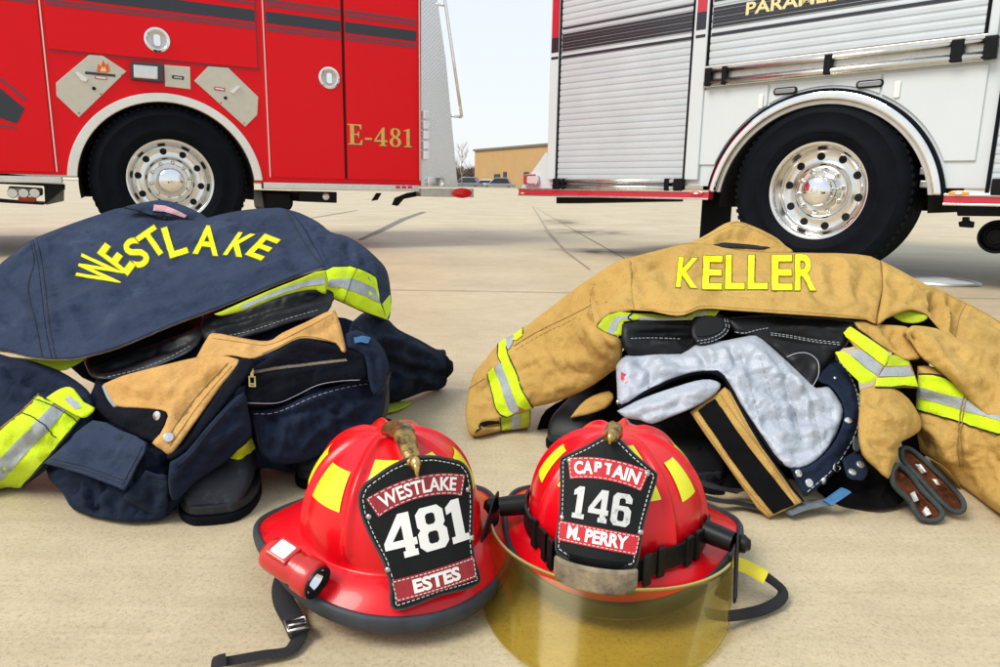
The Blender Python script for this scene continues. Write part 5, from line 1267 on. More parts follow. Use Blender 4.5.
lap = Pillow('lining_flap', [(103.5, 384), (122, 376), (144, 370), (180, 361), (212, 355), (238, 359), (238, 366), (224, 383), (210, 402), (195, 423), (180, 444), (170, 455), (162, 450), (152, 443), (160, 434), (168, 416), (160, 410), (135, 408), (115, 406.5), (107, 396)],
    [(103.5, 384, 1.10), (144, 370, 1.11), (212, 355, 1.13), (238, 362, 1.11), (210, 402, 1.05), (170, 455, .985), (152, 443, .99), (168, 416, 1.02), (115, 407, 1.07), (170, 390, 1.065)], 'tan_light', tr, w=.008, bf=.007, bb=.006, cell=4, sm=2, cr=[([(228, 366), (200, 392), (175, 425)], 3.5, -.007), ([(218, 362), (190, 385), (168, 412)], 3.5, .005), ([(120, 384), (150, 392), (180, 384)], 6, .006), ([(130, 398), (160, 400), (185, 392)], 5, -.005)], wr=(.005, 22, 8))
lap.seam([(228, 363), (205, 387), (185, 411), (166, 440)], 'thread_tan', .0009); lap.seam([(232, 366), (210, 391), (190, 417), (170, 446)], 'thread_tan', .0007)
lap.snap(168.5, 437.5, .0075)
lap.seam([(104, 386), (109, 398), (116, 407.5)], 'silver_tape', .003, .0, name='edge_piping')
b_ = Pillow('fly_edge', [(236, 365), (240, 359), (248, 358), (254, 364), (248, 376), (226, 404), (204, 432), (184, 455), (172, 460), (166, 456), (180, 444), (196, 423), (212, 401), (226, 381)], [(240, 359, 1.115), (254, 364, 1.11), (226, 404, 1.05), (172, 460, .985), (166, 456, .985)], 'navy_black', tr, w=.008, bf=.009, bb=.01, cell=3.5, sm=2, wr=(.003, 30, 2))
zp = Pillow('zip_panel', [(245.5, 372), (254, 367), (276, 353), (299, 339), (320, 342), (342, 347), (362, 354), (366, 365), (368, 375), (359, 382), (338, 383), (318, 387), (296, 397), (276.5, 405), (254, 407.5), (245.5, 404), (245, 388)],
    [(247, 374, 1.115), (299, 339, 1.19), (362, 355, 1.225), (368, 375, 1.215), (318, 387, 1.165), (254, 407, 1.08)], 'navy_black', tr, w=.010, bf=.009, bb=.010, cell=4, sm=2, cr=[([(256, 380), (300, 372), (350, 362)], 4, .003), ([(270, 398), (310, 380), (360, 374)], 6, .004)], wr=(.004, 20, 11))
zp.seam([(246, 403), (276.5, 403), (297, 395), (318, 385), (340, 381), (360, 380)], 'thread_pale', .0006)
# zip: two tapes of small teeth
b = B(); W_ = parent_world(tr).inverted(); ZL = resample([(251, 373), (275, 368.5), (300, 365.5), (325, 362.5), (346, 360)], 1.15, False)
for i, (x, y) in enumerate(ZL):
    p, n = zp.hit(x, y + (.45 if i % 2 else -.45)); b.box(W_ @ (p - Vector((.0008, .001, .0011))), W_ @ (p + Vector((.0008, .001, .0011)) + n * .0022))
b.go('zip_teeth', M['brass_bright'], zp.o, world=False) if False else mk('zip_teeth', [parent_world(tr) @ v for v in b.V], b.F, M['steel'], zp.o)
p0, n0 = zp.hit(250.5, 373); b = B(); b.sphere(p0 + n0 * .003, .0055, 10, 6, (1.1, .7, .8)); p1, n1 = zp.hit(251.8, 395); p0 = p0 + n0 * .006; p1 = p1 + n1 * .009; dd = (p1 - p0).normalized(); sd_ = dd.cross(n0).normalized(); n2 = sd_.cross(dd)
if n2.dot(CAM - p0) < 0: n2 = -n2
def bar(b, c0, c1, w, t):
    V = [c0 - sd_ * w + n2 * 0, c0 + sd_ * w, c0 + sd_ * w + n2 * t, c0 - sd_ * w + n2 * t]; V += [v + (c1 - c0) for v in V]
    b.add(V, [(0, 3, 2, 1), (4, 5, 6, 7), (0, 1, 5, 4), (1, 2, 6, 5), (2, 3, 7, 6), (3, 0, 4, 7)])
q0 = p0 + n0 * .004; q1 = q0 + dd * .036
bar(b, q0, q0 + dd * .018, .0024, .0022)
for sg in (-1, 1): bar(b, q0 + dd * .016 + sd_ * .0042 * sg, q1 + sd_ * .0042 * sg, .0012, .0022)
for k in (.016, .030, .0345): bar(b, q0 + dd * k, q0 + dd * (k + .0026), .005, .0024)
b.map(lambda v: parent_world(zp.o).inverted() @ v); b.go('zip_pull', M['brass_bright'], zp.o)
kn = Pillow('knee_panel', [(250, 410), (276, 408), (320, 390), (366, 380), (384, 386), (384, 400), (372, 424), (340, 444), (304, 462), (270, 462), (256, 440)], [(250, 410, 1.10), (366, 382, 1.24), (384, 398, 1.24), (340, 444, 1.15), (270, 462, 1.07), (310, 425, 1.12)], 'navy_dark', tr, w=.014, bf=.012, bb=.02, cell=4, sm=2, cr=[([(258, 420), (300, 412), (350, 395)], 4, -.008), ([(300, 455), (320, 430), (372, 400)], 5, .009), ([(268, 455), (275, 430), (268, 412)], 4, -.008), ([(340, 440), (338, 415), (350, 398)], 4, -.007)], wr=(.008, 20, 13))
kn.seam([(254, 414), (278, 412), (322, 394), (366, 384), (381, 388)], 'thread_pale', .0006, dash=2); kn.seam([(262, 458), (258, 440), (254, 418)], 'thread_dark', .0008)
lf = Pillow('leg_fold', [(170, 462), (186, 452), (206, 428), (228, 404), (244, 392), (248, 408), (252, 436), (238, 450), (226, 462), (214, 470), (196, 482), (182, 496), (172, 500), (168, 482)], [(170, 464, .965), (244, 392, 1.07), (252, 436, 1.06), (214, 470, 1.02), (176, 498, .975), (205, 445, 1.0)], 'navy_dark', tr, w=.014, bf=.014, bb=.02, cell=4, sm=2, cr=[([(180, 485), (200, 455), (236, 410)], 4, -.008), ([(188, 460), (212, 440), (240, 400)], 4, .007), ([(200, 478), (222, 455), (246, 430)], 4, -.008)], wr=(.008, 20, 17))
lf.seam([(174, 468), (190, 455), (210, 430), (232, 405), (243, 396)], 'thread_dark', .0008)
ws = Pillow('waist_strap', [(345, 334), (356, 330), (372, 338), (382, 350), (388, 366), (384, 390), (374, 396), (368, 378), (364, 356), (348, 348)], [(345, 334, 1.26), (372, 338, 1.28), (388, 366, 1.26), (374, 394, 1.2), (348, 348, 1.22)], 'navy_dark', tr, w=.012, bf=.012, bb=.02, cell=3.5, sm=2, cr=[([(352, 340), (372, 352), (378, 385)], 3, -.006)], wr=(.005, 28, 3))
ws.drape('blue_tab', [(353.5, 338), (362, 336.5), (370, 338.5), (368, 344), (361, 342.5), (355, 344)], 'blue_tab', .004)
# drawcord with its toggles
b = B(); W_ = parent_world(tr).inverted()
cordp = [Vector(tuple(q)) for q in cr1([tuple(P(*a)) for a in ((88, 444, 1.045), (97, 453, 1.03), (112, 448, 1.03), (126, 449, 1.015), (136, 441, 1.02), (124, 434, 1.03), (108, 436, 1.04), (101, 430, 1.06))], 6)]
b.tube(cordp, .0032, 8); b.sphere(P(87, 444, 1.04), .0075, 12, 8, (1.25, .8, .9)); b.sphere(P(126, 439, 1.01), .0085, 12, 8, (1.2, .9, 1)); b.sphere(P(105, 433, 1.03), .008, 12, 8, (1, .9, 1.2)); b.map(lambda v: W_ @ v); b.go('drawcord', M['web_black'], tr, True)
# boots under the navy heap
def boot(px, py, hd, label, height=.19, sc=1., mat_up='boot_rubber', px2=None):
    """fire boot whose toe tip touches the slab at (px,py), pointing along heading hd (0 = towards the camera)"""
    g = G(px, py); L_ = .30 * sc; c, s_ = math.cos(hd), math.sin(hd); bx = g.x - s_ * L_ * .72 * 1; by = g.y + c * L_ * .72
    t = thing('fire_boot', label, 'boot', (bx, by, 0), GB); t.rotation_euler = (0, 0, hd)
    # local: toe towards -y, at y=-.216*sc
    st = [(-.216, .030, .022, .035), (-.208, .040, .042, .046), (-.190, .049, .064, .056), (-.160, .055, .078, .062), (-.120, .057, .086, .064), (-.080, .053, .100, .066), (-.040, .049, .130, .072), (.0, .048, .16, .080), (.04, .047, .17, .085), (.068, .042, .15, .078), (.078, .030, .10, .05)]
    V = []; Fc = []; n = 20
    for y, hw_, top, _ in st:
        for k in range(n):
            a = 2 * math.pi * k / n; ca, sa = math.cos(a), math.sin(a)
            V.append((math.copysign(abs(ca) ** .75, ca) * hw_ * sc, y * sc, (.022 + (top - .022) * (.5 + .5 * math.copysign(abs(sa) ** .8, sa))) * sc))
    for i in range(len(st) - 1):
        for k in range(n): Fc.append((i * n + k, i * n + (k + 1) % n, (i + 1) * n + (k + 1) % n, (i + 1) * n + k))
    Fc += [tuple(range(n)), tuple(range(len(V) - 1, len(V) - 1 - n, -1))]
    o = B().add(V, Fc).go('foot', M[mat_up], t, True); sb = o.modifiers.new('sub', 'SUBSURF'); sb.levels = sb.render_levels = 2
    out = [(x * sc, y * sc) for x, y in [(0, -.226), (.030, -.221), (.050, -.196), (.060, -.155), (.061, -.11), (.054, -.06), (.051, 0), (.052, .05), (.042, .082), (.018, .092)]]; out = sym(out)[:-1] if False else out + [(-x, y) for x, y in out[::-1] if x > 0]
    out = [tuple(p) for p in cr1(out + [out[0]], 4)[:-1]]
    def sole(z0, z1, gr): 
        b = B(); k = len(out); V = [(x * gr, y * gr, z0) for x, y in out] + [(x * gr, y * gr, z1) for x, y in out]
        b.add(V, [tuple(range(k - 1, -1, -1)), tuple(range(k, 2 * k))] + [(i, (i + 1) % k, k + (i + 1) % k, k + i) for i in range(k)]); return b
    sole(.001, .014, 1.).go('sole', M['rubber'], t, bevel=.002); sole(.014, .030, .975).go('welt', M['boot_rubber'], t, bevel=.003)
    b = B(); cap_ = []
    sh_ = [(.050, .10), (.053, .13), (.056, height)]
    V = []; Fc = []
    prof = sh_ + [(.052, height), (.049, height - .03)]
    b.lathe([(r * sc, z * sc) for r, z in prof], (0, .018 * sc, 0), axis='z', seg=32, sz=1.12); b.go('shaft', M['boot_leather'], t, True, sharp=60)
    return t
boot(214, 523, R(14), 'black rubber boot whose toe shows in front of the navy trousers', .19)
boot(318, 489, R(-8), 'black boot half hidden behind the helmet with the 481 shield', .14)
def shaftroll(t, poly, depth, cr, lines):
    p = Pillow('rolled_top', poly, depth, 'boot_leather', t, w=.03, bf=.022, bb=.03, cell=3, sm=3, cr=cr, wr=(.004, 20, 5))
    for l in lines: p.seam(l, 'thread_pale', .0006, dash=2, step=1.5)
    return p
bts = [o for o in COL.objects if o.name.startswith('fire_boot')]
shaftroll(bts[0], [(84, 362), (96, 342), (128, 328), (160, 316), (190, 306), (204, 318), (198, 346), (172, 361), (140, 374), (112, 380), (92, 377)], [(90, 362, 1.22), (150, 335, 1.31), (200, 312, 1.37), (140, 374, 1.18), (198, 346, 1.23)], [([(88, 365), (150, 342), (198, 324)], 3.2, -.009), ([(94, 373), (150, 354), (198, 337)], 3.2, -.010)], [[(108, 377), (140, 369), (170, 357), (190, 346)]])
shaftroll(bts[1], [(202, 318), (228, 300), (262, 288), (290, 280), (320, 274), (334, 290), (326, 314), (296, 322), (264, 333), (236, 341), (212, 344), (200, 334)], [(206, 326, 1.3), (270, 302, 1.36), (325, 298, 1.38), (236, 340, 1.26), (300, 318, 1.31)], [([(204, 328), (260, 311), (330, 294)], 3.2, -.010), ([(210, 336), (262, 323), (326, 306)], 3.2, -.010)], [[(222, 337), (250, 331), (290, 318), (318, 310)]])
# ---- navy jacket
ja = base_thing('turnout_jacket', 'navy turnout jacket with arched yellow lettering laid over its boots', 'jacket', 190, 440, GJ)
back = Pillow('back_panel', [(-38, 305), (-20, 282), (0, 264), (30, 241), (52, 231), (76, 222), (100, 214), (120, 208), (140, 211), (165, 218), (190, 220), (206, 218), (224, 213.5), (244, 210), (268, 208), (286, 209), (300, 222), (313, 244), (325, 268), (300, 276), (262, 291), (220, 308.5), (172, 326), (130, 344), (100, 354), (70, 360), (36, 359), (5, 352), (-32, 350)],
    [(-38, 310, 1.32), (0, 264, 1.48), (76, 222, 1.62), (165, 218, 1.64), (286, 209, 1.68), (325, 268, 1.42), (220, 308, 1.30), (100, 354, 1.17), (5, 352, 1.20), (130, 285, 1.40), (240, 250, 1.50), (30, 300, 1.36)],
    'navy', ja, w=.024, bf=.014, bb=.002, cell=4, cr=[([(205, 221), (215, 245), (235, 262)], 9, -.008), ([(100, 330), (160, 310), (240, 285)], 10, .007), ([(80, 340), (150, 325), (215, 300)], 6, -.004), ([(190, 285), (235, 280), (280, 262)], 6, .006), ([(200, 296), (250, 285)], 4, -.004), ([(300, 230), (290, 255), (300, 270)], 6, -.005), ([(50, 255), (58, 300), (62, 345)], 5, -.005), ([(10, 290), (25, 310), (20, 340)], 8, .008), ([(90, 240), (105, 270), (95, 310)], 12, .006), ([(60, 320), (100, 320)], 6, -.004), ([(240, 225), (255, 235), (280, 232)], 7, .005), ([(110, 300), (150, 292), (190, 296)], 7, -.006), ([(70, 262), (90, 285), (88, 320)], 8, -.007), ([(225, 268), (255, 272), (290, 255)], 6, .007), ([(140, 315), (185, 306), (230, 290)], 5, .006), ([(296, 232), (302, 250), (318, 262)], 5, .006), ([(46, 300), (70, 312), (84, 340)], 6, .006), ([(5, 318), (30, 330)], 5, -.005)], wr=(.009, 11, 2))
back.seam([(30, 242), (34, 262), (28, 290), (36, 325), (42, 357)], r=.0012); back.seam([(37, 239), (42, 265), (46, 295), (50, 330), (56, 359)], r=.0012); back.seam([(33, 241), (38, 264), (42, 296), (46, 330), (52, 359)], 'navy_dark', .0006)
back.seam([(286, 210), (296, 228), (308, 248), (323, 267)], r=.0012); back.seam([(-30, 348), (5, 349.5), (36, 356.5), (70, 357.5), (100, 351.5), (130, 341.5), (172, 323.5), (220, 306), (262, 288.5), (300, 273.5), (322, 265.5)], r=.0008)
back.seam([(-32, 350), (5, 352), (36, 359), (70, 360), (100, 354), (130, 344), (172, 326), (220, 308.5), (262, 291), (300, 276), (325, 268)], 'thread_tan', .0009, 0., name='hem_piping')
items = []; items2 = []
# letter centres and angles read off the photo
for ch, x, y, w_, h_, a, shr in (('W', 100.5, 271.5, 23, 45, -73, 0), ('E', 116.5, 259.5, 13, 38, -53, 0), ('S', 136.5, 253, 16.5, 31, -37, 0), ('T', 153, 243, 22, 28, -35, 0), ('L', 175, 241, 19, 31, -17, 0), ('A', 207, 240.5, 25, 29, 6, 0), ('K', 240.5, 245, 19, 24, 8, .5), ('E', 263, 247.5, 17, 26, 21, .42)):
    items.append(px_text(ch, x, y, w_, h_, a, .02, shr)); items2.append(px_text(ch, x, y, w_ + 1.7, h_ + 1.7, a, .042, shr))
back.letters('lettering', items, 'yellow_letters', .0021)
back.letters('letter_border', items2, 'letter_border', .0012)
col_ = Pillow('collar', [(122, 208), (131, 205), (148, 201.5), (163, 200), (180, 204), (194, 210), (208, 218), (204, 222), (188, 223), (165, 220), (142, 212.5)], [(122, 208, 1.63), (163, 200, 1.68), (208, 218, 1.66), (165, 220, 1.63)], 'navy', ja, w=.014, bf=.012, bb=.012, cell=3.5, sm=2, cr=[([(130, 208), (150, 213), (165, 214)], 2.5, -.006), ([(155, 211), (180, 217), (200, 219)], 2.5, -.010)], wr=(.004, 25, 2))
col_.drape('hanger_label', [(154, 205.2), (165, 206.2), (178, 211), (187, 215.5), (185, 218.5), (176, 214.8), (164, 211.5), (153, 211)], 'pink_label', .003)
col_.drape('collar_gap_shade', [(150, 214.5), (165, 216), (180, 217.5), (194, 220), (186, 222), (166, 219.5)], 'navy_black', .002)  # dark patch laid on the collar: the shade inside it as colour
# side panel with the reflective hem band, and the right sleeve
side = Pillow('side_panel', [(286, 209), (300, 213), (318, 222), (331, 232), (346, 236), (362, 245), (378, 259), (387, 271), (390.5, 290), (391, 308), (387, 321), (372, 316), (352, 306), (338, 300), (323, 294), (324, 268), (312, 244), (299, 222)],
    [(286, 209, 1.68), (331, 232, 1.63), (387, 271, 1.60), (390, 310, 1.52), (323, 294, 1.40), (324, 268, 1.43), (352, 300, 1.42), (352, 262, 1.50)], 'navy', ja, w=.03, bf=.02, bb=.02, cell=3.5, cr=[([(331, 232), (322, 246), (330, 264)], 4, -.012), ([(346, 240), (352, 255), (368, 268)], 5, -.012), ([(352, 240), (372, 262), (380, 290)], 5, .010), ([(305, 222), (318, 240), (328, 262)], 4, .006)], wr=(.008, 18, 6))
LB = [(325.6, 271.6), (333, 268), (350, 267), (364, 271.6), (375.5, 278), (380, 303), (386, 319.5), (364, 311), (340, 300), (324, 293.5)]
side.drape('reflective_band', LB, 'lime', .003); 
bb_ = side.drape('band_silver', [(329, 280), (341, 278.5), (354, 279.5), (364, 283), (374, 288.5), (380, 303), (368, 298), (354, 292), (341, 288), (328, 286.5)], 'silver_tape', .0042)
side.drape('reflective_band', [(389.5, 295), (390.5, 310), (386, 320), (382, 304)], 'lime', .003); 
side.seam([(325.6, 271), (333, 267.4), (350, 266.4), (364, 271), (375.5, 277.5), (380, 303)], r=.0010, off=.003); side.seam([(324, 294), (340, 300.5), (364, 311.5), (386, 320)], r=.0012, off=.002); side.seam([(357, 268.5), (351, 280), (344, 302)], r=.0006, off=.0048); side.seam([(324, 271), (325, 293)], 'thread_dark', .0014, off=.003)
Pillow('dark_backing', [(58, 356), (120, 342), (200, 312), (270, 284), (326, 262), (334, 300), (300, 326), (230, 346), (150, 372), (96, 384)], [(58, 356, 1.40), (326, 264, 1.60), (230, 346, 1.48), (96, 384, 1.36)], 'navy_black', ja, w=.02, bf=.004, bb=.02, cell=6, wr=None)  # dark sheet added behind the hem gap to stand in for the shade there
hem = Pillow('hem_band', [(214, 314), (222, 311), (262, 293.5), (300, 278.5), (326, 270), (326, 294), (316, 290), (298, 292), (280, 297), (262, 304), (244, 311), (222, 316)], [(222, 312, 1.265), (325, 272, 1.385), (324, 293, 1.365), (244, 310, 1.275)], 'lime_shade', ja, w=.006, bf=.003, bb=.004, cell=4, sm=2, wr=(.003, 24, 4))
hem.drape('band_silver', [(240, 306), (262, 297), (285, 287.5), (310, 280), (325, 277), (325, 284), (305, 286.5), (284, 293), (262, 301), (244, 309)], 'silver_tape', .001)
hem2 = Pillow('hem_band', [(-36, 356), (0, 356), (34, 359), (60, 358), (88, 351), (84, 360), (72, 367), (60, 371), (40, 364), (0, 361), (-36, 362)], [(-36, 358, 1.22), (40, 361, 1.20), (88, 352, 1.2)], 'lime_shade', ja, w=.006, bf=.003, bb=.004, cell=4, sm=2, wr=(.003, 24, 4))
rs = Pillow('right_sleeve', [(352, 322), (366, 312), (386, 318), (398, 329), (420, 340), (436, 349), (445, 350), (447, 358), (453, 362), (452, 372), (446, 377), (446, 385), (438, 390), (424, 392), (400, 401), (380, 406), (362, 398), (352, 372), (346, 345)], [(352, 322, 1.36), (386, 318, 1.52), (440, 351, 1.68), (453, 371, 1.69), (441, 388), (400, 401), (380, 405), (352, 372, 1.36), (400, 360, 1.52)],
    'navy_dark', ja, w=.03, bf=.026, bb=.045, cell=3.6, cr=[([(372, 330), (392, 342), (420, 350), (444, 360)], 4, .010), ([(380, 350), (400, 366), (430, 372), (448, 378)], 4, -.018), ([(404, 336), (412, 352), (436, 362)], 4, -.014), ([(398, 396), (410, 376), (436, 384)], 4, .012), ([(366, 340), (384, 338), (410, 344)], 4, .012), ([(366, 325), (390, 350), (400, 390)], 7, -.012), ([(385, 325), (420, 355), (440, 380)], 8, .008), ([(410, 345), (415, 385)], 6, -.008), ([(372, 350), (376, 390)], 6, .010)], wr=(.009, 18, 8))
rs.seam([(440, 352), (446, 364), (443, 386)], r=.0012); rs.drape('cuff', [(446, 356), (450, 361), (454, 371), (450, 378), (445, 384), (447, 370)], 'navy_black', .004)
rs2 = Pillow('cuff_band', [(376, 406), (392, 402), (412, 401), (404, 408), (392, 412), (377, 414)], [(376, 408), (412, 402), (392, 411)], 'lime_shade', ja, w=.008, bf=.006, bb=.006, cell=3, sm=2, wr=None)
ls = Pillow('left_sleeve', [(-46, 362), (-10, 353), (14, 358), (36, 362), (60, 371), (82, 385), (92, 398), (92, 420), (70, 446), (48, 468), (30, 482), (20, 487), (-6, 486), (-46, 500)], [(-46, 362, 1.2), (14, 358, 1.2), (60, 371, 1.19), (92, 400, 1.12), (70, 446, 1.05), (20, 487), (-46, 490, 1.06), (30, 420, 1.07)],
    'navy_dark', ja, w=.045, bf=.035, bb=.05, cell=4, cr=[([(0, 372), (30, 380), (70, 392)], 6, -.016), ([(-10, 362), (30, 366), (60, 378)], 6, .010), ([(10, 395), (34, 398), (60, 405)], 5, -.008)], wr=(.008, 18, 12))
LA0, LA1, LB0, LB1 = (-40, 466), (39, 396.5), (-4, 514), (81, 417)
def lerp2(a, b, t): return (a[0] + (b[0] - a[0]) * t, a[1] + (b[1] - a[1]) * t)
ls.drape('reflective_band', [LA0, (0, 432), LA1, (52, 401), (66, 409), LB1, (64, 437), (42, 463), (21, 486.5), (0, 505)], 'lime', .003)
ls.drape('band_silver', [lerp2(LA0, LB0, .36), lerp2((0, 432), (21, 486), .36), lerp2(LA1, LB1, .36), lerp2(LA1, LB1, .66), lerp2((0, 432), (21, 486), .66), lerp2(LA0, LB0, .66)], 'silver_tape', .0042)
ls.seam([(-40, 464), (0, 430), (22, 412), (39, 395)], 'thread_tan', .0016, .003); ls.seam([(39, 396), (60, 405), (82, 417)], 'thread_dark', .0012, .0045); ls.seam([(34, 400), (56, 409), (77, 422)], 'thread_dark', .0007, .0048); ls.seam([(22, 413), (38, 421), (57, 438)], 'thread_dark', .0008, .0048); ls.seam([(22, 487), (43, 464), (65, 438), (82, 418)], 'thread_dark', .0016, .003)
lc = Pillow('sleeve_fold', [(46, 398), (56, 391), (66, 387), (74, 389), (84, 402), (95, 408), (90, 415), (82, 418), (68, 411), (54, 403)], [(46, 398, 1.07), (66, 387, 1.08), (95, 408, 1.06), (80, 418, 1.04)], 'lime', ja, w=.008, bf=.006, bb=.008, cell=3, sm=2, wr=(.004, 26, 2))
lc.drape('band_silver', [(64, 399), (70, 396), (78, 402), (82, 408), (75, 409.5)], 'silver_tape', .001)
# ============================ RIGHT: tan set
tr = base_thing('turnout_trousers', 'turnout trousers lying open with silver quilted liner and black velcro fly strip', 'trousers', 760, 480, GT)
hp = Pillow('leg_fabric', [(536, 432), (546, 410), (576, 394), (606, 386), (622, 352), (642, 336), (690, 326), (760, 332), (836, 350), (858, 380), (864, 430), (880, 450), (902, 476), (904, 500), (880, 510), (840, 508), (800, 511), (760, 508), (730, 498), (700, 490), (668, 470), (620, 446), (580, 444), (552, 446)],
    [(536, 432, 1.44), (552, 445, 1.44), (576, 396, 1.46), (622, 352, 1.34), (690, 326, 1.34), (836, 350, 1.30), (864, 430, 1.16), (902, 480, 1.12), (880, 509), (800, 511, 1.10), (730, 498, 1.12), (668, 470, 1.17), (700, 420, 1.25), (780, 420, 1.31), (800, 460, 1.25), (740, 360, 1.38)], 'blk_cloth', tr, w=.05, bf=.01, bb=.10, cr=[([(560, 420), (600, 410)], 6, .012), ([(690, 440), (720, 480)], 8, .014), ([(850, 470), (890, 495)], 8, .012)], wr=(.010, 18, 3))
Pillow('inner_leg', [(570, 418), (580, 405), (592, 396), (609, 391), (614, 398), (606, 408), (586, 415)], [(570, 418, 1.33), (609, 392, 1.33), (606, 408, 1.31)], 'tan', tr, w=.012, bf=.010, bb=.01, cell=3.5, sm=2, wr=(.004, 24, 3))
silv = dict(w=.016, bb=.012, cell=3.6)
l1 = Pillow('liner', [(616, 366), (622, 358), (632, 354), (654, 352.5), (681, 354), (695, 345), (712, 342), (728, 340), (742, 337), (756, 335), (768, 344), (779, 354), (798, 371), (816, 388), (828, 386), (838, 398), (844, 411), (840, 426), (834, 440), (822, 456), (807, 466), (791.5, 469), (779, 461), (768, 446), (752, 422), (740, 404), (728, 382), (713, 372), (692, 373), (668, 381), (640, 395), (620, 406), (617, 388)],
    [(616, 366, 1.27), (654, 352, 1.29), (695, 345, 1.29), (756, 335, 1.29), (816, 388, 1.22), (844, 411, 1.18), (822, 456, 1.10), (791, 469, 1.07), (752, 422, 1.14), (713, 372, 1.215), (668, 381, 1.21), (620, 406, 1.19), (770, 390, 1.20)], 'silver_liner', tr, bf=.020, **silv, sm=2,
    cr=[([(632, 356), (650, 372), (640, 392)], 6, -.012), ([(660, 354), (690, 366), (726, 362)], 5, -.010), ([(700, 346), (720, 356), (742, 352)], 5, .010), ([(730, 345), (735, 365), (726, 376)], 5, -.014), ([(640, 372), (670, 372), (700, 368)], 4, .009), ([(745, 340), (772, 366), (800, 388), (822, 392)], 6, .012), ([(742, 362), (770, 388), (806, 404)], 6, -.010), ([(756, 396), (785, 405), (830, 398)], 5, .009), ([(760, 420), (790, 418), (835, 416)], 5, -.008), ([(770, 436), (800, 434), (830, 430)], 4, .007), ([(782, 452), (806, 450), (824, 440)], 4, -.006), ([(806, 388), (800, 410), (815, 430)], 5, -.010), ([(690, 348), (706, 360), (700, 370)], 3, -.010), ([(720, 344), (732, 362), (752, 392), (770, 430)], 3.5, .012), ([(736, 370), (756, 400), (776, 446)], 3, -.010), ([(770, 352), (790, 392), (800, 440)], 3.5, -.010), ([(786, 366), (806, 404), (812, 448)], 3.5, .010), ([(640, 386), (648, 366), (664, 356)], 3, .009)], wr=(.007, 30, 5))
# quilting lines
for k in range(10):
    x0 = 640 + k * 20
    l1.seam([(x0, 345 + k * 2.0), (x0 + 14, 372 + k * 5.4), (x0 + 22, 392 + k * 7.6)], 'silver_tape', .0005, dash=2) if k in (5, 6, 7, 8) else None
l1.seam([(619, 408), (636, 398), (654, 389), (674, 379.5), (692, 374), (706, 371.5), (718, 373), (727, 381), (734, 394), (741, 407), (751, 423), (761, 438), (771, 452.5), (781, 466)], 'navy_black', .0052, 0., name='edge_binding')
l1.drape('red_mark', [(621, 372), (626, 374), (624, 378), (628, 381), (625, 383.5), (621, 379)], 'red_tape', .001)
l1.snap(618, 402, .004)
l2 = Pillow('liner_flap', [(617, 411), (634, 402), (654, 394), (675, 387), (695, 381), (710, 379.5), (721, 384), (716, 393), (702, 403), (686, 411), (668, 418), (652, 424), (640, 420), (626, 418)], [(617, 411, 1.185), (654, 394, 1.19), (710, 380, 1.20), (721, 385, 1.19), (686, 411, 1.15), (640, 421, 1.16)], 'silver_liner', tr, bf=.012, **silv, sm=2, cr=[([(630, 410), (670, 400), (710, 388)], 5, .007), ([(640, 416), (680, 405)], 3, -.006)], wr=(.006, 26, 7))
tf = Pillow('fly_flap', [(690, 412), (700, 404), (712, 396), (725, 387), (731, 392), (738, 405), (750, 427), (762, 447), (778, 469), (792, 489), (803, 502), (786, 510), (768, 518), (757, 508), (742, 487), (724, 461), (706, 436)], [(690, 412, 1.165), (725, 387, 1.19), (750, 427, 1.12), (803, 502, 1.045), (768, 517, 1.03), (724, 461, 1.09)], 'tan', tr, w=.007, bf=.006, bb=.006, cell=4, sm=1, cr=[([(724, 392), (756, 445), (796, 498)], 4, .004)], wr=(.004, 22, 9))
tf.drape('velcro_strip', [(698, 411), (706, 405), (715, 399), (730, 421), (748, 446), (770, 474), (794, 504.5), (783, 509), (773, 513.5), (752, 488), (730, 458), (714, 434)], 'velcro', .003)
tf.seam([(727, 390), (748, 430), (776, 470), (800, 501)], 'thread_tan', .0008); tf.seam([(720, 394), (738, 420), (768, 460), (797, 502)], 'thread_tan', .0007); tf.seam([(693, 413), (714, 443), (744, 486), (769, 515)], 'thread_tan', .0008)
tf.seam([(731, 391), (740, 407), (752, 428), (764, 447), (780, 469), (796, 491), (804, 501)], 'navy_black', .0030, 0., name='edge_binding')
wb = Pillow('waistband', [(834, 355), (846, 368), (855, 384), (860, 400), (861.5, 416), (858, 434), (848, 453), (836, 471), (822, 484), (807, 496), (801, 491), (790, 468), (800, 468), (810, 465), (824, 455), (836, 439), (843, 422), (844, 408), (837, 394), (828, 385), (818, 381), (822, 366)], [(834, 356, 1.29), (860, 400, 1.20), (848, 453, 1.12), (807, 495, 1.05), (791, 468, 1.065), (836, 438, 1.11), (842, 408, 1.165), (820, 378, 1.235)], 'navy_dark', tr, w=.010, bf=.010, bb=.012, cell=3.6, sm=2, cr=[([(850, 380), (853, 415), (838, 455)], 4, .004)], wr=(.004, 24, 4))
for x, y, r_ in ((848, 421, .0062), (798, 473.5, .0062), (808.5, 483, .0072), (823.5, 480.5, .0062), (835, 378.5, .0035)): wb.snap(x, y, r_)
wb.seam([(835, 358), (847, 371), (855, 387), (858.5, 402), (859, 418), (855, 434), (846, 451), (834, 468), (820, 481), (806, 493)], 'thread_pale', .0007, dash=2)
wb.seam([(835, 355), (847, 368), (856, 384), (861, 400)], 'lime_shade', .0016, 0., name='edge_piping')
b = B(); W_ = parent_world(wb.o).inverted(); p, n = wb.hit(836, 469); pp = [wb.at(*a, .004) for a in ((831, 468), (834, 463.5), (841, 469), (837, 474))]; b.tube(pp, .0018, 8, closed=True); b.map(lambda v: W_ @ v); b.go('strap_ring', M['snap'], wb.o, True)
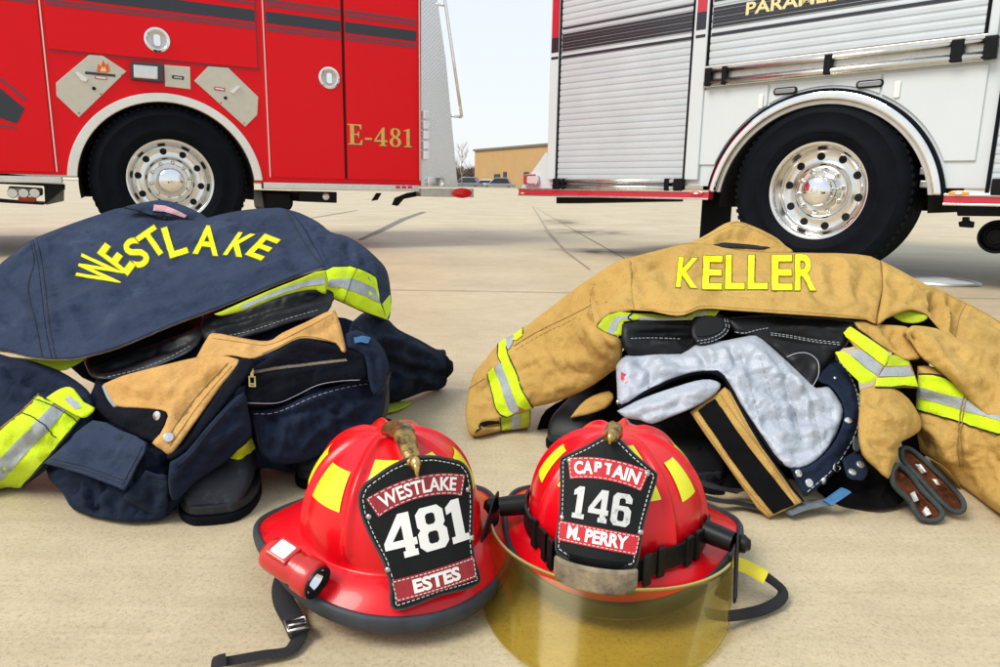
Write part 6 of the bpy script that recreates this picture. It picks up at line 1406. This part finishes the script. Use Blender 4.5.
sb_ = Pillow('strap_tab', [(842, 459), (850, 454), (857.6, 451), (864, 460), (869, 469), (864, 480), (856, 480), (847, 477)], [(842, 459, 1.10), (857, 451, 1.12), (869, 469, 1.09), (850, 478, 1.06)], 'navy_dark', tr, w=.008, bf=.007, bb=.008, cell=3, sm=2, wr=(.002, 20, 2))
for x, y in ((852, 472.5), (860, 465)): sb_.snap(x, y, .0065, 'dull_alu')
b2 = Pillow('belt_loop', [(853, 437), (858, 434), (861, 446), (858, 452), (853, 449)], [(855, 437, 1.135), (857, 451, 1.11)], 'grey_web', tr, w=.004, bf=.004, bb=.004, cell=2.5, sm=2, wr=None)
# braces trailing on the slab
bs_ = webbing('brace_strap', [P(700, 482, 1.10), P(716, 487, 1.085), G(735, 491, .02), G(748, 489, .03), P(760, 494, 1.06)], .022, M['web_black'], tr, .22)
webbing('brace_strap', [P(696, 494, 1.09), G(716, 500, .02), G(738, 503, .012), G(752, 506, .012), G(768, 508, .016)], .018, M['web_black'], tr, .22)
webbing('brace_webbing', [G(786, 512, .012), G(800, 507, .016), G(814, 503.5, .018), G(829, 502, .020)], .026, M['grey_web'], tr, .22)
webbing('blue_tab', [G(827, 503, .024), G(836, 497, .032), G(846, 490, .04)], .020, M['blue_tab'], tr, .22)
# boots of the tan set
bA = boot(704, 489, R(10), 'black leather boot behind the helmet with the amber visor', .19, mat_up='boot_leather')
bC = boot(562, 452, R(-30), 'black leather boot lying under the left sleeve of the tan jacket', .17, mat_up='boot_leather', sc=.9)
p = Pillow('shaft_top', [(622, 324), (640, 320), (664, 319), (690, 318), (708, 320), (722, 330), (720, 338), (702, 345), (690, 350), (676, 357), (650, 356), (628, 354), (621, 340)], [(622, 330, 1.30), (690, 318, 1.34), (722, 334, 1.31), (676, 357, 1.28), (628, 353, 1.28)], 'boot_leather', bA, w=.02, bf=.018, bb=.03, cell=4, sm=2, cr=[([(630, 328), (670, 326), (710, 328)], 3, .007), ([(632, 334), (670, 333), (712, 335)], 3, -.007), ([(650, 345), (680, 342)], 4, .006)], wr=(.004, 24, 3))
p.seam([(631, 338.5), (650, 338), (668, 338.5), (680, 339)], 'thread_pale', .0007, dash=2, step=1.5)
p2 = Pillow('shaft_lip', [(694, 316), (712, 313), (727, 318), (730, 328), (724, 337), (712, 343), (700, 345), (692, 338), (690, 326)], [(694, 316, 1.31), (727, 318, 1.31), (700, 345, 1.27)], 'boot_leather', bA, w=.012, bf=.012, bb=.02, cell=3, sm=2, wr=(.003, 24, 3))
p2.seam([(727, 319), (729, 328), (723, 336), (711, 341.5), (699, 343.5)], 'thread_pale', .0006, dash=2, step=1.3); p2.seam([(724.5, 319), (726, 327), (720, 334), (709, 339), (697, 341)], 'thread_pale', .0006, dash=2, step=1.3); p2.drape('opening', [(698, 318), (712, 316), (722, 319), (723, 327), (717, 333), (706, 336), (697, 336), (695, 326)], 'void_black', .002, sm=2)
p3 = Pillow('shaft_top', [(726, 318), (750, 316), (775, 315), (800, 317), (856, 321), (852, 334), (846, 346), (834, 356), (824, 370), (812, 389), (800, 378), (786, 362), (770, 347), (752, 336), (736, 334)], [(726, 318, 1.31), (800, 317, 1.32), (856, 322, 1.31), (846, 346, 1.28), (812, 388, 1.23), (752, 336, 1.29)], 'boot_leather', bC, w=.02, bf=.018, bb=.03, cell=4, sm=2, cr=[([(775, 325), (810, 328), (850, 330)], 4, .008), ([(772, 333), (810, 340), (842, 343)], 2.5, -.007), ([(790, 362), (806, 354), (818, 366), (814, 386)], 4, .006)], wr=(.004, 24, 5))
p3.seam([(771, 333), (790, 335.5), (812, 339.5), (841, 343)], 'thread_pale', .0007, dash=2, step=1.4); p3.seam([(771, 335), (790, 337.5), (812, 341.5), (840, 345)], 'thread_pale', .0007, dash=2, step=1.4); p3.seam([(787, 357), (796, 353.5), (806, 353), (814, 357), (818.5, 364), (818, 376), (812, 387)], 'thread_pale', .0008, step=1.4)
p3.seam([(735, 332), (745, 333), (757, 330), (768, 328)], 'thread_pale', .0007, dash=2, step=1.4)
# ---- tan jacket
ja = base_thing('turnout_jacket', 'tan turnout jacket with straight yellow lettering laid over boots and trousers', 'jacket', 760, 440, GJ)
back = Pillow('back_panel', [(622, 259), (649, 252.5), (672, 246.5), (690, 243), (714, 245), (740, 250), (765, 252), (790, 252.5), (820, 252.8), (856, 254), (881, 261), (884, 285), (880, 305), (877, 324), (866, 320), (840, 318), (820, 316.5), (775, 313.5), (730, 310.5), (712, 309), (698, 310), (684, 315.5), (670, 315.5), (652, 311.5), (633, 310.5), (628, 306), (629, 285)],
    [(622, 259, 1.50), (690, 243, 1.58), (740, 250, 1.58), (881, 261, 1.52), (877, 323, 1.30), (775, 313, 1.28), (698, 310, 1.29), (630, 308, 1.33), (740, 282, 1.42), (850, 285, 1.40), (660, 280, 1.42)],
    'tan', ja, w=.022, bf=.014, bb=.004, cell=3.8, sm=2, cr=[([(660, 300), (680, 305), (700, 296), (716, 284)], 7, .012), ([(640, 304), (668, 308), (690, 304)], 4, -.010), ([(655, 258), (668, 275), (664, 295)], 8, -.009), ([(820, 258), (822, 290)], 4, .005), ([(832, 258), (836, 295)], 5, -.005), ([(846, 260), (850, 290), (866, 312)], 6, .007), ([(866, 268), (858, 295), (872, 318)], 5, -.008), ([(836, 304), (860, 306), (876, 318)], 4, .006), ([(720, 300), (780, 304), (840, 306)], 8, .007), ([(690, 248), (680, 262)], 6, .006)], wr=(.008, 15, 4))
back.seam([(630, 262), (632, 275), (631, 292), (634, 309)], 'thread_tan', .0012); back.seam([(880, 262), (882, 285), (878, 305), (875, 320)], 'thread_tan', .0012); back.seam([(640, 308), (668, 312), (685, 312), (698, 307), (712, 306), (730, 307.5), (775, 310.5), (820, 313.5), (860, 317)], 'thread_tan', .0007)
Pillow('dark_backing', [(618, 300), (700, 296), (800, 300), (886, 308), (876, 338), (830, 350), (740, 352), (660, 352), (622, 348)], [(618, 300, 1.42), (886, 308, 1.42), (830, 350, 1.38), (640, 350, 1.38)], 'navy_black', ja, w=.02, bf=.004, bb=.02, cell=6, wr=None)  # added dark sheet that fills the gap under the hem with shade
items = []; items2 = []
for ch, x, y, w_, h_, a, shr in (('K', 688, 273, 21, 30, 3, .05), ('E', 712.5, 273, 19, 33.5, 1, .02), ('L', 735, 272.5, 19.5, 34, 0, .02), ('L', 758, 272.5, 20, 34, 0, .02), ('E', 782, 273, 20.5, 35, 0, 0), ('R', 805.5, 272.8, 20.5, 36, 0, 0)):
    items.append(px_text(ch, x, y, w_, h_, a, .02, shr)); items2.append(px_text(ch, x, y, w_ + 1.7, h_ + 1.7, a, .042, shr))
back.letters('lettering', items, 'yellow_letters', .0021)
back.letters('letter_border', items2, 'letter_border', .0012)
co = Pillow('collar', [(688, 243.5), (702, 237), (714, 230), (725, 223.5), (737.5, 221), (754, 226.5), (766, 232), (777, 238), (786, 246), (794, 253), (768, 254), (742, 252), (714, 249)], [(688, 244, 1.60), (737, 221, 1.70), (794, 253, 1.60), (742, 252, 1.585)], 'tan', ja, w=.022, bf=.018, bb=.02, cell=3.6, sm=2, cr=[([(700, 242), (730, 230), (760, 233), (782, 248)], 4, .010), ([(712, 246), (740, 238), (770, 248)], 4, -.008)], wr=(.005, 20, 4))
co.drape('collar_gap_shade', [(713, 245), (722, 243.2), (745, 245), (770, 247.5), (764, 249.5), (745, 248.6), (722, 247.6)], 'void_black', .004); co.seam([(730, 224.5), (738, 222), (748, 226)], 'thread_tan', .0012); co.seam([(704, 239), (726, 228), (738, 226), (756, 231), (780, 244)], 'thread_tan', .0007)  # black slit draped on the collar paints the shade within its fold
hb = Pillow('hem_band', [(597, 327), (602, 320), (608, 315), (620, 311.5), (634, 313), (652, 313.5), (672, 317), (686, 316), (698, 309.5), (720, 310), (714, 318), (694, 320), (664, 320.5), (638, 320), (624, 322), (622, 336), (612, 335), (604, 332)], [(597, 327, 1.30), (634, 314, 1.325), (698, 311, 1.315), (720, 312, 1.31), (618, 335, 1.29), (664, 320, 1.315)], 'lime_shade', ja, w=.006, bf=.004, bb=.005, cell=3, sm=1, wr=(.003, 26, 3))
hb.drape('band_silver', [(607, 332), (611, 324), (616, 317), (630, 315.5), (632, 318.5), (621, 319.5), (617, 326), (615, 335)], 'silver_tape', .001); hb.drape('band_silver', [(638, 317), (664, 318.5), (690, 318.5), (702, 312), (708, 312), (700, 319), (664, 320.3), (640, 320)], 'silver_tape', .001); hb.seam([(634, 312), (628, 318), (636, 322)], 'thread_dark', .0018)
lsv = Pillow('left_sleeve', [(607, 267.5), (622, 259), (631, 262), (632, 285), (634, 308), (626, 312), (612, 314), (604, 320), (597, 327), (610, 334), (622, 339), (622, 356), (620, 366), (610, 373), (595, 384), (574, 395), (556, 402), (540, 406), (531, 409), (530, 427), (516, 429.5), (500, 431.5), (485, 435), (471, 436), (466.5, 424), (465.5, 407), (469, 390), (474, 373), (486, 359), (498, 344), (510, 337), (522, 329.5), (538, 317), (556, 303.5), (580, 285)],
    [(622, 259, 1.50), (634, 305, 1.34), (597, 327, 1.31), (622, 339, 1.30), (622, 360, 1.30), (574, 395, 1.36), (531, 410, 1.40), (530, 427), (471, 436), (466, 410, 1.45), (498, 344, 1.54), (556, 303, 1.55), (560, 345, 1.42), (500, 390, 1.46), (607, 290, 1.44)],
    'tan', ja, w=.032, bf=.026, bb=.045, cell=3.8, sm=2, cr=[([(584, 314), (594, 326), (606, 346), (618, 350)], 4, -.016), ([(596, 300), (590, 316), (602, 330)], 5, .012), ([(628, 275), (610, 286), (596, 306)], 6, -.007), ([(540, 350), (570, 362), (600, 362)], 9, .006), ([(606, 336), (616, 344), (622, 345)], 3, .008), ([(480, 425), (500, 424), (514, 420)], 3, -.016), ([(600, 276), (594, 295)], 6, .006), ([(536, 385), (560, 372), (590, 376)], 7, -.007), ([(545, 325), (562, 340)], 6, .005)], wr=(.009, 15, 5))
lsv.seam([(514, 346), (530, 336), (545, 328), (560, 321), (576, 313), (590, 306)], 'thread_tan', .0014); lsv.seam([(516, 350), (532, 340), (547, 332), (562, 325), (580, 316)], 'thread_tan', .0009, dash=2); lsv.seam([(631, 263), (633, 285), (634, 306)], 'thread_tan', .0012); lsv.seam([(595, 282), (590, 300), (594, 322)], 'thread_tan', .0008, dash=2)
def zc(pts): return [(455 + x * .18, 320 + y * .18) for x, y in pts]
lsv.drape('reflective_band', zc([(325, 85), (352, 58), (378, 36), (378, 85), (345, 112), (318, 112)]), 'lime', .003); lsv.drape('band_silver', zc([(282, 105), (305, 92), (328, 78), (326, 112), (316, 140), (300, 165), (288, 160)]), 'silver_tape', .003)
lsv.drape('reflective_band', zc([(245, 135), (270, 108), (288, 110), (286, 150), (300, 190), (305, 235), (345, 300), (370, 380), (430, 485), (395, 497), (352, 480), (320, 410), (290, 320), (262, 255), (240, 200)]), 'lime', .003)
lsv.drape('band_silver', zc([(222, 262), (250, 230), (268, 262), (290, 320), (318, 408), (355, 490), (352, 505), (322, 520), (300, 500), (275, 430), (250, 345), (225, 292)]), 'silver_tape', .003)
lsv.drape('reflective_band', zc([(182, 298), (215, 262), (226, 296), (252, 350), (274, 430), (300, 500), (325, 520), (290, 534), (252, 525), (222, 480), (205, 400), (188, 340)]), 'lime', .003)
lsv.seam(zc([(378, 36), (378, 80)]), r=.001, off=.003); lsv.seam(zc([(240, 135), (238, 195), (258, 240)]), r=.001, off=.003); lsv.seam(zc([(286, 150), (300, 200), (345, 300), (372, 385), (432, 487)]), r=.0012, off=.003); lsv.seam(zc([(180, 300), (188, 345), (206, 402), (224, 484), (252, 528), (290, 536)]), r=.0012, off=.003)
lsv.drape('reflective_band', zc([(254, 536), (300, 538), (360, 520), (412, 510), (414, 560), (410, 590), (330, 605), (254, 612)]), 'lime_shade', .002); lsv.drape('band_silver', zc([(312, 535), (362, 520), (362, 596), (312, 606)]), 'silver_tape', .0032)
lsv.seam(zc([(250, 540), (254, 614)]), r=.001, off=.003); lsv.seam(zc([(70, 385), (110, 360), (165, 325)]), 'thread_tan', .001); lsv.drape('cuff_opening', zc([(140, 570), (180, 560), (245, 562), (245, 575), (180, 585), (110, 630)]), 'void_black', .001)
# right side of the tan jacket
def z3(pts): return [(820 + x * .2098, 250 + y * .2098) for x, y in pts]
def z4(pts): return [(820 + x * .24, 370 + y * .24) for x, y in pts]
us = Pillow('right_sleeve', [(881, 260.5), (899, 269.5), (912, 277), (925, 283.6), (942, 290), (954, 296), (965, 301.5), (984, 312), (1000, 321), (1040, 345), (1046, 372), (1000, 349), (971, 345), (954, 340), (946, 336), (936, 326), (927, 316), (918, 312), (910, 310.5), (899, 313.5), (886, 319), (877, 325), (880, 305), (883, 285)],
    [(881, 261, 1.51), (942, 290, 1.50), (1000, 321, 1.44), (1040, 350, 1.36), (1000, 348, 1.31), (954, 339, 1.30), (910, 311, 1.33), (877, 324, 1.29), (920, 296, 1.40), (975, 325, 1.37)], 'tan', ja, w=.026, bf=.022, bb=.03, cell=3.8, sm=2, cr=[([(884, 275), (900, 290), (890, 312)], 6, -.009), ([(940, 292), (944, 310), (950, 335)], 4, .016), ([(934, 290), (936, 308), (944, 330)], 4, -.014), ([(966, 302), (956, 318), (954, 336)], 4, -.012), ([(898, 272), (920, 288), (930, 306)], 7, .008), ([(906, 302), (922, 298), (936, 306)], 4, -.008), ([(970, 330), (1000, 338)], 6, .008), ([(955, 325), (980, 318), (1000, 326)], 6, -.006)], wr=(.008, 17, 6))
us.seam([(944, 293), (962, 302), (984, 313), (1000, 323)], 'thread_tan', .0010); us.seam([(966, 304), (960, 316), (956, 335)], 'thread_tan', .0010)
Pillow('inner_shade', [(878, 322), (900, 312), (930, 314), (948, 334), (960, 342), (930, 336), (900, 334), (880, 330)], [(878, 324, 1.40), (930, 318, 1.45), (955, 340, 1.42), (890, 330, 1.39)], 'navy_black', ja, w=.01, bf=.005, bb=.01, cell=4, sm=2, wr=None)  # dark sheet added under the sleeve as the shade in the gap
Pillow('inner_shade', [(893, 350), (926, 352), (932, 400), (926, 456), (904, 452), (888, 380)], [(893, 350, 1.31), (926, 352, 1.33), (926, 456, 1.24), (900, 440, 1.22)], 'navy_black', ja, w=.01, bf=.003, bb=.01, cell=5, sm=2, wr=None)  # another added dark sheet, shading the gap beside the front panel
pk = Pillow('hem_band', [(892, 316), (900, 312), (909, 310), (918, 312), (928, 316), (924, 321), (914, 323.5), (902, 322)], [(892, 316, 1.335), (928, 316, 1.34), (908, 323, 1.325)], 'lime_shade', ja, w=.006, bf=.004, bb=.004, cell=3, sm=2, wr=None)
fp = Pillow('front_panel', [(917, 366), (930, 366), (945, 372), (975, 395), (1000, 414), (1050, 428), (1052, 545), (1000, 514), (982, 501), (964, 487.5), (954, 479), (945, 470), (935, 461), (925, 455), (917, 449), (916, 430), (917, 405)],
    [(917, 368, 1.25), (975, 395, 1.19), (1050, 440, 1.08), (1050, 540, 1.0), (1000, 514), (964, 487), (935, 461, 1.20), (917, 449, 1.25), (960, 440, 1.17), (917, 405, 1.24)], 'tan', ja, w=.030, bf=.026, bb=.05, cell=4, sm=2, cr=[([(960, 425), (956, 450), (962, 478)], 5, -.006), ([(966, 428), (968, 455), (980, 490)], 5, .006), ([(920, 420), (940, 440), (960, 470)], 8, .008), ([(985, 440), (1000, 470), (1010, 500)], 8, -.008), ([(922, 436), (940, 452)], 6, -.006)], wr=(.009, 15, 9))
fp.drape('reflective_band', z4([(415, 20), (470, 24), (520, 38), (600, 90), (680, 170), (750, 205), (900, 250), (900, 320), (750, 268), (600, 222), (500, 190), (403, 162), (408, 90)]), 'lime', .003)
fp.drape('band_silver', z4([(413, 70), (500, 95), (600, 120), (690, 178), (900, 250), (900, 268), (750, 215), (600, 168), (500, 138), (408, 114)]), 'silver_tape', .0042)
fp.seam(z4([(403, 164), (500, 192), (600, 224), (750, 270), (900, 322)]), r=.0014, off=.003); fp.seam(z4([(415, 17), (470, 20), (520, 33), (600, 86)]), r=.0014, off=.003); fp.seam(z4([(600, 110), (590, 160), (580, 222), (575, 300), (585, 400)]), 'thread_tan', .0009, .0046); fp.seam(z4([(612, 115), (602, 165), (592, 226), (590, 300), (600, 400)]), 'thread_tan', .0009, .0046)
fa = Pillow('right_forearm', [(904, 332), (910, 327), (916, 325.5), (937, 328.5), (954, 336.5), (975, 342), (1000, 346.5), (1046, 354), (1052, 440), (1010, 424), (996, 421), (986, 416), (975, 406), (964, 395), (951, 381), (937, 369), (927, 362), (920, 356), (912, 344)],
    [(908, 328, 1.27), (954, 337, 1.28), (1000, 347, 1.27), (1046, 360, 1.22), (1040, 430, 1.05), (1000, 422, 1.13), (964, 395, 1.17), (920, 356, 1.23), (970, 370, 1.19)], 'tan', ja, w=.026, bf=.024, bb=.03, cell=3.8, sm=2, cr=[([(914, 330), (918, 345), (932, 358)], 4, -.012), ([(926, 332), (940, 355), (965, 385)], 8, .010), ([(950, 345), (980, 370), (1000, 400)], 9, -.008), ([(945, 345), (975, 352), (1005, 356)], 6, .006)], wr=(.009, 16, 7))
fc = Pillow('front_fold', [(853, 321.5), (864, 321), (876, 324), (892, 325), (906, 326.5), (911, 331), (906, 336), (912, 343), (921, 357), (913, 360), (904, 359.5), (889, 351), (878, 344), (868, 336), (858, 329)], [(853, 322, 1.30), (876, 324, 1.31), (908, 330, 1.29), (921, 357, 1.245), (889, 350, 1.26), (862, 331, 1.285)], 'tan', ja, w=.016, bf=.014, bb=.016, cell=3.4, sm=2, cr=[([(872, 326), (884, 338), (896, 352)], 4, .007), ([(898, 328), (892, 338), (900, 350)], 4, -.009), ([(886, 326), (884, 338)], 3, -.006)], wr=(.006, 22, 5))
f1 = Pillow('hem_band', z3([(110, 385), (140, 362), (170, 380), (325, 490), (318, 530), (300, 560), (270, 602), (240, 632), (200, 636), (150, 590), (95, 530), (70, 490), (105, 485), (150, 505), (170, 470), (130, 420)]), [(843, 331, 1.285), (888, 353, 1.25), (870, 383, 1.20), (838, 354, 1.235), (858, 352, 1.245)], 'tan', ja, w=.008, bf=.006, bb=.008, cell=3, sm=1, wr=(.003, 24, 2))
f1.drape('reflective_band', z3([(112, 387), (140, 366), (230, 425), (324, 490), (318, 528), (302, 552), (210, 482), (130, 416)]), 'lime', .003); f1.drape('band_silver', z3([(152, 505), (172, 474), (195, 480), (245, 515), (298, 556), (270, 598), (210, 558)]), 'silver_tape', .003); f1.drape('reflective_band', z3([(74, 490), (108, 487), (148, 508), (208, 560), (268, 600), (240, 630), (200, 634), (150, 588), (97, 528)]), 'lime', .003); f1.seam(z3([(325, 490), (230, 424), (140, 364)]), r=.001, off=.003)
f2 = Pillow('hem_band', z3([(325, 505), (350, 500), (420, 515), (440, 560), (462, 620), (468, 660), (400, 655), (330, 660), (250, 662), (265, 620), (300, 560)]), [(888, 357, 1.245), (912, 372, 1.23), (917, 388, 1.215), (874, 388, 1.19)], 'tan', ja, w=.006, bf=.004, bb=.008, cell=3, sm=1, wr=(.003, 24, 3))
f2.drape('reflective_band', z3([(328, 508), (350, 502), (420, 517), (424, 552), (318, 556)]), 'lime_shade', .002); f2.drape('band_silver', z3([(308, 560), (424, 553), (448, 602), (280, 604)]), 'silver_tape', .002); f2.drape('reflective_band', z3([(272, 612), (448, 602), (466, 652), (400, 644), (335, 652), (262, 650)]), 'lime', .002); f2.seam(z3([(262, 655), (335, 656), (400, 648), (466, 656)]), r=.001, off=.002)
# ---- gloves
def glove(label, hand, hdep, loop, ldep, tags, crs, px, py):
    t = base_thing('work_glove', label, 'glove', px, py, GG)
    h = Pillow('hand', hand, hdep, 'tan', t, w=.022, bf=.022, bb=.025, cell=3.4, sm=2, cr=crs, wr=(.004 if crs else .001, 24, 4)) if hand else None
    c = Pillow('cuff_lining', loop, ldep, 'brown_lining', t, w=.016, bf=-.010, bb=.016, cell=2.6, sm=2, cr=[([lerp2(loop[0], loop[1], .5), lerp2(loop[len(loop) // 2], loop[len(loop) // 2 - 1], .5)], 2.2, .012)], wr=(.007, 40, 6))
    LL = resample([tuple(p) for p in cr1(loop + [loop[0]], 4)[:-1]], 2.4); b = B(); W_ = parent_world(t).inverted()
    b.tube([W_ @ (P(x, y, float(c.rbf([(x, y)])[0])) + (CAM - P(x, y, 1.05)).normalized() * .005) for x, y in LL], .0042, 8, closed=True, flat=1.0); b.go('cuff_binding', M['grey_binding'], t, True)
    for q in tags: c.drape('care_tag', q, 'white_plastic', .006)
    return t, h
glove('brown lined tan glove whose grey edged cuff lies lower and nearer the camera', [(860, 390), (875, 385.6), (894, 388), (909, 399), (917, 411), (921.6, 422), (919.6, 431), (909, 438), (899, 444), (898, 456), (893, 468), (888, 479), (874, 467), (862, 455), (858, 435), (859, 411)],
    [(860, 390, 1.19), (894, 388, 1.21), (921, 424, 1.17), (899, 446, 1.11), (888, 479, 1.06), (861, 440, 1.10), (885, 420, 1.13)],
    z4([(300, 425), (322, 395), (350, 410), (385, 445), (425, 500), (470, 545), (508, 590), (500, 618), (465, 630), (420, 618), (392, 580), (375, 545), (330, 505), (304, 470)]), [(892, 470, 1.075), (907, 468, 1.09), (940, 514, 1.035), (930, 520, 1.03), (912, 505, 1.045)], [z4([(375, 515), (395, 505), (412, 540), (392, 550)]), z4([(425, 590), (445, 565), (458, 605), (440, 612)])],
    [([(863, 398), (880, 404), (905, 402)], 5, -.006), ([(866, 425), (885, 438), (897, 446)], 4, .010), ([(898, 446), (892, 452), (868, 442)], 3, -.008), ([(880, 450), (890, 458), (888, 474)], 4, .006), ([(870, 410), (890, 420), (912, 418)], 7, .006)], 900, 500)
glove('brown lined tan glove tucked behind the other, against the tan jacket front', z4([(455, 370), (500, 390), (545, 430), (580, 475), (585, 500), (540, 470), (480, 420)]), [(930, 459, 1.15), (960, 488, 1.08), (945, 474, 1.12)],
    z4([(338, 330), (365, 325), (410, 355), (470, 410), (530, 465), (585, 530), (600, 565), (590, 588), (555, 588), (510, 555), (450, 490), (395, 430), (345, 375)]), [(902, 452, 1.13), (918, 455, 1.14), (962, 506, 1.045), (955, 511, 1.045), (930, 485, 1.08)], [z4([(395, 395), (420, 392), (445, 425), (425, 432)]), z4([(470, 460), (492, 462), (500, 482), (482, 480)])], (), 940, 505)
